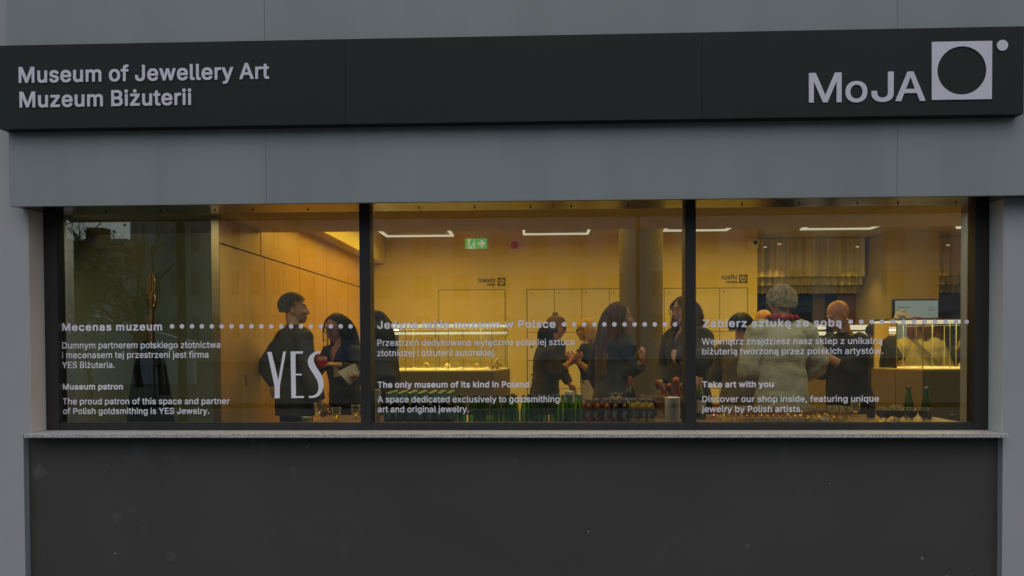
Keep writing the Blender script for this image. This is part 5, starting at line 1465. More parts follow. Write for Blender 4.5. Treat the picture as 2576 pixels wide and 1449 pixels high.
zb_, z1_ = P(1100, 932, 3.7).z, P(1100, 820, 3.7).z
display_case('long lit glass display case on a dark olive base in the middle pane', [pt(935, 3.7), pt(1243, 3.7), pt(1283, 4.3), pt(1283, 4.75), pt(1000, 4.75), pt(930, 4.2)], zb_, z1_, [BASEG, BASET, BASET, BASEG, BASEG, BASEG],
             [pt(1096, 3.9), pt(1128, 3.82), pt(1165, 4.1), pt(1210, 4.3), pt(1040, 4.4), pt(1020, 3.82)],
             [(.32, 'shell', .045), (.40, 'ring', .035), (.48, 'shell', .05), (.56, 'head', .034), (.66, 'shell', .05), (.78, 'ring', .03), (.86, 'shell', .05), (.92, 'cluster', .085)], 14)
zb_, z1_ = P(2260, 926, 2.9).z, P(2300, 812, 2.9).z
display_case('lit glass display case on a taupe base at the right end of the window', [pt(2192, 3.15), pt(2253, 2.85), pt(2322, 2.65), pt(2480, 2.65), pt(2520, 3.3), pt(2300, 3.6)], zb_, z1_, [BASET, BASET, BASEG, BASEG, BASEG, BASEG],
             [pt(2272, 3.2), pt(2345, 3.1), pt(2390, 2.9), pt(2405, 3.1), pt(2375, 3.3)],
             [(.18, 'shell', .03), (.30, 'shell', .03), (.42, 'shell', .025), (.60, 'cluster', .03), (.7, 'shell', .03)], 10)
p = P(2272, 815, 3.1)
b = MB()
zc0 = z1_ + .046
for t_ in (.085, .068, .05):
    b.tube([Vector((p.x + t_ * math.cos(q * PI / 12), p.y + .02, zc0 + .0 + t_ * math.sin(q * PI / 12))) for q in range(13)], .004, 6)
b.box(p.x - .09, p.x + .09, p.y + .0, p.y + .04, zc0, zc0 + .006)
tag(obj('wire_neckpiece', b, mat('yellow_wire', (.75, .55, .03), .4), None, True, (p.x, p.y, zc0)), 'yellow looped wire neckpiece on top of the right display case', 'jewellery')
# two more lit cases far behind
for px0, px1, lab in ((2030, 2078, 'far lit case between the fleece coat and the bald man'), (2128, 2200, 'far lit case behind the shoulder of the bald man')):
    y = 5.2
    a, c = P(px0, 838, y), P(px1, 820, y)
    r = thing('display_case', lab, 'display case', ((a.x + c.x) / 2, y, 0), 'lit glass display cases')
    b = MB()
    b.box(a.x, c.x, y, y + .4, a.z + .05, c.z + .015)
    b.box(a.x, c.x, y, y + .4, a.z - .03, a.z + .02)
    obj('led_strip', b, LED, r)
    b = MB()
    b.box(a.x, c.x, y, y + .4, .05, .95)
    obj('base_panel', b, BASET, r)
    b = MB()
    b.box(a.x + .002, c.x - .002, y + .002, y + .398, .951, a.z - .031)
    obj('glass_side', b, CASEGLASS, r)

# ---------------------------------------------------------------- screen
ys = 5.8
a, c = P(2248, 860, ys), P(2363, 752.5, ys)
sc = thing('wall_screen', 'large flat screen with a pale blue exhibition notice on the pillar', 'screen', ((a.x + c.x) / 2, ys, a.z))
b = MB()
b.box(a.x, c.x, ys + .002, ys + .06, a.z, c.z, .003)
obj('screen_case', b, mat('screen_black', (.012, .012, .012), .4), sc)
b = MB()
b.box(a.x + .018, c.x - .018, ys - .002, ys + .001, a.z + .018, c.z - .018)
obj('screen_picture', b, mat_emit('screen_glow', (.50, .66, .72), .30), sc)
b = MB()
pa, pb = P(2295, 850, ys), P(2345, 795, ys)
b.slab(circle(pa.x + .06, pa.z + .10, .14, 30), ys - .0035, ys - .0025)
b.slab(circle(pb.x + .01, pa.z + .04, .10, 30), ys - .0045, ys - .0036)
obj('screen_motif', b, mat_emit('screen_motif', (.42, .58, .66), .26), sc)
link_mesh('screen_text', loops_mesh('t', [line_at('wystawa czasowa', 'm', 2257, 2291, 774.5, 3.4, ys), line_at('Irena', 'b', 2257, 2280, 786, 7.2, ys), line_at('Huml', 'b', 2257, 2281, 799.5, 7.2, ys),
                                         line_at('14.06 -', 'm', 2336, 2349, 775, 3.4, ys), line_at('30.11.2024', 'm', 2336, 2354, 780.5, 3.4, ys)], ys - .0025, .001), mat('screen_ink', (.02, .025, .03), .5), sc)

# ---------------------------------------------------------------- bar table inside the window
ZT = .845
TY0, TY1 = .25, .97
TABLEW = mat_wood('walnut_top', (.20, .105, .04), (.27, .15, .06), (.33, .20, .09), (1.2, 14, 14), .35)
xt0, xt1 = P(762, 1062, .3).x, jr - .03
for x0, x1, lab in ((xt0, P(1735, 1060, .3).x - .002, 'long wooden drinks table behind the left and middle panes'), (P(1735, 1060, .3).x + .002, xt1, 'wooden drinks table behind the right pane, set with wine cups')):
    t = thing('drinks_table', lab, 'table', ((x0 + x1) / 2, .6, 0))
    b = MB()
    b.box(x0, x1, TY0, TY1, ZT - .03, ZT, .003)
    obj('table_top', b, TABLEW, t)
    for x in (x0 + .08, x1 - .08):
        for y in (TY0 + .3, TY1 - .07):
            b = MB()
            b.box(x - .025, x + .025, y - .025, y + .025, 0, ZT - .031)
            obj('leg', b, FRAME, t)

CLEAR = mat_glass('clear_plastic', (.92, .93, .86), 1.5, milky=.07)
GREENG = mat_glass('green_bottle_glass', (.30, .62, .12), 1.5, milky=.06)
DARKG = mat_glass('dark_bottle_glass', (.10, .16, .05), 1.5)
BROWNG = mat_glass('beer_bottle_glass', (.30, .36, .22), 1.5)
RIM = mat('cup_rim_plastic', (.62, .60, .50), .2, spec=.7)
AMBER = mat_glass('white_wine', (.96, .72, .12), 1.33, milky=.26)
REDWINE = mat('red_wine', (.02, .003, .004), .1, spec=.6)
BEERTEAL = mat('teal_label', (.05, .19, .22), .45, var=.2)
BEERWHITE = mat('label_white', (.62, .70, .64), .5)
CAPGREEN = mat('pale_green_cap', (.36, .42, .16), .35, metal=.3)
CAPDARK = mat('dark_cap', (.02, .03, .02), .4)
CAPBLUE = mat('blue_cap', (.03, .13, .20), .4)
CAPPURPLE = mat('purple_cap', (.09, .08, .12), .4)
JLABEL = mat('slate_label', (.035, .042, .056), .5, var=.3, scale=40)
JPALE = mat('label_print', (.30, .33, .36), .6, var=.4, scale=90)


def tpos(px, y):
    return Vector((P(px, 1040, y).x, y, ZT))


def put(proto, first, loc, label, group, rz=None):
    """the first use moves the original, later ones are copies"""
    if first:
        proto.location = loc
        proto['label'] = label
        proto['group'] = group
        if rz is not None:
            proto.rotation_euler = (0, 0, rz)
        return proto
    r = dup(proto, loc, label, rz)
    r['group'] = group
    return r


# green mineral water bottles
def water_bottle(cap):
    r = thing('water_bottle', 'green water bottle', 'bottle')
    b = MB()
    b.lathe([(.024, 0), (.0275, .006), (.0275, .072), (.026, .085), (.0135, .15), (.0118, .165), (.0125, .176)], n=18)
    obj('bottle_body', b, GREENG, r, True)
    b = MB()
    b.lathe([(.0145, .172), (.0148, .188), (.0135, .19)], n=14)
    obj('bottle_cap', b, cap, r, True)
    b = MB()
    b.lathe([(.0255, .004), (.0258, .07), (.0245, .0845)], n=16)
    obj('water', b, mat_glass('still_water', (.80, .95, .62), 1.33), r, True)
    return r


protos = {'dark': water_bottle(CAPDARK), 'blue': water_bottle(CAPBLUE)}
used = {'dark': False, 'blue': False}
frow = [1164, 1188, 1213, 1243, 1270, 1296, 1319, 1345, 1369, 1392, 1416, 1436, 1459]
brow = [1157, 1199, 1223, 1252, 1279, 1331, 1357, 1404, 1428, 1450]
trow = [1206, 1290, 1339]
for ri, (row, y, nm) in enumerate(((frow, .43, 'front row'), (brow, .515, 'second row'), (trow, .60, 'back row'))):
    for i, px in enumerate(row):
        k = 'blue' if px > 1362 else 'dark'
        p = tpos(px, y + random.uniform(-.006, .006))
        put(protos[k], not used[k], p, f"green water bottle with {k} cap, {ORD[i]} from the left in the {nm}", 'green water bottles on the table', random.uniform(0, 6))
        used[k] = True
for px, y, k, lab in ((2286, .76, 'dark', 'lone green water bottle with dark cap right of the red wine cups'), (2330, .66, 'blue', 'green water bottle with blue cap behind the last red wine cup'),
                      (2333, .74, 'dark', 'dark capped green bottle half hidden behind the blue capped one at right')):
    q = put(protos[k], False, tpos(px, y), lab, 'green water bottles on the table')
    q.scale = (1.18, 1.18, 1.18)

# beer bottles with teal labels
r = thing('beer_bottle', 'beer bottle', 'bottle')
b = MB()
b.lathe([(.027, 0), (.030, .006), (.030, .115), (.026, .135), (.0145, .165), (.0125, .20), (.0135, .205)], n=16)
obj('bottle_body', b, BROWNG, r, True)
b = MB()
b.lathe([(.0305, .03), (.0307, .105)], n=16, cap=False)
lb = obj('front_label', b, BEERTEAL, r, True)
me = loops_mesh('label_lettering', [(0, 0, text_loops('LECH', 'b', .015, .062))], 0, .001)
me.transform(Matrix.Translation((.007, -.031, .035)) @ Matrix.Rotation(R(-90), 4, 'Y'))
link_mesh('label_lettering', me, BEERWHITE, lb)
b = MB()
b.lathe([(.0215, .146), (.0152, .166), (.0132, .197)], n=14, cap=False)
obj('neck_foil', b, BEERTEAL, r, True)
b = MB()
b.lathe([(.0155, .201), (.0158, .207), (.0125, .213), (.004, .2135)], n=14)
obj('crown_cap', b, CAPGREEN, r, True)
fx = [976, 1004, 1030, 1056, 1082, 1105, 1129]
n = 0
rownames = ['front row', 'second row', 'third row', 'fourth row', 'back row']
for j in range(5):
    for i, px in enumerate(fx):
        x0 = P(px, 1040, .38).x
        put(r, n == 0, Vector((x0 + random.uniform(-.003, .003), .38 + .068 * j, ZT)), f"teal labelled beer bottle, {ORD[i]} from the left in the {rownames[j]} of the beer block", 'teal labelled beer bottles', random.choice((0, .5, -.6, 1.4, 2.6, -1.5)) if j or i % 3 else .2)
        n += 1

# small juice bottles
def juice(colour, rough=.15):
    r = thing('juice_bottle', 'juice bottle', 'bottle')
    b = MB()
    b.lathe([(.027, 0), (.0295, .004), (.0295, .025), (.028, .028)], n=16)
    b.lathe([(.028, .0285), (.028, .092), (.0295, .096), (.0295, .104), (.026, .122), (.018, .138), (.017, .141)], n=16)
    obj('bottle_body', b, colour, r, True)
    b = MB()
    b.lathe([(.0290, .029), (.0292, .09)], n=16, cap=False)
    l = obj('bottle_label', b, JLABEL, r, True)
    b = MB()
    for a, c, za, zb in ((-.6, .15, .036, .08), (.3, .62, .055, .076)):
        q = [a + (c - a) * k / 6 for k in range(7)]
        for u, v in zip(q, q[1:]):
            b.quad(*[(.0296 * math.sin(t), -.0296 * math.cos(t), z) for t, z in ((u, za), (v, za), (v, zb), (u, zb))])
    obj('label_print', b, JPALE, l)
    b = MB()
    b.lathe([(.019, .139), (.0195, .155), (.018, .158)], n=16)
    obj('bottle_cap', b, CAPPURPLE, r, True)
    return r


JC = {'red': juice(mat('red_juice', (.22, .02, .012), .12, spec=.7)), 'purple': juice(mat('purple_juice', (.035, .012, .018), .12, spec=.7)), 'yellow': juice(mat('yellow_juice', (.48, .33, .045), .12, spec=.7))}
seen = {}
jx = [1482, 1502, 1526, 1549, 1571, 1593, 1616, 1637]
for j in range(3):
    for i, px in enumerate(jx):
        k = ('red', 'red', 'red', 'purple', 'purple', 'yellow', 'yellow', 'yellow')[i]
        x0 = P(px, 1040, .42).x
        put(JC[k], k not in seen, Vector((x0 + random.uniform(-.004, .004), .42 + .067 * j, ZT)), f"small {k} juice bottle with dark label, {ORD[i]} from the left in the {('front', 'middle', 'back')[j]} juice row", 'small juice bottles', random.uniform(-.5, .5))
        seen[k] = 1

# stemmed plastic cups
CUPP = [(.030, 0), (.030, .002), (.008, .006), (.0055, .012), (.006, .026), (.018, .033), (.030, .042), (.0325, .052), (.034, .101)]


def cup(drink):
    r = thing('wine_cup', 'wine cup', 'cup')
    b = MB()
    b.lathe(CUPP, n=20, cap=False)
    obj('cup_body', b, CLEAR, r, True)
    b = MB()
    b.tube([(.034 * math.cos(q * PI / 10), .034 * math.sin(q * PI / 10), .101) for q in range(21)], .0011, 5, cap=False)
    obj('cup_rim', b, RIM, r, True)
    if drink:
        b = MB()
        top = {'white': .074, 'red': .080, 'low': .056}[drink]
        b.lathe([(.012, .034), (.0285, .043), (.0310, .053), (.0318, top)], n=18)
        obj('wine', b, REDWINE if drink == 'red' else AMBER, r, True)
    return r


CUPS = {'white': cup('white'), 'red': cup('red'), 'low': cup('low'), None: cup(None)}
cu = {}


def setcup(kind, loc, label, group):
    o = put(CUPS[kind], kind not in cu, loc, label, group)
    cu[kind] = 1
    return o


gx = [1837, 1865, 1895, 1930, 1962, 2001, 2031, 2062, 2097, 2130]
for j in range(3):
    for i, px in enumerate(gx):
        if j == 0 and i in (5, 7):
            continue
        x0 = P(px, 1040, .42).x + .018 * (j % 2)
        setcup('white', Vector((x0 + random.uniform(-.006, .006), .42 + .07 * j + random.uniform(-.008, .008), ZT)), f"clear stemmed cup of white wine, {ORD[i]} from the left in the {('front', 'middle', 'back')[j]} row", 'cups of white wine in rows')
for i, (px, y) in enumerate(((2217, .45), (2229.6, .40), (2250, .50), (2262, .41), (2293, .40), (2324.6, .40))):
    setcup('red', tpos(px, y), f"stemmed cup of dark red wine, {ORD[i]} of the six red ones from the left", 'cups of red wine')
setcup(None, tpos(2256, .60), 'empty stemmed cup behind the cups of red wine', 'empty stemmed cups')
setcup('low', tpos(2152, .80), 'nearly empty wine cup standing alone left of the black can', 'cups with a sip of wine')
setcup('low', tpos(846, .45), 'half full wine cup in front of the woman with the red phone', 'cups with a sip of wine')
setcup('low', tpos(895, .66), 'half full wine cup beside the left mullion', 'cups with a sip of wine')
setcup(None, tpos(801, .82), "wine cup under the hand of the grey haired man", 'empty stemmed cups')
for i, (px, k) in enumerate(((1540, 0), (1560, 0), (1541, 1), (1559, 1))):
    o = setcup(None, tpos(px, .78) + Vector((0, .03 * (i % 2), .1015 + .0745 * k)), f"upside-down stemmed cup, {('left', 'right')[i % 2]} one of the {('lower', 'upper')[k]} pair behind the juice", 'empty stemmed cups')
    o.rotation_euler = (PI, 0, 0)
    if k:
        o.location.z = ZT + .1015 + .078

# wine bottles
def wine_bottle(label, loc, glass, capm, lab, band):
    r = thing('wine_bottle', label, 'bottle', loc)
    x, y, z = loc
    b = MB()
    b.lathe([(.033, z), (.0365, z + .005), (.0365, z + .17), (.033, z + .19), (.016, z + .225), (.0135, z + .285), (.0145, z + .295)], (x, y, 0), 20)
    obj('bottle_body', b, glass, r, True)
    b = MB()
    b.lathe([(.0165, z + .235), (.0155, z + .297), (.014, z + .299)], (x, y, 0), 16)
    obj('capsule', b, capm, r, True)
    b = MB()
    b.lathe([(.0372, z + .05), (.0372, z + .14)], (x, y, 0), 20, cap=False)
    l = obj('bottle_label', b, lab, r, True)
    b = MB()
    b.lathe([(.0378, z + .06), (.0378, z + .085)], (x, y, 0), 20, cap=False)
    obj('label_band', b, band, l, True)
    return r


LABW = mat('cream_label', (.5, .48, .40), .6, var=.1)
LABR = mat('wine_red_label', (.16, .02, .025), .6)
wine_bottle('red wine bottle with dark red capsule behind the juice bottles', tpos(1586, .84), DARKG, mat('red_capsule', (.17, .018, .03), .4), LABW, LABR)
wine_bottle('white wine bottle with gold capsule just right of the right mullion', tpos(1763, .62), GREENG, mat('gold_capsule', (.34, .20, .05), .4), LABW, LABW)
wine_bottle('wine bottle with pink and white capsule behind the right mullion', tpos(1752, .84), DARKG, mat('pink_capsule', (.45, .2, .2), .4), LABW, LABR)

# paper cup stacks, roll, bowls
PAPER = mat('cream_paper', (.62, .62, .50), .7, var=.04)


def cup_stack(label, px, y, n, r0, r1, step):
    r = tpos(px, y)
    b = MB()
    pr = [(r0 * .75, ZT)]
    z = ZT + .05
    pr.append((r1 * .97, z))
    for i in range(n):
        k = r1 * (1 + .004 * i)
        pr += [(k * .955, z), (k, z + step * .35), (k, z + step * .7), (k * .95, z + step * .9)]
        z += step
    pr.append((r1 * .85, z - .004))
    b.lathe(pr, (r.x, r.y, 0), 20)
    tag(obj('paper_cups', b, PAPER, None, True, r), label, 'paper cups')


cup_stack('tall stack of cream paper cups behind the green bottles', 1433, .80, 17, .028, .036, .0085)
cup_stack('narrow stack of white paper cups at the left edge of the middle pane', 949, .40, 22, .019, .023, .0085)
p = tpos(1692, .40)
b = MB()
b.lathe([(.018, ZT + .171), (.018, ZT + .1725), (.0495, ZT + .1745), (.0515, ZT + .172), (.0515, ZT + .003), (.05, ZT)], (p.x, p.y, 0), 32)
tag(obj('paper_roll', b, mat('tissue_paper', (.80, .86, .84), .9, var=.03, bscale=300, bstr=.3), None, True, p), 'white kitchen paper roll standing left of the right mullion', 'paper roll')
BOWLM = mat_wood('amber_wood', (.14, .065, .018), (.22, .11, .03), (.30, .16, .05), (3, 3, 30), .3)
p = tpos(1705, .74)
b = MB()
prof = [(.07, ZT), (.085, ZT + .012), (.14, ZT + .06), (.172, ZT + .12), (.178, ZT + .155), (.172, ZT + .155), (.155, ZT + .10), (.12, ZT + .05), (.01, ZT + .03)]
b.lathe(prof, (p.x, p.y, 0), 36)
tag(obj('wooden_bowl', b, BOWLM, None, True, p), 'wide amber wooden bowl behind the paper roll, full of orange sticks', 'bowl')
ORANGE = mat('orange_glaze', (.42, .10, .025), .45, var=.15)
OCHRE = mat('ochre_glaze', (.40, .26, .04), .45, var=.15)
sticks = [(1652, 957, 1690, 1008, .70, ORANGE, .013, 'orange stick with a knob end leaning far left out of the bowl'), (1659, 956, 1675, 990, .78, OCHRE, .016, 'ochre stick standing upright at the left of the bowl'),
          (1681, 966, 1700, 1000, .66, ORANGE, .013, 'short orange stick just above the paper roll'), (1699, 950, 1710, 1000, .72, ORANGE, .02, 'thick orange stick with a rounded head in the middle of the bowl'),
          (1716, 964, 1722, 1000, .80, OCHRE, .013, 'ochre stick beside the right mullion')]
for px0, py0, px1, py1, y, m, rad, lab in sticks:
    if lab.startswith('ochre stick standing'):
        px0, px1 = 1660, 1668
    a, c = P(px0, py0, y), P(px1, py1, y + .04)
    b = MB()
    d = (c - a)
    b.tube([a, a + d * .06, a + d * .2, a + d * .5, a + d * .8, c], [rad * .7, rad * 1.25, rad * 1.3, rad * .8, rad * .75, rad * .7], 10, smooth=1)
    tag(obj('serving_stick', b, m, None, True, c), lab, 'utensil', 'sticks standing in the wooden bowl')
p = tpos(1634, .86)
b = MB()
b.lathe([(.045, ZT), (.06, ZT + .02), (.068, ZT + .12), (.068, ZT + .165)], (p.x, p.y, 0), 24, cap=False)
g = thing('glass_jar', 'round glass jar with dark contents left of the wooden bowl', 'jar', p)
obj('jar_body', b, CLEAR, g, True)
b = MB()
b.lathe([(.044, ZT + .003), (.058, ZT + .02), (.065, ZT + .13)], (p.x, p.y, 0), 24)
obj('jar_contents', b, mat('dark_olives', (.04, .025, .01), .4, var=.5, scale=60, bscale=60, bstr=.6), g, True)
p = tpos(1800, .72)
g = thing('tumbler', 'tall clear tumbler with a pinkish drink left of the white wine cups', 'glass', p)
b = MB()
b.lathe([(.036, ZT), (.036, ZT + .003), (.02, ZT + .012), (.038, ZT + .03), (.042, ZT + .16)], (p.x, p.y, 0), 24, cap=False)
obj('glass_body', b, CLEAR, g, True)
b = MB()
b.lathe([(.03, ZT + .03), (.0375, ZT + .045), (.039, ZT + .10)], (p.x, p.y, 0), 24)
obj('drink', b, mat_glass('pink_drink', (.62, .36, .28), 1.33), g, True)
# black can with white print
p = tpos(2190.6, .72)
g = thing('drink_can', 'black drink can with white lettering left of the red wine cups', 'can', p)
b = MB()
b.lathe([(.025, ZT), (.029, ZT + .008), (.029, ZT + .135), (.024, ZT + .147)], (p.x, p.y, 0), 24)
obj('can_body', b, mat('black_tin', (.012, .012, .012), .25, spec=.6), g, True)
b = MB()
b.lathe([(.0245, ZT + .1475), (.0245, ZT + .151), (.02, ZT + .1505)], (p.x, p.y, 0), 24)
obj('can_lid', b, mat('tin_lid', (.5, .5, .48), .3, metal=.9), g, True)
lp = text_loops('TARCZYN', 'b', .011, .05)
me = loops_mesh('can_lettering', [(-.025, .092, lp), (-.012, .083, text_loops('TARCZYN', 'm', .003, .024)), (-.010, .115, text_loops('T', 'b', .02, .02))], 0, .0005)
for v in me.vertices:
    th = v.co.x / .0292
    v.co = Vector((.0293 * math.sin(th), -.0293 * math.cos(th), v.co.z))
me.transform(Matrix.Translation(p))
link_mesh('can_lettering', me, BEERWHITE, g)
b = MB()
for k in range(26):
    a = random.uniform(-1, 1)
    z = ZT + .02 + .05 * random.random()
    s = random.uniform(.002, .005)
    b.quad(*[(p.x + .0294 * math.sin(a + u), p.y - .0294 * math.cos(a + u), z + v) for u, v in ((-s * 20, 0), (s * 20, s * .4), (s * 18, s), (-s * 20, s * .7))])
obj('can_pattern', b, mat('can_print', (.10, .10, .09), .5), g)
# paper bowl, napkin, stray cap
p = tpos(772, .33)
b = MB()
b.lathe([(.026, ZT), (.035, ZT + .044), (.0365, ZT + .0455), (.036, ZT + .047), (.033, ZT + .046), (.025, ZT + .005)], (p.x, p.y, 0), 28)
tag(obj('paper_bowl', b, mat('mint_paper', (.62, .72, .62), .7), None, True, p), 'small pale paper bowl at the left end of the table', 'bowl')
p = tpos(2075, .36)
b = MB()
bmesh.ops.create_icosphere(b.bm, subdivisions=3, radius=.024, matrix=Matrix.Translation(p + Vector((0, 0, .016))) @ Matrix.Diagonal((1.3, .8, .7, 1)))
for v in b.bm.verts:
    v.co += (v.co - p).normalized() * .012 * mn.noise(v.co * 70)
tag(obj('napkin', b, mat('white_napkin', (.7, .7, .62), .9), None, False, p), 'crumpled white napkin in front of the white wine cups', 'napkin')
p = tpos(2396, .72)
b = MB()
b.lathe([(.017, ZT), (.017, ZT + .018), (.014, ZT + .021)], (p.x, p.y, 0), 16)
tag(obj('bottle_cap', b, CAPDARK, None, True, p), 'stray black cap on the right end of the table', 'cap')

# ---------------------------------------------------------------- sculpture in the niche: golden hand on a black splayed stand
def sp(px, py, y=.98):
    return P(px, py, y)


BLK = mat('black_lacquer', (.012, .014, .014), .25, spec=.6, var=.2)
GOLD = mat('dull_gold', (.34, .20, .05), .38, metal=.9, var=.3, scale=18, bscale=30, bstr=.25)
base = sp(378, 1060)
sq = thing('hand_sculpture', 'golden upright hand on a black splayed stand in the dark niche', 'sculpture', (base.x, .98, 0))
b = MB()
X = Vector((1, 0, 0))
Yv = Vector((0, 1, 0))
b.loft([(sp(379, 859), X * .055, Yv * .05), (sp(378, 868), X * .085, Yv * .07), (sp(378, 885), X * .095, Yv * .075), (sp(378, 905), X * .108, Yv * .08), (sp(378, 918), X * .112, Yv * .08)], 20, 2.6)
for pts in ([(352, 890, .025), (347, 930, .034), (340, 990, .045), (333, 1070, .05), (322, 1240, .045)], [(404, 890, .025), (409, 930, .034), (416, 990, .045), (424, 1070, .05), (436, 1240, .045)],
            [(370, 890, .035), (369, 940, .05), (366, 1000, .055), (363, 1070, .045), (358, 1240, .04)], [(387, 890, .035), (388, 940, .05), (391, 1000, .055), (395, 1070, .045), (400, 1240, .04)]):
    pp = [sp(x, y) for x, y, _ in pts]
    pp[-1].z = 0
    b.tube(pp, [q[2] for q in pts], 12, smooth=2)
obj('stand', b, BLK, sq, True)
b = MB()
b.tube([sp(379, 860), sp(379, 825), sp(379, 800), sp(380, 785), sp(379, 760), sp(379, 740)], [.030, .028, .024, .022, .030, .034], 12, smooth=1)
for pts in ([(371, 750), (371, 725), (373, 700), (376, 692)], [(376, 748), (377, 715), (379, 692), (381, 684)], [(382, 748), (384, 718), (385, 696), (385, 688)], [(387, 752), (389, 730), (390, 710), (389, 700)]):
    b.tube([sp(*q) for q in pts], [.010, .0095, .0085, .005], 8, smooth=1)
b.tube([sp(384, 775), sp(390, 765), sp(391, 750), sp(388, 738)], [.014, .014, .012, .008], 8, smooth=1)
b.ball(Matrix.Translation(sp(387, 770)) @ Matrix.Diagonal((.02, .02, .022, 1)), 10)
obj('golden_hand', b, GOLD, sq, True)

# ---------------------------------------------------------------- people
SKINM = mat_attr('skin', .5, .4, 90, .15)
HAIRM = mat_attr('hair', .42, .45)
Z3 = Vector((0, 0, 1))


def remesh(mb, vox, smooth=2):
    me = bpy.data.meshes.new('tmp')
    bmesh.ops.recalc_face_normals(mb.bm, faces=mb.bm.faces[:])
    mb.bm.to_mesh(me)
    mb.bm.free()
    o = bpy.data.objects.new('tmp', me)
    COL.objects.link(o)
    m = o.modifiers.new('r', 'REMESH')
    m.mode = 'VOXEL'
    m.voxel_size = vox
    s = o.modifiers.new('s', 'SMOOTH')
    s.iterations = smooth
    s.factor = .5
    bpy.context.view_layer.update()
    r = bpy.data.meshes.new_from_object(o.evaluated_get(bpy.context.evaluated_depsgraph_get()))
    bpy.data.objects.remove(o)
    bpy.data.meshes.remove(me)
    return r


def paint(me, fn):
    a = me.color_attributes.new('Col', 'FLOAT_COLOR', 'POINT')
    for i, v in enumerate(me.vertices):
        c = fn(v.co)
        a.data[i].color = (c[0], c[1], c[2], 1)


def ik(S, T, a, b_, pole):
    d = T - S
    L = min(d.length, (a + b_) * .995)
    dn = d.normalized()
    T = S + dn * L
    x = (a * a - b_ * b_ + L * L) / (2 * L)
    h = math.sqrt(max(a * a - x * x, 0))
    pv = pole - dn * pole.dot(dn)
    pv = pv.normalized() if pv.length > 1e-4 else dn.orthogonal()
    return S + dn * x + pv * h, T


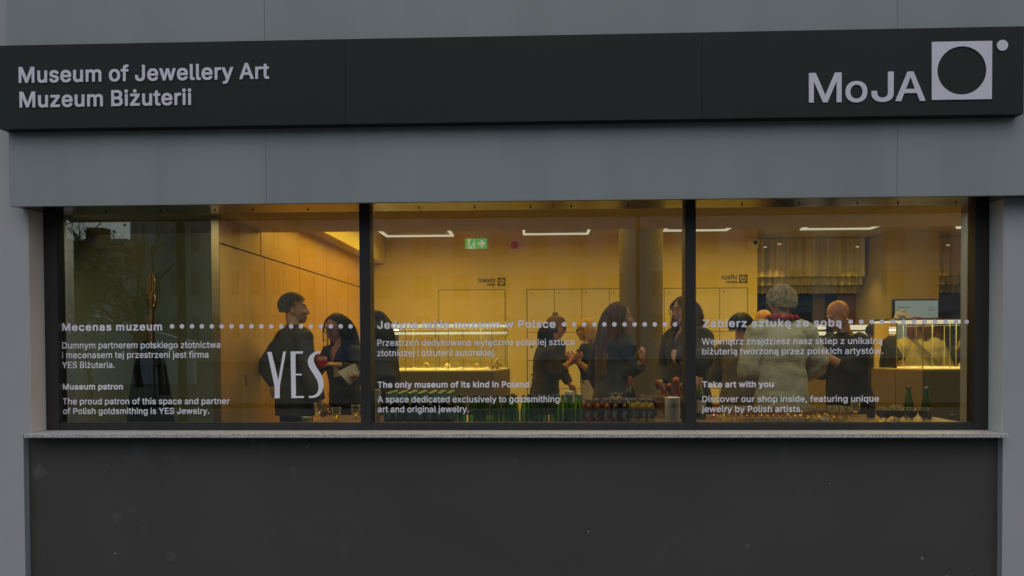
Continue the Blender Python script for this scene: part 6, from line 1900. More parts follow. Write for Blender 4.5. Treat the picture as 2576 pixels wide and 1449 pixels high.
class Person:
    """A figure built from its joints: one continuous body, with clothes and hair over it."""

    def __init__(s, label, px, py, y, face, lean=0, side=0, head=(0, 0, 0), hoff=(0, 0), skin=(.42, .22, .13), k=1.0, width=1.0, zdrop=0, lips=(.30, .08, .06), stubble=None):
        top = P(px, py, y)                     # crown of the head
        s.H = (top.z + zdrop) * 1.0
        s.s = s.H / 1.75 * k
        a = R(face)
        s.F = Vector((math.cos(a), math.sin(a), 0))
        s.L = Vector((-math.sin(a), math.cos(a), 0))
        s.wd = width
        s.lean, s.side = R(lean), R(side)
        s.skin, s.lips, s.stubble = skin, lips, stubble
        yaw, pitch, roll = [R(v) for v in head]
        # head frame
        f = (s.F * math.cos(yaw) + s.L * math.sin(yaw))
        l = Z3.cross(f)
        u = Z3.copy()
        f, u = f * math.cos(pitch) - u * math.sin(pitch), u * math.cos(pitch) + f * math.sin(pitch)
        l, u = l * math.cos(roll) + u * math.sin(roll), u * math.cos(roll) - l * math.sin(roll)
        s.hf, s.hl, s.hu = f, l, u
        s.HM = Matrix((f, l, u)).transposed()
        s.base = Vector((0, 0, 0))
        # place the feet so that the crown falls on the wanted point
        s.neck = s.T(0, 0, 1.455)
        s.hc = s.neck + (s.F * (.035 + hoff[0]) + s.L * hoff[1] + Z3 * .165) * s.s + s.F * math.sin(s.lean) * .1 * s.s
        crown = s.hc + s.hu * .125 * s.s
        off = Vector((top.x - crown.x, top.y - crown.y, 0))
        s.base = off
        s.neck += off
        s.hc += off
        dz = top.z - (s.hc + s.hu * .125 * s.s).z
        s.base += Vector((0, 0, dz))
        s.neck += Vector((0, 0, dz))
        s.hc += Vector((0, 0, dz))
        s.root = thing('person', label, 'person', Vector((s.base.x, s.base.y, 0)))
        s.arms = {}

    def T(s, f, l, u):
        """torso point (metres for a 1.75 m figure), leaning about the hips"""
        p = Vector((f, l * s.wd, u - .93))
        c, sn = math.cos(s.lean), math.sin(s.lean)
        p = Vector((p.x * c + p.z * sn, p.y, p.z * c - p.x * sn)) if u > .93 else p
        if u > .93:
            c, sn = math.cos(s.side), math.sin(s.side)
            p = Vector((p.x, p.y * c + p.z * sn, p.z * c - p.y * sn))
        p.z += .93
        return s.base + (s.F * p.x + s.L * p.y + Z3 * p.z) * s.s

    def Hd(s, f, l, u):
        return s.hc + (s.hf * f + s.hl * l + s.hu * u) * s.s

    def arm(s, sd, target=None, pole=(-.3, .4, -1), hand=None, palm=None, curl=.5, spread=.25):
        """sd: 'l' or 'r'; target: wrist in the world; hand, palm: world directions"""
        q = 1 if sd == 'l' else -1
        S = s.T(0, .172 * q, 1.395)
        if target is None:
            T = s.T(.06, .27 * q, .86) if s.lean < .2 else s.T(.2, .25 * q, .9)
        else:
            T = Vector(target)
        pv = s.F * pole[0] + s.L * pole[1] * q + Z3 * pole[2]
        E, T = ik(S, T, .29 * s.s, .255 * s.s, pv)
        hd = Vector(hand).normalized() if hand is not None else (T - E).normalized()
        pm = Vector(palm) if palm is not None else -s.L * q
        pm = (pm - hd * pm.dot(hd)).normalized()
        s.arms[sd] = (S, E, T, hd, pm, curl, spread)

    # ---- body
    def body(s, vox=.0055, legs=True):
        k = s.s
        for sd in 'lr':
            if sd not in s.arms:
                s.arm(sd)
        b = MB()
        F_, L_ = s.F, s.L
        tn = [(.84, .10, .16), (.93, .11, .165), (1.03, .098, .145), (1.14, .098, .142), (1.26, .11, .16), (1.36, .10, .168), (1.42, .075, .14), (1.455, .055, .075), (1.475, .045, .05)]
        b.loft([(s.T(0, 0, u), F_ * a * k, L_ * c * k * s.wd) for u, a, c in tn], 18, 2.2)
        b.tube([s.neck - Z3 * .03 * k, s.neck.lerp(s.Hd(-.025, 0, -.06), .5), s.Hd(-.02, 0, -.05)], [.062 * k, .054 * k, .056 * k], 14)
        M_ = s.HM
        E = lambda c, r: b.ell(s.Hd(*c), M_, [v * k for v in r], 16)
        E((-.018, 0, .035), (.097, .076, .09))
        E((.02, 0, -.02), (.074, .066, .095))
        E((.036, 0, -.068), (.052, .05, .05))
        E((.064, 0, -.10), (.026, .028, .02))
        E((.070, 0, .026), (.022, .05, .013))
        E((.058, .034, -.028), (.03, .024, .026))
        E((.058, -.034, -.028), (.03, .024, .026))
        E((.086, 0, -.066), (.012, .024, .009))
        E((.084, 0, -.079), (.011, .02, .008))
        b.tube([s.Hd(.082, 0, .018), s.Hd(.098, 0, -.012), s.Hd(.108, 0, -.034), s.Hd(.090, 0, -.046)], [.008 * k, .010 * k, .014 * k, .010 * k], 8)
        for q in (1, -1):
            E((-.012, .078 * q, -.012), (.018, .011, .032))
            E((-.004, .080 * q, -.034), (.010, .009, .012))
            E((.094, .013 * q, -.040), (.010, .008, .008))
        for sd, (S, El, T, hd, pm, curl, spread) in s.arms.items():
            q = 1 if sd == 'l' else -1
            b.tube([s.T(0, .10 * q, 1.385), S, S.lerp(El, .35), S.lerp(El, .7), El, El.lerp(T, .3), El.lerp(T, .7), T, T + hd * .02 * k],
                   [.05 * k, .052 * k, .047 * k, .042 * k, .038 * k, .040 * k, .032 * k, .026 * k, .025 * k], 12)
            wv = hd.cross(pm).normalized()
            c = T + hd * .05 * k
            b.loft([(T + hd * .005 * k, wv * .026 * k, pm * .019 * k), (T + hd * .03 * k, wv * .034 * k, pm * .017 * k), (T + hd * .07 * k, wv * .041 * k, pm * .015 * k), (T + hd * .092 * k, wv * .038 * k, pm * .012 * k)], 14, 2.4)
            for i, ln in enumerate((.066, .076, .072, .056)):
                o_ = (i - 1.5) * .0215
                d = (hd + wv * o_ * spread * 9).normalized()
                p = T + hd * .084 * k + wv * o_ * k
                pts = [p]
                for j in range(3):
                    ang = curl * (.55 + .35 * j) * (1 + .12 * (i - 1.5))
                    dd = (d * math.cos(ang * (j + 1) * .75) + pm * math.sin(ang * (j + 1) * .75))
                    p = p + dd * ln * k * (.42, .33, .25)[j]
                    pts.append(p)
                b.tube(pts, [.0092 * k, .0086 * k, .0078 * k, .006 * k], 8, smooth=1)
            tq = wv * (1 if (wv.dot(hd.cross(pm)) > 0) else -1) * (-q)
            p = T + hd * .022 * k + tq * .026 * k
            b.tube([p, p + (tq * .6 + hd * .7 + pm * .25).normalized() * .034 * k, p + (tq * .75 + hd * 1.5 + pm * .6).normalized() * .062 * k, p + (tq * .5 + hd * 1.7 + pm * .9).normalized() * .082 * k],
                   [.013 * k, .0115 * k, .0095 * k, .007 * k], 8, smooth=1)
        if legs:
            for q in (1, -1):
                b.tube([s.T(0, .085 * q, .90), s.T(.01, .095 * q, .70), s.T(.015, .10 * q, .48), s.T(-.02, .10 * q, .30), s.T(-.02, .10 * q, .08)], [.085 * k, .075 * k, .052 * k, .05 * k, .036 * k], 12, smooth=1)
                b.tube([s.T(-.05, .10 * q, .045), s.T(.06, .105 * q, .04), s.T(.16, .115 * q, .025)], [.035 * k, .036 * k, .022 * k], 10)
        me = remesh(b, vox, 2)
        inv = s.HM.transposed()

        def colour(co):
            d = inv @ (co - s.hc) / k
            c = Vector(s.skin)
            n = .5 + .5 * mn.noise(co * 22)
            c = c * (.92 + .16 * n)
            if abs(d.x) < .2 and abs(d.y) < .12 and abs(d.z) < .15:
                if d.x > .072 and abs(d.y) < .024 and -.088 < d.z < -.058:
                    c = c.lerp(Vector(s.lips), .75)
                elif d.x > .05 and .010 < abs(d.y) < .052 and .022 < d.z < .034:
                    c = c * .35
                elif d.x > .04 and .014 < abs(d.y) < .048 and -.004 < d.z < .016:
                    c = c * .6
                elif d.x > .04 and .015 < abs(d.y) < .05 and -.045 < d.z < -.02:
                    c = c.lerp(Vector((.5, .16, .1)), .2)
                elif s.stubble and d.z < -.05 and d.x > .0:
                    c = c.lerp(Vector(s.stubble), .4)
            return c
        paint(me, colour)
        o = link_mesh('body', me, SKINM, s.root, 2)
        return o

    def eyes(s, open_=1.0):
        k = s.s
        for q in (1, -1):
            b = MB()
            b.ell(s.Hd(.0745, .031 * q, .006), s.HM, [.011 * k, .013 * k, .007 * k * open_], 10)
            e = obj('eye', b, mat('eye_white', (.42, .38, .33), .2), s.root, True)
            b = MB()
            b.ell(s.Hd(.0835, .031 * q, .006), s.HM, [.003 * k, .0058 * k, .0058 * k * open_], 8)
            obj('iris', b, mat('iris_dark', (.02, .014, .01), .15), e, True)

    # ---- clothes
    def cloth(s, name, m, grow=.014, hem=.80, hemw=1.05, hemd=1.1, sleeve=1.0, collar=.03, vox=.009, folds=.006, vneck=0, slw=1.0, skip=()):
        """upper garment: torso plus sleeves. sleeve: 0 = none, 1 = to the wrist"""
        k = s.s
        b = MB()
        tn = [(1.455, .062, .085), (1.425, .085, .145), (1.36, .108, .175), (1.26, .116, .166), (1.14, .106, .152), (1.03, .106, .156), (.93, .118, .172)]
        if hem < .92:
            tn.append((hem + .02, .122 * hemd, .175 * hemw))
            tn.append((hem, .121 * hemd, .175 * hemw))
        else:
            tn = [t for t in tn if t[0] > hem + .03] + [(hem, .11 * hemd, .16 * hemw)]
        b.loft([(s.T(0, 0, u), s.F * (a + grow) * k, s.L * (c + grow) * k * s.wd) for u, a, c in tn], 22, 2.2)
        if collar:
            b.tube([s.neck - Z3 * .045 * k, s.neck + Z3 * (collar - .02) * k + s.F * .004], [.085 * k, .070 * k], 16)
        for sd, (S, E, T, hd, pm, c_, sp_) in s.arms.items():
            if sleeve and sd not in skip:
                q = 1 if sd == 'l' else -1
                g = grow + .002
                pts = [s.T(0, .09 * q, 1.375), S + Z3 * .004, S.lerp(E, .3), S.lerp(E, .65), E]
                rd = [.055 + g, .058 + g, .050 + g, .046 + g, .045 + g]
                if sleeve > .5:
                    e = E.lerp(T, min(1, (sleeve - .5) * 2))
                    pts += [E.lerp(e, .35), E.lerp(e, .7), e]
                    rd += [.044 + g, .038 + g, .033 + g]
                else:
                    pts = pts[:4]
                    rd = rd[:4]
                rd = [rd[0]] + [v * slw for v in rd[1:]]
                b.tube(pts, [v * k for v in rd], 14, smooth=1)
        me = remesh(b, vox, 3)
        me.calc_loop_triangles() if False else None
        sd_ = random.random() * 50
        nrm = [v.normal.copy() for v in me.vertices]
        for v, n in zip(me.vertices, nrm):
            c = v.co
            a = mn.noise(Vector((c.x * 9 + sd_, c.y * 9, c.z * 5))) + .6 * mn.noise(Vector((c.x * 22, c.y * 22 + sd_, c.z * 13)))
            a += .5 * math.sin(c.z * 34 + 5 * mn.noise(c * 6))
            v.co += n * folds * a
        if vneck:
            bm = bmesh.new()
            bm.from_mesh(me)
            kill = []
            for v in bm.verts:
                d = v.co - s.base
                f, l, u = d.dot(s.F) / k, d.dot(s.L) / k, d.z / k
                if f > .02 + .35 * math.sin(s.lean) and u > 1.46 - vneck and abs(l) < (u - (1.46 - vneck)) * .34:
                    kill.append(v)
            bmesh.ops.delete(bm, geom=kill, context='VERTS')
            bm.to_mesh(me)
            bm.free()
        return link_mesh(name, me, m, s.root, 2)

    def legs(s, name, m, grow=.012, top=.98, flare=1.0):
        k = s.s
        b = MB()
        b.loft([(s.T(0, 0, .80), s.F * .105 * k, s.L * .165 * k), (s.T(0, 0, .90), s.F * (.112 + grow) * k, s.L * (.165 + grow) * k), (s.T(0, 0, top), s.F * (.102 + grow) * k, s.L * (.145 + grow) * k)], 18)
        for q in (1, -1):
            b.tube([s.T(0, .085 * q, .88), s.T(.01, .095 * q, .70), s.T(.015, .10 * q, .48), s.T(-.01, .10 * q, .30), s.T(-.02, .10 * q, .05)], [(v + grow) * k for v in (.088, .08, .062 * flare, .06 * flare, .055 * flare)], 14, smooth=1)
        me = remesh(b, .012, 3)
        sd_ = random.random() * 50
        nrm = [v.normal.copy() for v in me.vertices]
        for v, n_ in zip(me.vertices, nrm):
            v.co += n_ * .006 * (mn.noise(Vector((v.co.x * 12 + sd_, v.co.y * 12, v.co.z * 7))))
        return link_mesh(name, me, m, s.root, 2)

    # ---- hair
    def hair(s, name, col, n=420, length=.06, kind='short', part=0, var=.35, rad=.0038, tip=None, cap=True, seed=1, bald_top=False, back=.0, lift=.0, hair_x=.30):
        rnd = random.Random(seed)
        k = s.s
        VV, FF = [], []
        cols = []
        cen, er = (-.018, 0, .035), (.100, .080, .093)

        def scalp(d):
            """is hair rooted in this direction (head frame)?"""
            if d.z < -.55:
                return False
            if d.x > hair_x and d.z < .52 + (.30 - hair_x) * 1.2 - .25 * abs(d.y):
                return False
            if d.x > .05 and d.z < -.12:
                return False
            if d.z < -.25 and d.x > -.25:
                return False
            if bald_top and d.z > .35:
                return False
            return True
        nv = 0
        if cap:
            cm = MB()
            bmesh.ops.create_uvsphere(cm.bm, u_segments=28, v_segments=18, radius=1)
            kill = [v for v in cm.bm.verts if not scalp(v.co.normalized())]
            bmesh.ops.delete(cm.bm, geom=kill, context='VERTS')
            for v in cm.bm.verts:
                d = v.co.copy()
                j = 1.02 + .03 * mn.noise(d * 6 + Vector((seed, 0, 0)))
                v.co = s.Hd(cen[0] + er[0] * d.x * j, er[1] * d.y * j, cen[2] + er[2] * d.z * j)
            vm = {}
            for v in cm.bm.verts:
                vm[v] = len(VV)
                VV.append(v.co.copy())
            for f in cm.bm.faces:
                FF.append([vm[v] for v in f.verts])
            cols += [tuple(c * .7 for c in col)] * len(vm)
            cm.bm.free()
        tc = s.T(-.005, 0, 1.27)
        done = 0
        guard = 0
        while done < n and guard < n * 20:
            guard += 1
            d = Vector((rnd.gauss(0, 1), rnd.gauss(0, 1), rnd.gauss(0, 1))).normalized()
            if not scalp(d):
                continue
            done += 1
            p = s.Hd(cen[0] + er[0] * d.x, er[1] * d.y, cen[2] + er[2] * d.z)
            nrm = (s.hf * d.x + s.hl * d.y + s.hu * d.z).normalized()
            ln = length * k * rnd.uniform(.75, 1.1)
            steps = 6 if lift else 4 if kind in ('short', 'curly') else 12
            if kind == 'short':
                dr = (nrm * .35 - s.hf * (.25 + back) - s.hu * .35 + s.hl * (.25 if d.y > 0 else -.25))
            elif kind == 'curly':
                dr = (nrm * .55 - s.hu * .5 - s.hf * .25 + Vector((rnd.gauss(0, .3), rnd.gauss(0, .3), rnd.gauss(0, .25))))
            elif kind == 'up':
                dr = -s.hf * .6 + s.hu * .7
            else:
                sdq = 1 if d.y > part else -1
                dr = s.hl * sdq * .6 - s.hf * (.45 + back) + nrm * .06 - s.hu * .35
            dr = (dr - nrm * min(0, dr.dot(nrm))).normalized()
            pts = [p - nrm * .004]
            st = ln / steps
            wob = rnd.uniform(0, 6)
            for i in range(steps):
                if kind == 'curly':
                    dr = (dr + Vector((math.sin(wob + i * 1.9), math.cos(wob * 1.3 + i * 2.1), -.5)) * .5).normalized()
                elif kind == 'long' or kind == 'wavy':
                    g = .28 + .04 * i
                    dr = (dr * (1 - g) - Z3 * g + Vector((rnd.gauss(0, .03), rnd.gauss(0, .03), 0))).normalized()
                    if kind == 'wavy':
                        dr = (dr + (s.hl * math.sin(wob + i * 1.5) + s.hf * math.cos(wob + i * 1.5)) * .28).normalized()
                else:
                    dr = (dr - Z3 * .18 + (s.hl * math.sin(wob + i * 2.0) + s.hu * math.cos(wob + i * 2.0)) * lift).normalized()
                p = p + dr * st
                # stay outside head and shoulders
                q = s.HM.transposed() @ (p - s.hc) / k
                w_ = Vector(((q.x - cen[0]) / (er[0] * 1.06), q.y / (er[1] * 1.08), (q.z - cen[2]) / (er[2] * 1.05)))
                if w_.length < 1 and w_.length > 1e-3:
                    w_.normalize()
                    p = s.Hd(cen[0] + w_.x * er[0] * 1.06, w_.y * er[1] * 1.08, cen[2] + w_.z * er[2] * 1.05)
                elif kind in ('long', 'wavy') and q.z < .03:
                    if q.x > -.02 and abs(q.y) < .10 and q.z > -.16:
                        p = s.Hd(min(q.x, .015), math.copysign(max(abs(q.y), .080), q.y), q.z)
                    e = p - tc
                    ef, el, eu = e.dot(s.F) / (.14 * k), e.dot(s.L) / (.165 * k * s.wd), e.z / (.19 * k)
                    m_ = math.sqrt(ef * ef + el * el + eu * eu)
                    if m_ < 1:
                        e = e / max(m_, .2)
                        p = tc + e
                pts.append(p)
            r0 = rad * k * rnd.uniform(.8, 1.25)
            na = 3 * (steps + 1)
            o3 = len(VV)
            u = (pts[1] - pts[0]).orthogonal().normalized()
            for i, q in enumerate(pts):
                t = (pts[min(i + 1, steps)] - pts[max(i - 1, 0)])
                t = t.normalized() if t.length > 1e-9 else Z3
                u = u - t * u.dot(t)
                u = u.normalized() if u.length > 1e-6 else t.orthogonal().normalized()
                v = t.cross(u)
                r_ = r0 * (1 if i < steps - 2 else .75 if i < steps else .3)
                VV.append(q + u * r_)
                VV.append(q + (v * .87 - u * .5) * r_)
                VV.append(q - (v * .87 + u * .5) * r_)
                if i:
                    c0 = o3 + 3 * i
                    for e0, e1 in ((0, 1), (1, 2), (2, 0)):
                        FF.append((c0 - 3 + e0, c0 - 3 + e1, c0 + e1, c0 + e0))
            sh = 1 + var * rnd.uniform(-1, 1)
            for i in range(na):
                t_ = (i // 3) / steps
                c = col if not tip else tuple(a * (1 - t_) + e * t_ for a, e in zip(col, tip))
                cols.append(tuple(max(0, v * sh) for v in c))
        me = bpy.data.meshes.new(name)
        me.from_pydata(VV, [], FF)
        me.update()
        at = me.color_attributes.new('Col', 'FLOAT_COLOR', 'POINT')
        for i, c in enumerate(cols):
            at.data[i].color = (*c, 1)
        return link_mesh(name, me, HAIRM, s.root, 2)

    def glasses(s, m, lens=None, w_=.030, h_=.024, th=.0028):
        k = s.s
        b = MB()
        for q in (1, -1):
            b.tube([s.Hd(.098, q * .033 + w_ * math.cos(a * PI / 10), .006 + h_ * math.sin(a * PI / 10)) for a in range(21)], th * k, 6, cap=False)
            b.tube([s.Hd(.098, q * .063, .012), s.Hd(.05, q * .082, .012), s.Hd(-.01, q * .083, .006)], th * k, 6)
        b.tube([s.Hd(.098, .004, .010), s.Hd(.1, 0, .013), s.Hd(.098, -.004, .010)], th * k, 6)
        g = obj('glasses', b, m, s.root, True)
        if lens:
            b = MB()
            for q in (1, -1):
                b.bm.faces.new([b.bm.verts.new(s.Hd(.0975, q * .033 + w_ * math.cos(a * PI / 10), .006 + h_ * math.sin(a * PI / 10))) for a in range(20)])
            obj('lens', b, lens, g)
        return g


BLACKC = mat('black_cloth', (.016, .016, .016), .85, var=.3, scale=6, bscale=200, bstr=.2)
NAVY = mat('near_black_suiting', (.018, .021, .024), .75, var=.3, scale=6, bscale=240, bstr=.15)
CHAR = mat('charcoal_jacket', (.030, .030, .028), .8, var=.25, scale=6, bscale=200, bstr=.2)
GREYC = mat('grey_jacket', (.13, .12, .10), .85, var=.2, scale=6, bscale=160, bstr=.25)
FLEECE = mat('cream_fleece', (.44, .44, .33), .95, var=.08, scale=26, bscale=130, bstr=.9)
CREAM = mat('cream_jacket', (.58, .50, .34), .85, var=.08, scale=6, bscale=160, bstr=.2)
WHITEC = mat('white_denim', (.66, .62, .50), .85, var=.06, scale=6, bscale=180, bstr=.2)
BLACKPL = mat('black_plastic', (.008, .008, .008), .25)
WIRE = mat('thin_metal', (.30, .22, .10), .3, metal=.8)
DARKLENS = mat('dark_lens', (.006, .006, .006), .08)

# 1 grey haired man, seen from behind his right shoulder
p = Person('grey haired man in a dark jacket, turned right, his hand on the table', 741, 737, 1.20, 42, head=(-30, 0, 0), hoff=(-.02, .025), width=.96, k=.97, stubble=(.2, .17, .14), skin=(.36, .19, .11))
p.arm('r', P(803, 1012, .93), (-.6, .25, -.5), (.35, .1, -.9), (.3, .9, -.2), .75)
p.arm('l', p.T(-.10, .08, .98), (-.5, .2, -1), (-.2, -.6, -.2))
p.body()
p.eyes()
p.cloth('jacket', CHAR, .024, .76, 1.02, 1.02, .98, .05, slw=.96)
p.legs('trousers', BLACKC)
p.hair('hair', (.07, .06, .05), 1600, .028, 'short', rad=.0019, tip=(.11, .10, .085), seed=3)

# 2 smiling woman with glasses and a red phone
w2 = Person('smiling woman with black glasses and long dark hair, holding a red phone', 838, 793, 1.62, 238, lean=6, head=(-8, 24, -14), hoff=(.015, 0), skin=(.50, .26, .16), width=.98)
ph = P(812, 908, 1.36)
w2.arm('l', P(852, 918, 1.36), (-.3, .8, -.9), (-.9, -.25, .12), (0, .3, -1), .5)
w2.arm('r', P(800, 926, 1.38), (-.2, .9, -.9), (.5, -.55, .6), (.3, -.2, .8), .8)
w2.body()
w2.eyes(.6)
w2.cloth('shirt', BLACKC, .012, .86, 1.0, 1.0, .97, .03, vneck=.19)
w2.legs('trousers', BLACKC)
w2.hair('hair', (.010, .008, .007), 1700, .46, 'long', part=.01, seed=5, rad=.0026, back=.35, hair_x=.10)
w2.glasses(BLACKPL, None, .032, .025, .0042)
b = MB()
c = P(881, 895, 1.36)
vn = Vector((-.2, -1, .1)).normalized()
bx = vn.cross(Z3).normalized()
uz = bx.cross(vn)
b.bm.faces.new([b.bm.verts.new(w2.T(.132, .085, 1.235) + w2.F * .014 + bx * x + Z3 * z) for x, z in [(-.034, -.05), (.034, -.06), (.034, .03), (.024, .05), (0, .058), (-.024, .05), (-.034, .035)]])
bdg = obj('badge', b, mat('gold_sticker', (.46, .36, .14), .35, var=.8, scale=45), w2.root)
b = MB()
dx, dz = Vector((.80, -.35, -.48)).normalized(), Vector((.35, .45, .62)).normalized()
dz = (dz - dx * dz.dot(dx)).normalized()
dn = dx.cross(dz)
o_ = P(803, 906, 1.33)
b.rings([[o_ + dx * (u * .075) + dz * (v * .037) + dn * t for u, v in ((-1, -.8), (-.9, -1), (.9, -1), (1, -.8), (1, .8), (.9, 1), (-.9, 1), (-1, .8))] for t in (-.004, .004)])
tag(obj('phone', b, mat('red_case', (.36, .012, .025), .35), None, False, o_), 'red phone in the hands of the smiling woman', 'phone')

# 3 person mostly behind the left mullion
w3 = Person('person in a dark coat with long dark hair, half hidden by the left mullion', 936, 783, 1.16, 183, lean=2, head=(0, 8, 0), skin=(.42, .22, .14), width=1.15)
w3.arm('l', P(912, 952, .98), (-.4, .5, -1), (-.95, 0, .15), (0, .2, 1), .6)
w3.arm('r', P(915, 948, 1.32), (-.3, .5, -1), (-.9, -.1, .1), (0, 0, 1), .6)
w3.body()
w3.eyes()
w3.cloth('coat', BLACKC, .034, .55, 1.25, 1.3, .95, .06, slw=1.25)
w3.hair('hair', (.016, .011, .008), 1400, .36, 'long', seed=7, rad=.0028)
b = MB()
q = [P(849, 935, 1.02), P(893, 914, 1.06), P(912, 950, 1.04), P(879, 968, 1.0)]
n_ = (q[1] - q[0]).cross(q[3] - q[0]).normalized() * .004
b.rings([[v - n_ for v in q], [v + n_ for v in q]])
tag(obj('booklet', b, mat('recycled_paper', (.40, .36, .26), .8, var=.12, scale=20), None, False, q[3]), 'beige booklet held beside the left mullion', 'booklet')

# 4 the pair by the lockers, man behind, woman in front
m4 = Person('man with a hair bun and dark sunglasses, bending towards the blonde woman', 1411, 797, 3.9, 330, lean=12, head=(25, 18, 0), skin=(.46, .24, .14))
m4.arm('r', P(1446, 904, 3.55), (-.2, .4, -1), (.9, -.2, .1), (0, 1, 0), .6)
m4.body(.007)
m4.cloth('jacket', NAVY, .02, .70, 1.05, 1.05, .95, .05)
m4.legs('trousers', BLACKC)
m4.hair('hair', (.20, .12, .05), 420, .05, 'short', seed=9, back=.6)
b = MB()
b.ell(m4.Hd(-.075, 0, .135), m4.HM, [.036, .034, .034], 10)
obj('hair_bun', b, mat('dark_blond', (.14, .085, .04), .5, var=.4, scale=60), m4.root, True)
m4.glasses(BLACKPL, DARKLENS, .034, .024, .005)
w4 = Person('dark haired woman in a long black coat beside the man with sunglasses', 1389, 812, 3.45, 12, lean=5, head=(6, 14, 0), skin=(.44, .23, .14))
w4.arm('r', P(1441, 901, 3.25), (-.1, .2, -1), (.85, .1, .25), (0, .6, .6), .6)
w4.arm('l', P(1438, 908, 3.5), (-.1, .2, -1), (.85, -.1, .2), (0, -.6, .6), .6)
w4.body(.007)
w4.cloth('coat', BLACKC, .028, .45, 1.22, 1.25, .72, .05, slw=1.1)
w4.hair('hair', (.010, .008, .007), 1000, .20, 'long', seed=11, rad=.003)

# 5 blonde woman with a fur collar
w5 = Person('blonde woman in white trousers and a black fluffy collar, facing left', 1465, 803, 3.6, 190, lean=4, head=(-8, 14, 0), skin=(.50, .27, .17), width=.98)
w5.arm('l', P(1447, 906, 3.30), (-.2, .25, -1), (-.9, .1, .25), (0, .6, .6), .7)
w5.arm('r', P(1450, 900, 3.6), (-.2, .25, -1), (-.9, 0, .3), (0, -.6, .6), .7)
w5.body(.007)
w5.cloth('top', BLACKC, .014, .98, 1.0, 1.0, .42, 0)
w5.legs('white_trousers', WHITEC, .02, 1.03, 1.35)
w5.hair('hair', (.52, .34, .10), 1200, .17, 'long', seed=13, rad=.003, tip=(.66, .46, .18))
w5.glasses(BLACKPL, None, .028, .02, .003)
b = MB()
rnd = random.Random(4)
for i in range(900):
    a = rnd.uniform(0, 2 * PI)
    e = rnd.uniform(-.5, 1.0)
    c = w5.T(.01 + .10 * math.cos(a), .155 * math.sin(a), 1.42 - .04 * math.cos(a) - .06 * (1 - e))
    d = Vector((rnd.gauss(0, 1), rnd.gauss(0, 1), rnd.gauss(-.2, .8))).normalized()
    b.tube([c, c + d * .025, c + d * .045 - Z3 * .012], [.008, .006, .002], 4)
obj('fur_collar', b, BLACKC, w5.root, 2)
b = MB()
S_, E_, T_, hd_, pm_, _, _ = w5.arms['l']
ax = (T_ - E_).normalized()
u_ = ax.orthogonal().normalized()
for t_ in (.86, .93):
    c = E_.lerp(T_, t_)
    b.tube([c + (u_ * math.cos(a * PI / 8) + ax.cross(u_) * math.sin(a * PI / 8)) * .034 for a in range(17)], .005, 6, cap=False)
obj('bracelet', b, GOLDJ, w5.root, True)

# 6 woman with very long hair
w6 = Person('woman with very long brown hair in a dark blazer, looking right with raised hand', 1561, 760, 1.55, 28, lean=3, head=(-26, 2, 0), hoff=(.01, 0), skin=(.46, .24, .15), width=1.05)
w6.arm('r', P(1612, 912, 1.28), (.1, .1, -1), (.30, -.1, 1), (-.9, .3, .1), 1.0)
w6.arm('l', w6.T(.12, .24, .9), (-.4, .5, -.3))
w6.body()
w6.eyes()
w6.cloth('blazer', NAVY, .024, .70, 1.10, 1.15, .97, .03, slw=1.12, vneck=.16)
w6.legs('trousers', BLACKC)
w6.hair('hair', (.095, .045, .018), 2200, .50, 'long', part=-.01, seed=15, rad=.0026, hair_x=.14, tip=(.22, .125, .05), var=.45, back=.1)

# 7 talking woman with glasses right of the column
w7 = Person('talking woman with thin glasses and wavy brown hair, cut by the right mullion', 1716, 745, 1.62, 205, lean=2, head=(6, 0, 4), skin=(.46, .24, .15), width=1.12, lips=(.12, .03, .03))
w7.arm('l', P(1690, 886, 1.22), (-.1, .75, -.8), (.75, -.25, -.55), (-.2, .6, -.5), .35)
w7.arm('r', w7.T(.16, -.12, .98), (-.3, .7, -.8))
w7.body()
w7.eyes()
w7.cloth('jacket', CHAR, .028, .66, 1.22, 1.2, .93, .04, slw=1.2, vneck=.14)
w7.legs('trousers', BLACKC)
w7.hair('hair', (.075, .036, .014), 1900, .36, 'wavy', part=0, seed=17, rad=.0028, tip=(.17, .085, .03), var=.4)
w7.glasses(WIRE, None, .030, .027, .0022)

# 8 person with short black hair and grey jacket
w8 = Person('person with short black hair in a grey jacket left of the fleece coat', 1869, 788, 2.2, 62, lean=4, head=(-12, 6, 0), skin=(.42, .22, .13), width=1.0)
w8.arm('l', w8.T(.20, .10, 1.05), (-.3, .9, -.5))
w8.arm('r', w8.T(.22, -.05, 1.06), (-.3, .6, -.8))
w8.body(.007)
w8.cloth('jacket', GREYC, .022, .80, 1.0, 1.0, .96, .05, slw=1.15)
w8.legs('trousers', BLACKC)
w8.hair('hair', (.010, .009, .008), 1900, .065, 'short', seed=19, rad=.0024)

# 9 bald head behind
m9 = Person('bald man mostly hidden between the grey jacket and the fleece coat', 1914, 780, 3.3, 200, head=(0, 12, 0), skin=(.50, .27, .15))
m9.body(.007)
m9.cloth('jacket', CHAR, .02, .8)
m9.legs('trousers', BLACKC)
m9.glasses(WIRE, None)

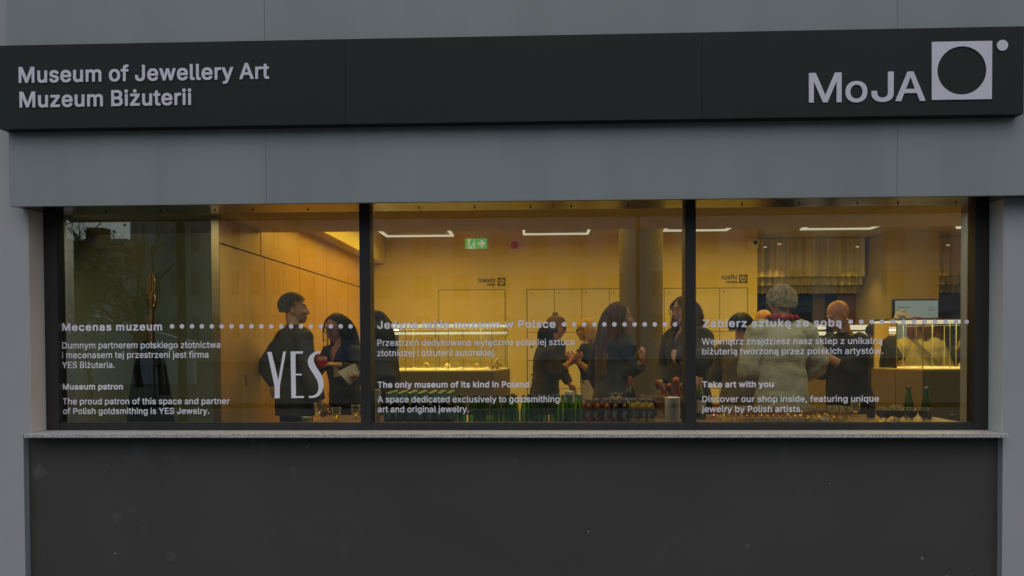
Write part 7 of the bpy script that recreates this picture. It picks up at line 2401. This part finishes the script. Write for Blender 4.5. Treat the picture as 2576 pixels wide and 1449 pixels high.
# 10 white haired person in cream fleece, seen from behind
w10 = Person('white haired person in a cream fleece coat and red scarf, seen from behind', 1962, 718, 1.05, 82, lean=2, head=(6, 4, 0), skin=(.46, .25, .15), width=.94, k=.97)
w10.arm('r', w10.T(.26, -.14, 1.04), (-.35, .9, -.7), (.0, .7, .3))
w10.arm('l', w10.T(.14, .20, .92), (-.6, .5, -.5))
w10.body()
cf = w10.cloth('fleece_coat', FLEECE, .032, .52, 1.06, 1.2, 0.96, .035, slw=1.1, folds=.007)
rnd = random.Random(5)
b = MB()
vs = [v for v in cf.data.vertices]
off = wloc(w10.root)
for v in rnd.sample(vs, min(len(vs), 5000)):
    if v.co.z < .75:
        continue
    c = v.co + off
    n_ = v.normal
    d = (n_ + Vector((rnd.gauss(0, .5), rnd.gauss(0, .5), rnd.gauss(0, .5)))).normalized()
    t_ = n_.orthogonal().normalized() * .0028
    b.quad(c - t_, c + t_, c + d * .006 + t_ * .4, c + d * .006 - t_ * .4)
obj('fleece_pile', b, FLEECE, cf)
w10.legs('trousers', BLACKC)
w10.hair('hair', (.27, .215, .125), 2400, .056, 'short', seed=21, rad=.0024, back=.1, lift=.35, tip=(.42, .35, .22), var=.4)
b = MB()
b.tube([w10.neck + Z3 * .045 + (w10.F * math.cos(a * PI / 10) * .085 + w10.L * math.sin(a * PI / 10) * .082) * w10.s + Z3 * .008 * math.sin(a * 2.3) for a in range(21)], [.02 + .005 * math.sin(a * 1.7) for a in range(21)], 8, cap=False)
for q in (1, -1):
    c = w10.neck + w10.L * q * .075 + Z3 * .04
    b.tube([c, c + w10.L * q * .03 + Z3 * .012 - w10.F * .03, c + w10.L * q * .05 - w10.F * .03], [.012, .016, .006], 8)
obj('scarf', b, mat('red_scarf', (.30, .012, .02), .7, var=.35, scale=30), w10.root, True)

# 11 bald man in a black shirt with a phone
m11 = Person('bald man in a black shirt looking down at a phone', 2093, 761, 1.62, 198, lean=7, head=(-4, 26, 0), hoff=(.02, 0), skin=(.50, .25, .14), width=1.18, stubble=(.3, .22, .16))
m11.arm('l', P(2074, 893, 1.40), (-.2, .5, -1), (-.85, 0, .45), (0, .5, .6), .8)
m11.arm('r', P(2072, 890, 1.72), (-.2, .5, -1), (-.85, 0, .4), (0, -.5, .6), .8)
m11.body()
m11.eyes(.6)
m11.cloth('shirt', BLACKC, .020, .74, 1.05, 1.1, .75, .04, slw=1.15)
m11.legs('trousers', BLACKC)
o_ = P(2060, 862, 1.5)
b = MB()
dx = Vector((-.35, -.1, .9)).normalized()
dz = Vector((.1, 1, .1)).normalized()
dz = (dz - dx * dz.dot(dx)).normalized()
dn = dx.cross(dz)
b.rings([[o_ + dx * (u * .075) + dz * (v * .036) + dn * t for u, v in ((-1, -.8), (-.9, -1), (.9, -1), (1, -.8), (1, .8), (.9, 1), (-.9, 1), (-1, .8))] for t in (-.005, .005)])
tag(obj('phone', b, BLACKPL, None, False, o_), 'black phone held by the bald man in the black shirt', 'phone')

# 12 woman in a cream jacket behind the right display case
w12 = Person('person in a cream jacket with a zebra strap behind the right display case', 2302, 800, 4.2, 96, lean=10, head=(-10, 10, 0), skin=(.46, .25, .15), width=1.25)
w12.arm('l', w12.T(.22, .18, 1.0), (-.4, .8, -.6))
w12.arm('r', w12.T(.22, -.18, 1.0), (-.4, .8, -.6))
w12.body(.007)
w12.cloth('cream_jacket', CREAM, .03, .70, 1.1, 1.1, .96, .05, slw=1.3)
w12.legs('trousers', BLACKC)
w12.hair('hair', (.13, .038, .015), 620, .17, 'long', seed=23, rad=.005, tip=(.2, .07, .03))
b = MB()
k_ = w12.s
pts = [w12.T(-.175, .15 - .33 * t_, 1.44 - .46 * t_) - w12.F * (.012 + .02 * math.sin(t_ * PI)) for t_ in [i / 12 for i in range(13)]]
wv = Vector((.0, 0, 1))
for a, c in zip(pts, pts[1:]):
    n1 = (c - a).cross(w12.F).normalized() * .024
    b.quad(a - n1, c - n1, c + n1, a + n1)
bmesh.ops.remove_doubles(b.bm, verts=b.bm.verts[:], dist=.001)
m, t, bb = nodes('zebra_webbing')
wvn = t.nodes.new('ShaderNodeTexWave')
wvn.inputs['Scale'].default_value = 26
wvn.inputs['Distortion'].default_value = 5
t.links.new(mapping(t, (1, 1, 1)), wvn.inputs['Vector'])
t.links.new(ramp(t, wvn.outputs['Fac'], [(.48, (.015, .012, .01)), (.55, (.45, .38, .25))]), bb.inputs['Base Color'])
obj('bag_strap', b, m, w12.root)

# 13 + 14 visitors round the right case
w13 = Person('visitor in black standing left of the right display case, hair drawn back', 2206, 811, 3.9, 60, lean=6, head=(0, 12, 0), skin=(.48, .25, .15))
w13.arm('r', P(2240, 915, 3.8), (-.2, .3, -1))
w13.body(.007)
w13.cloth('top', BLACKC, .016, .8, 1, 1, .45, .02)
w13.legs('trousers', BLACKC)
w13.hair('hair', (.02, .014, .01), 420, .07, 'short', seed=25, rad=.005)
w14 = Person('visitor with long auburn hair reaching to the right behind the display case', 2352, 812, 4.9, 330, lean=16, head=(0, 14, 0), skin=(.46, .24, .15))
w14.arm('r', P(2412, 872, 4.5), (-.1, .3, -1))
w14.body(.007)
w14.cloth('top', CHAR, .016, .8, 1, 1, .9, .02)
w14.legs('trousers', BLACKC)
w14.hair('hair', (.10, .045, .02), 420, .42, 'long', seed=27, rad=.005)
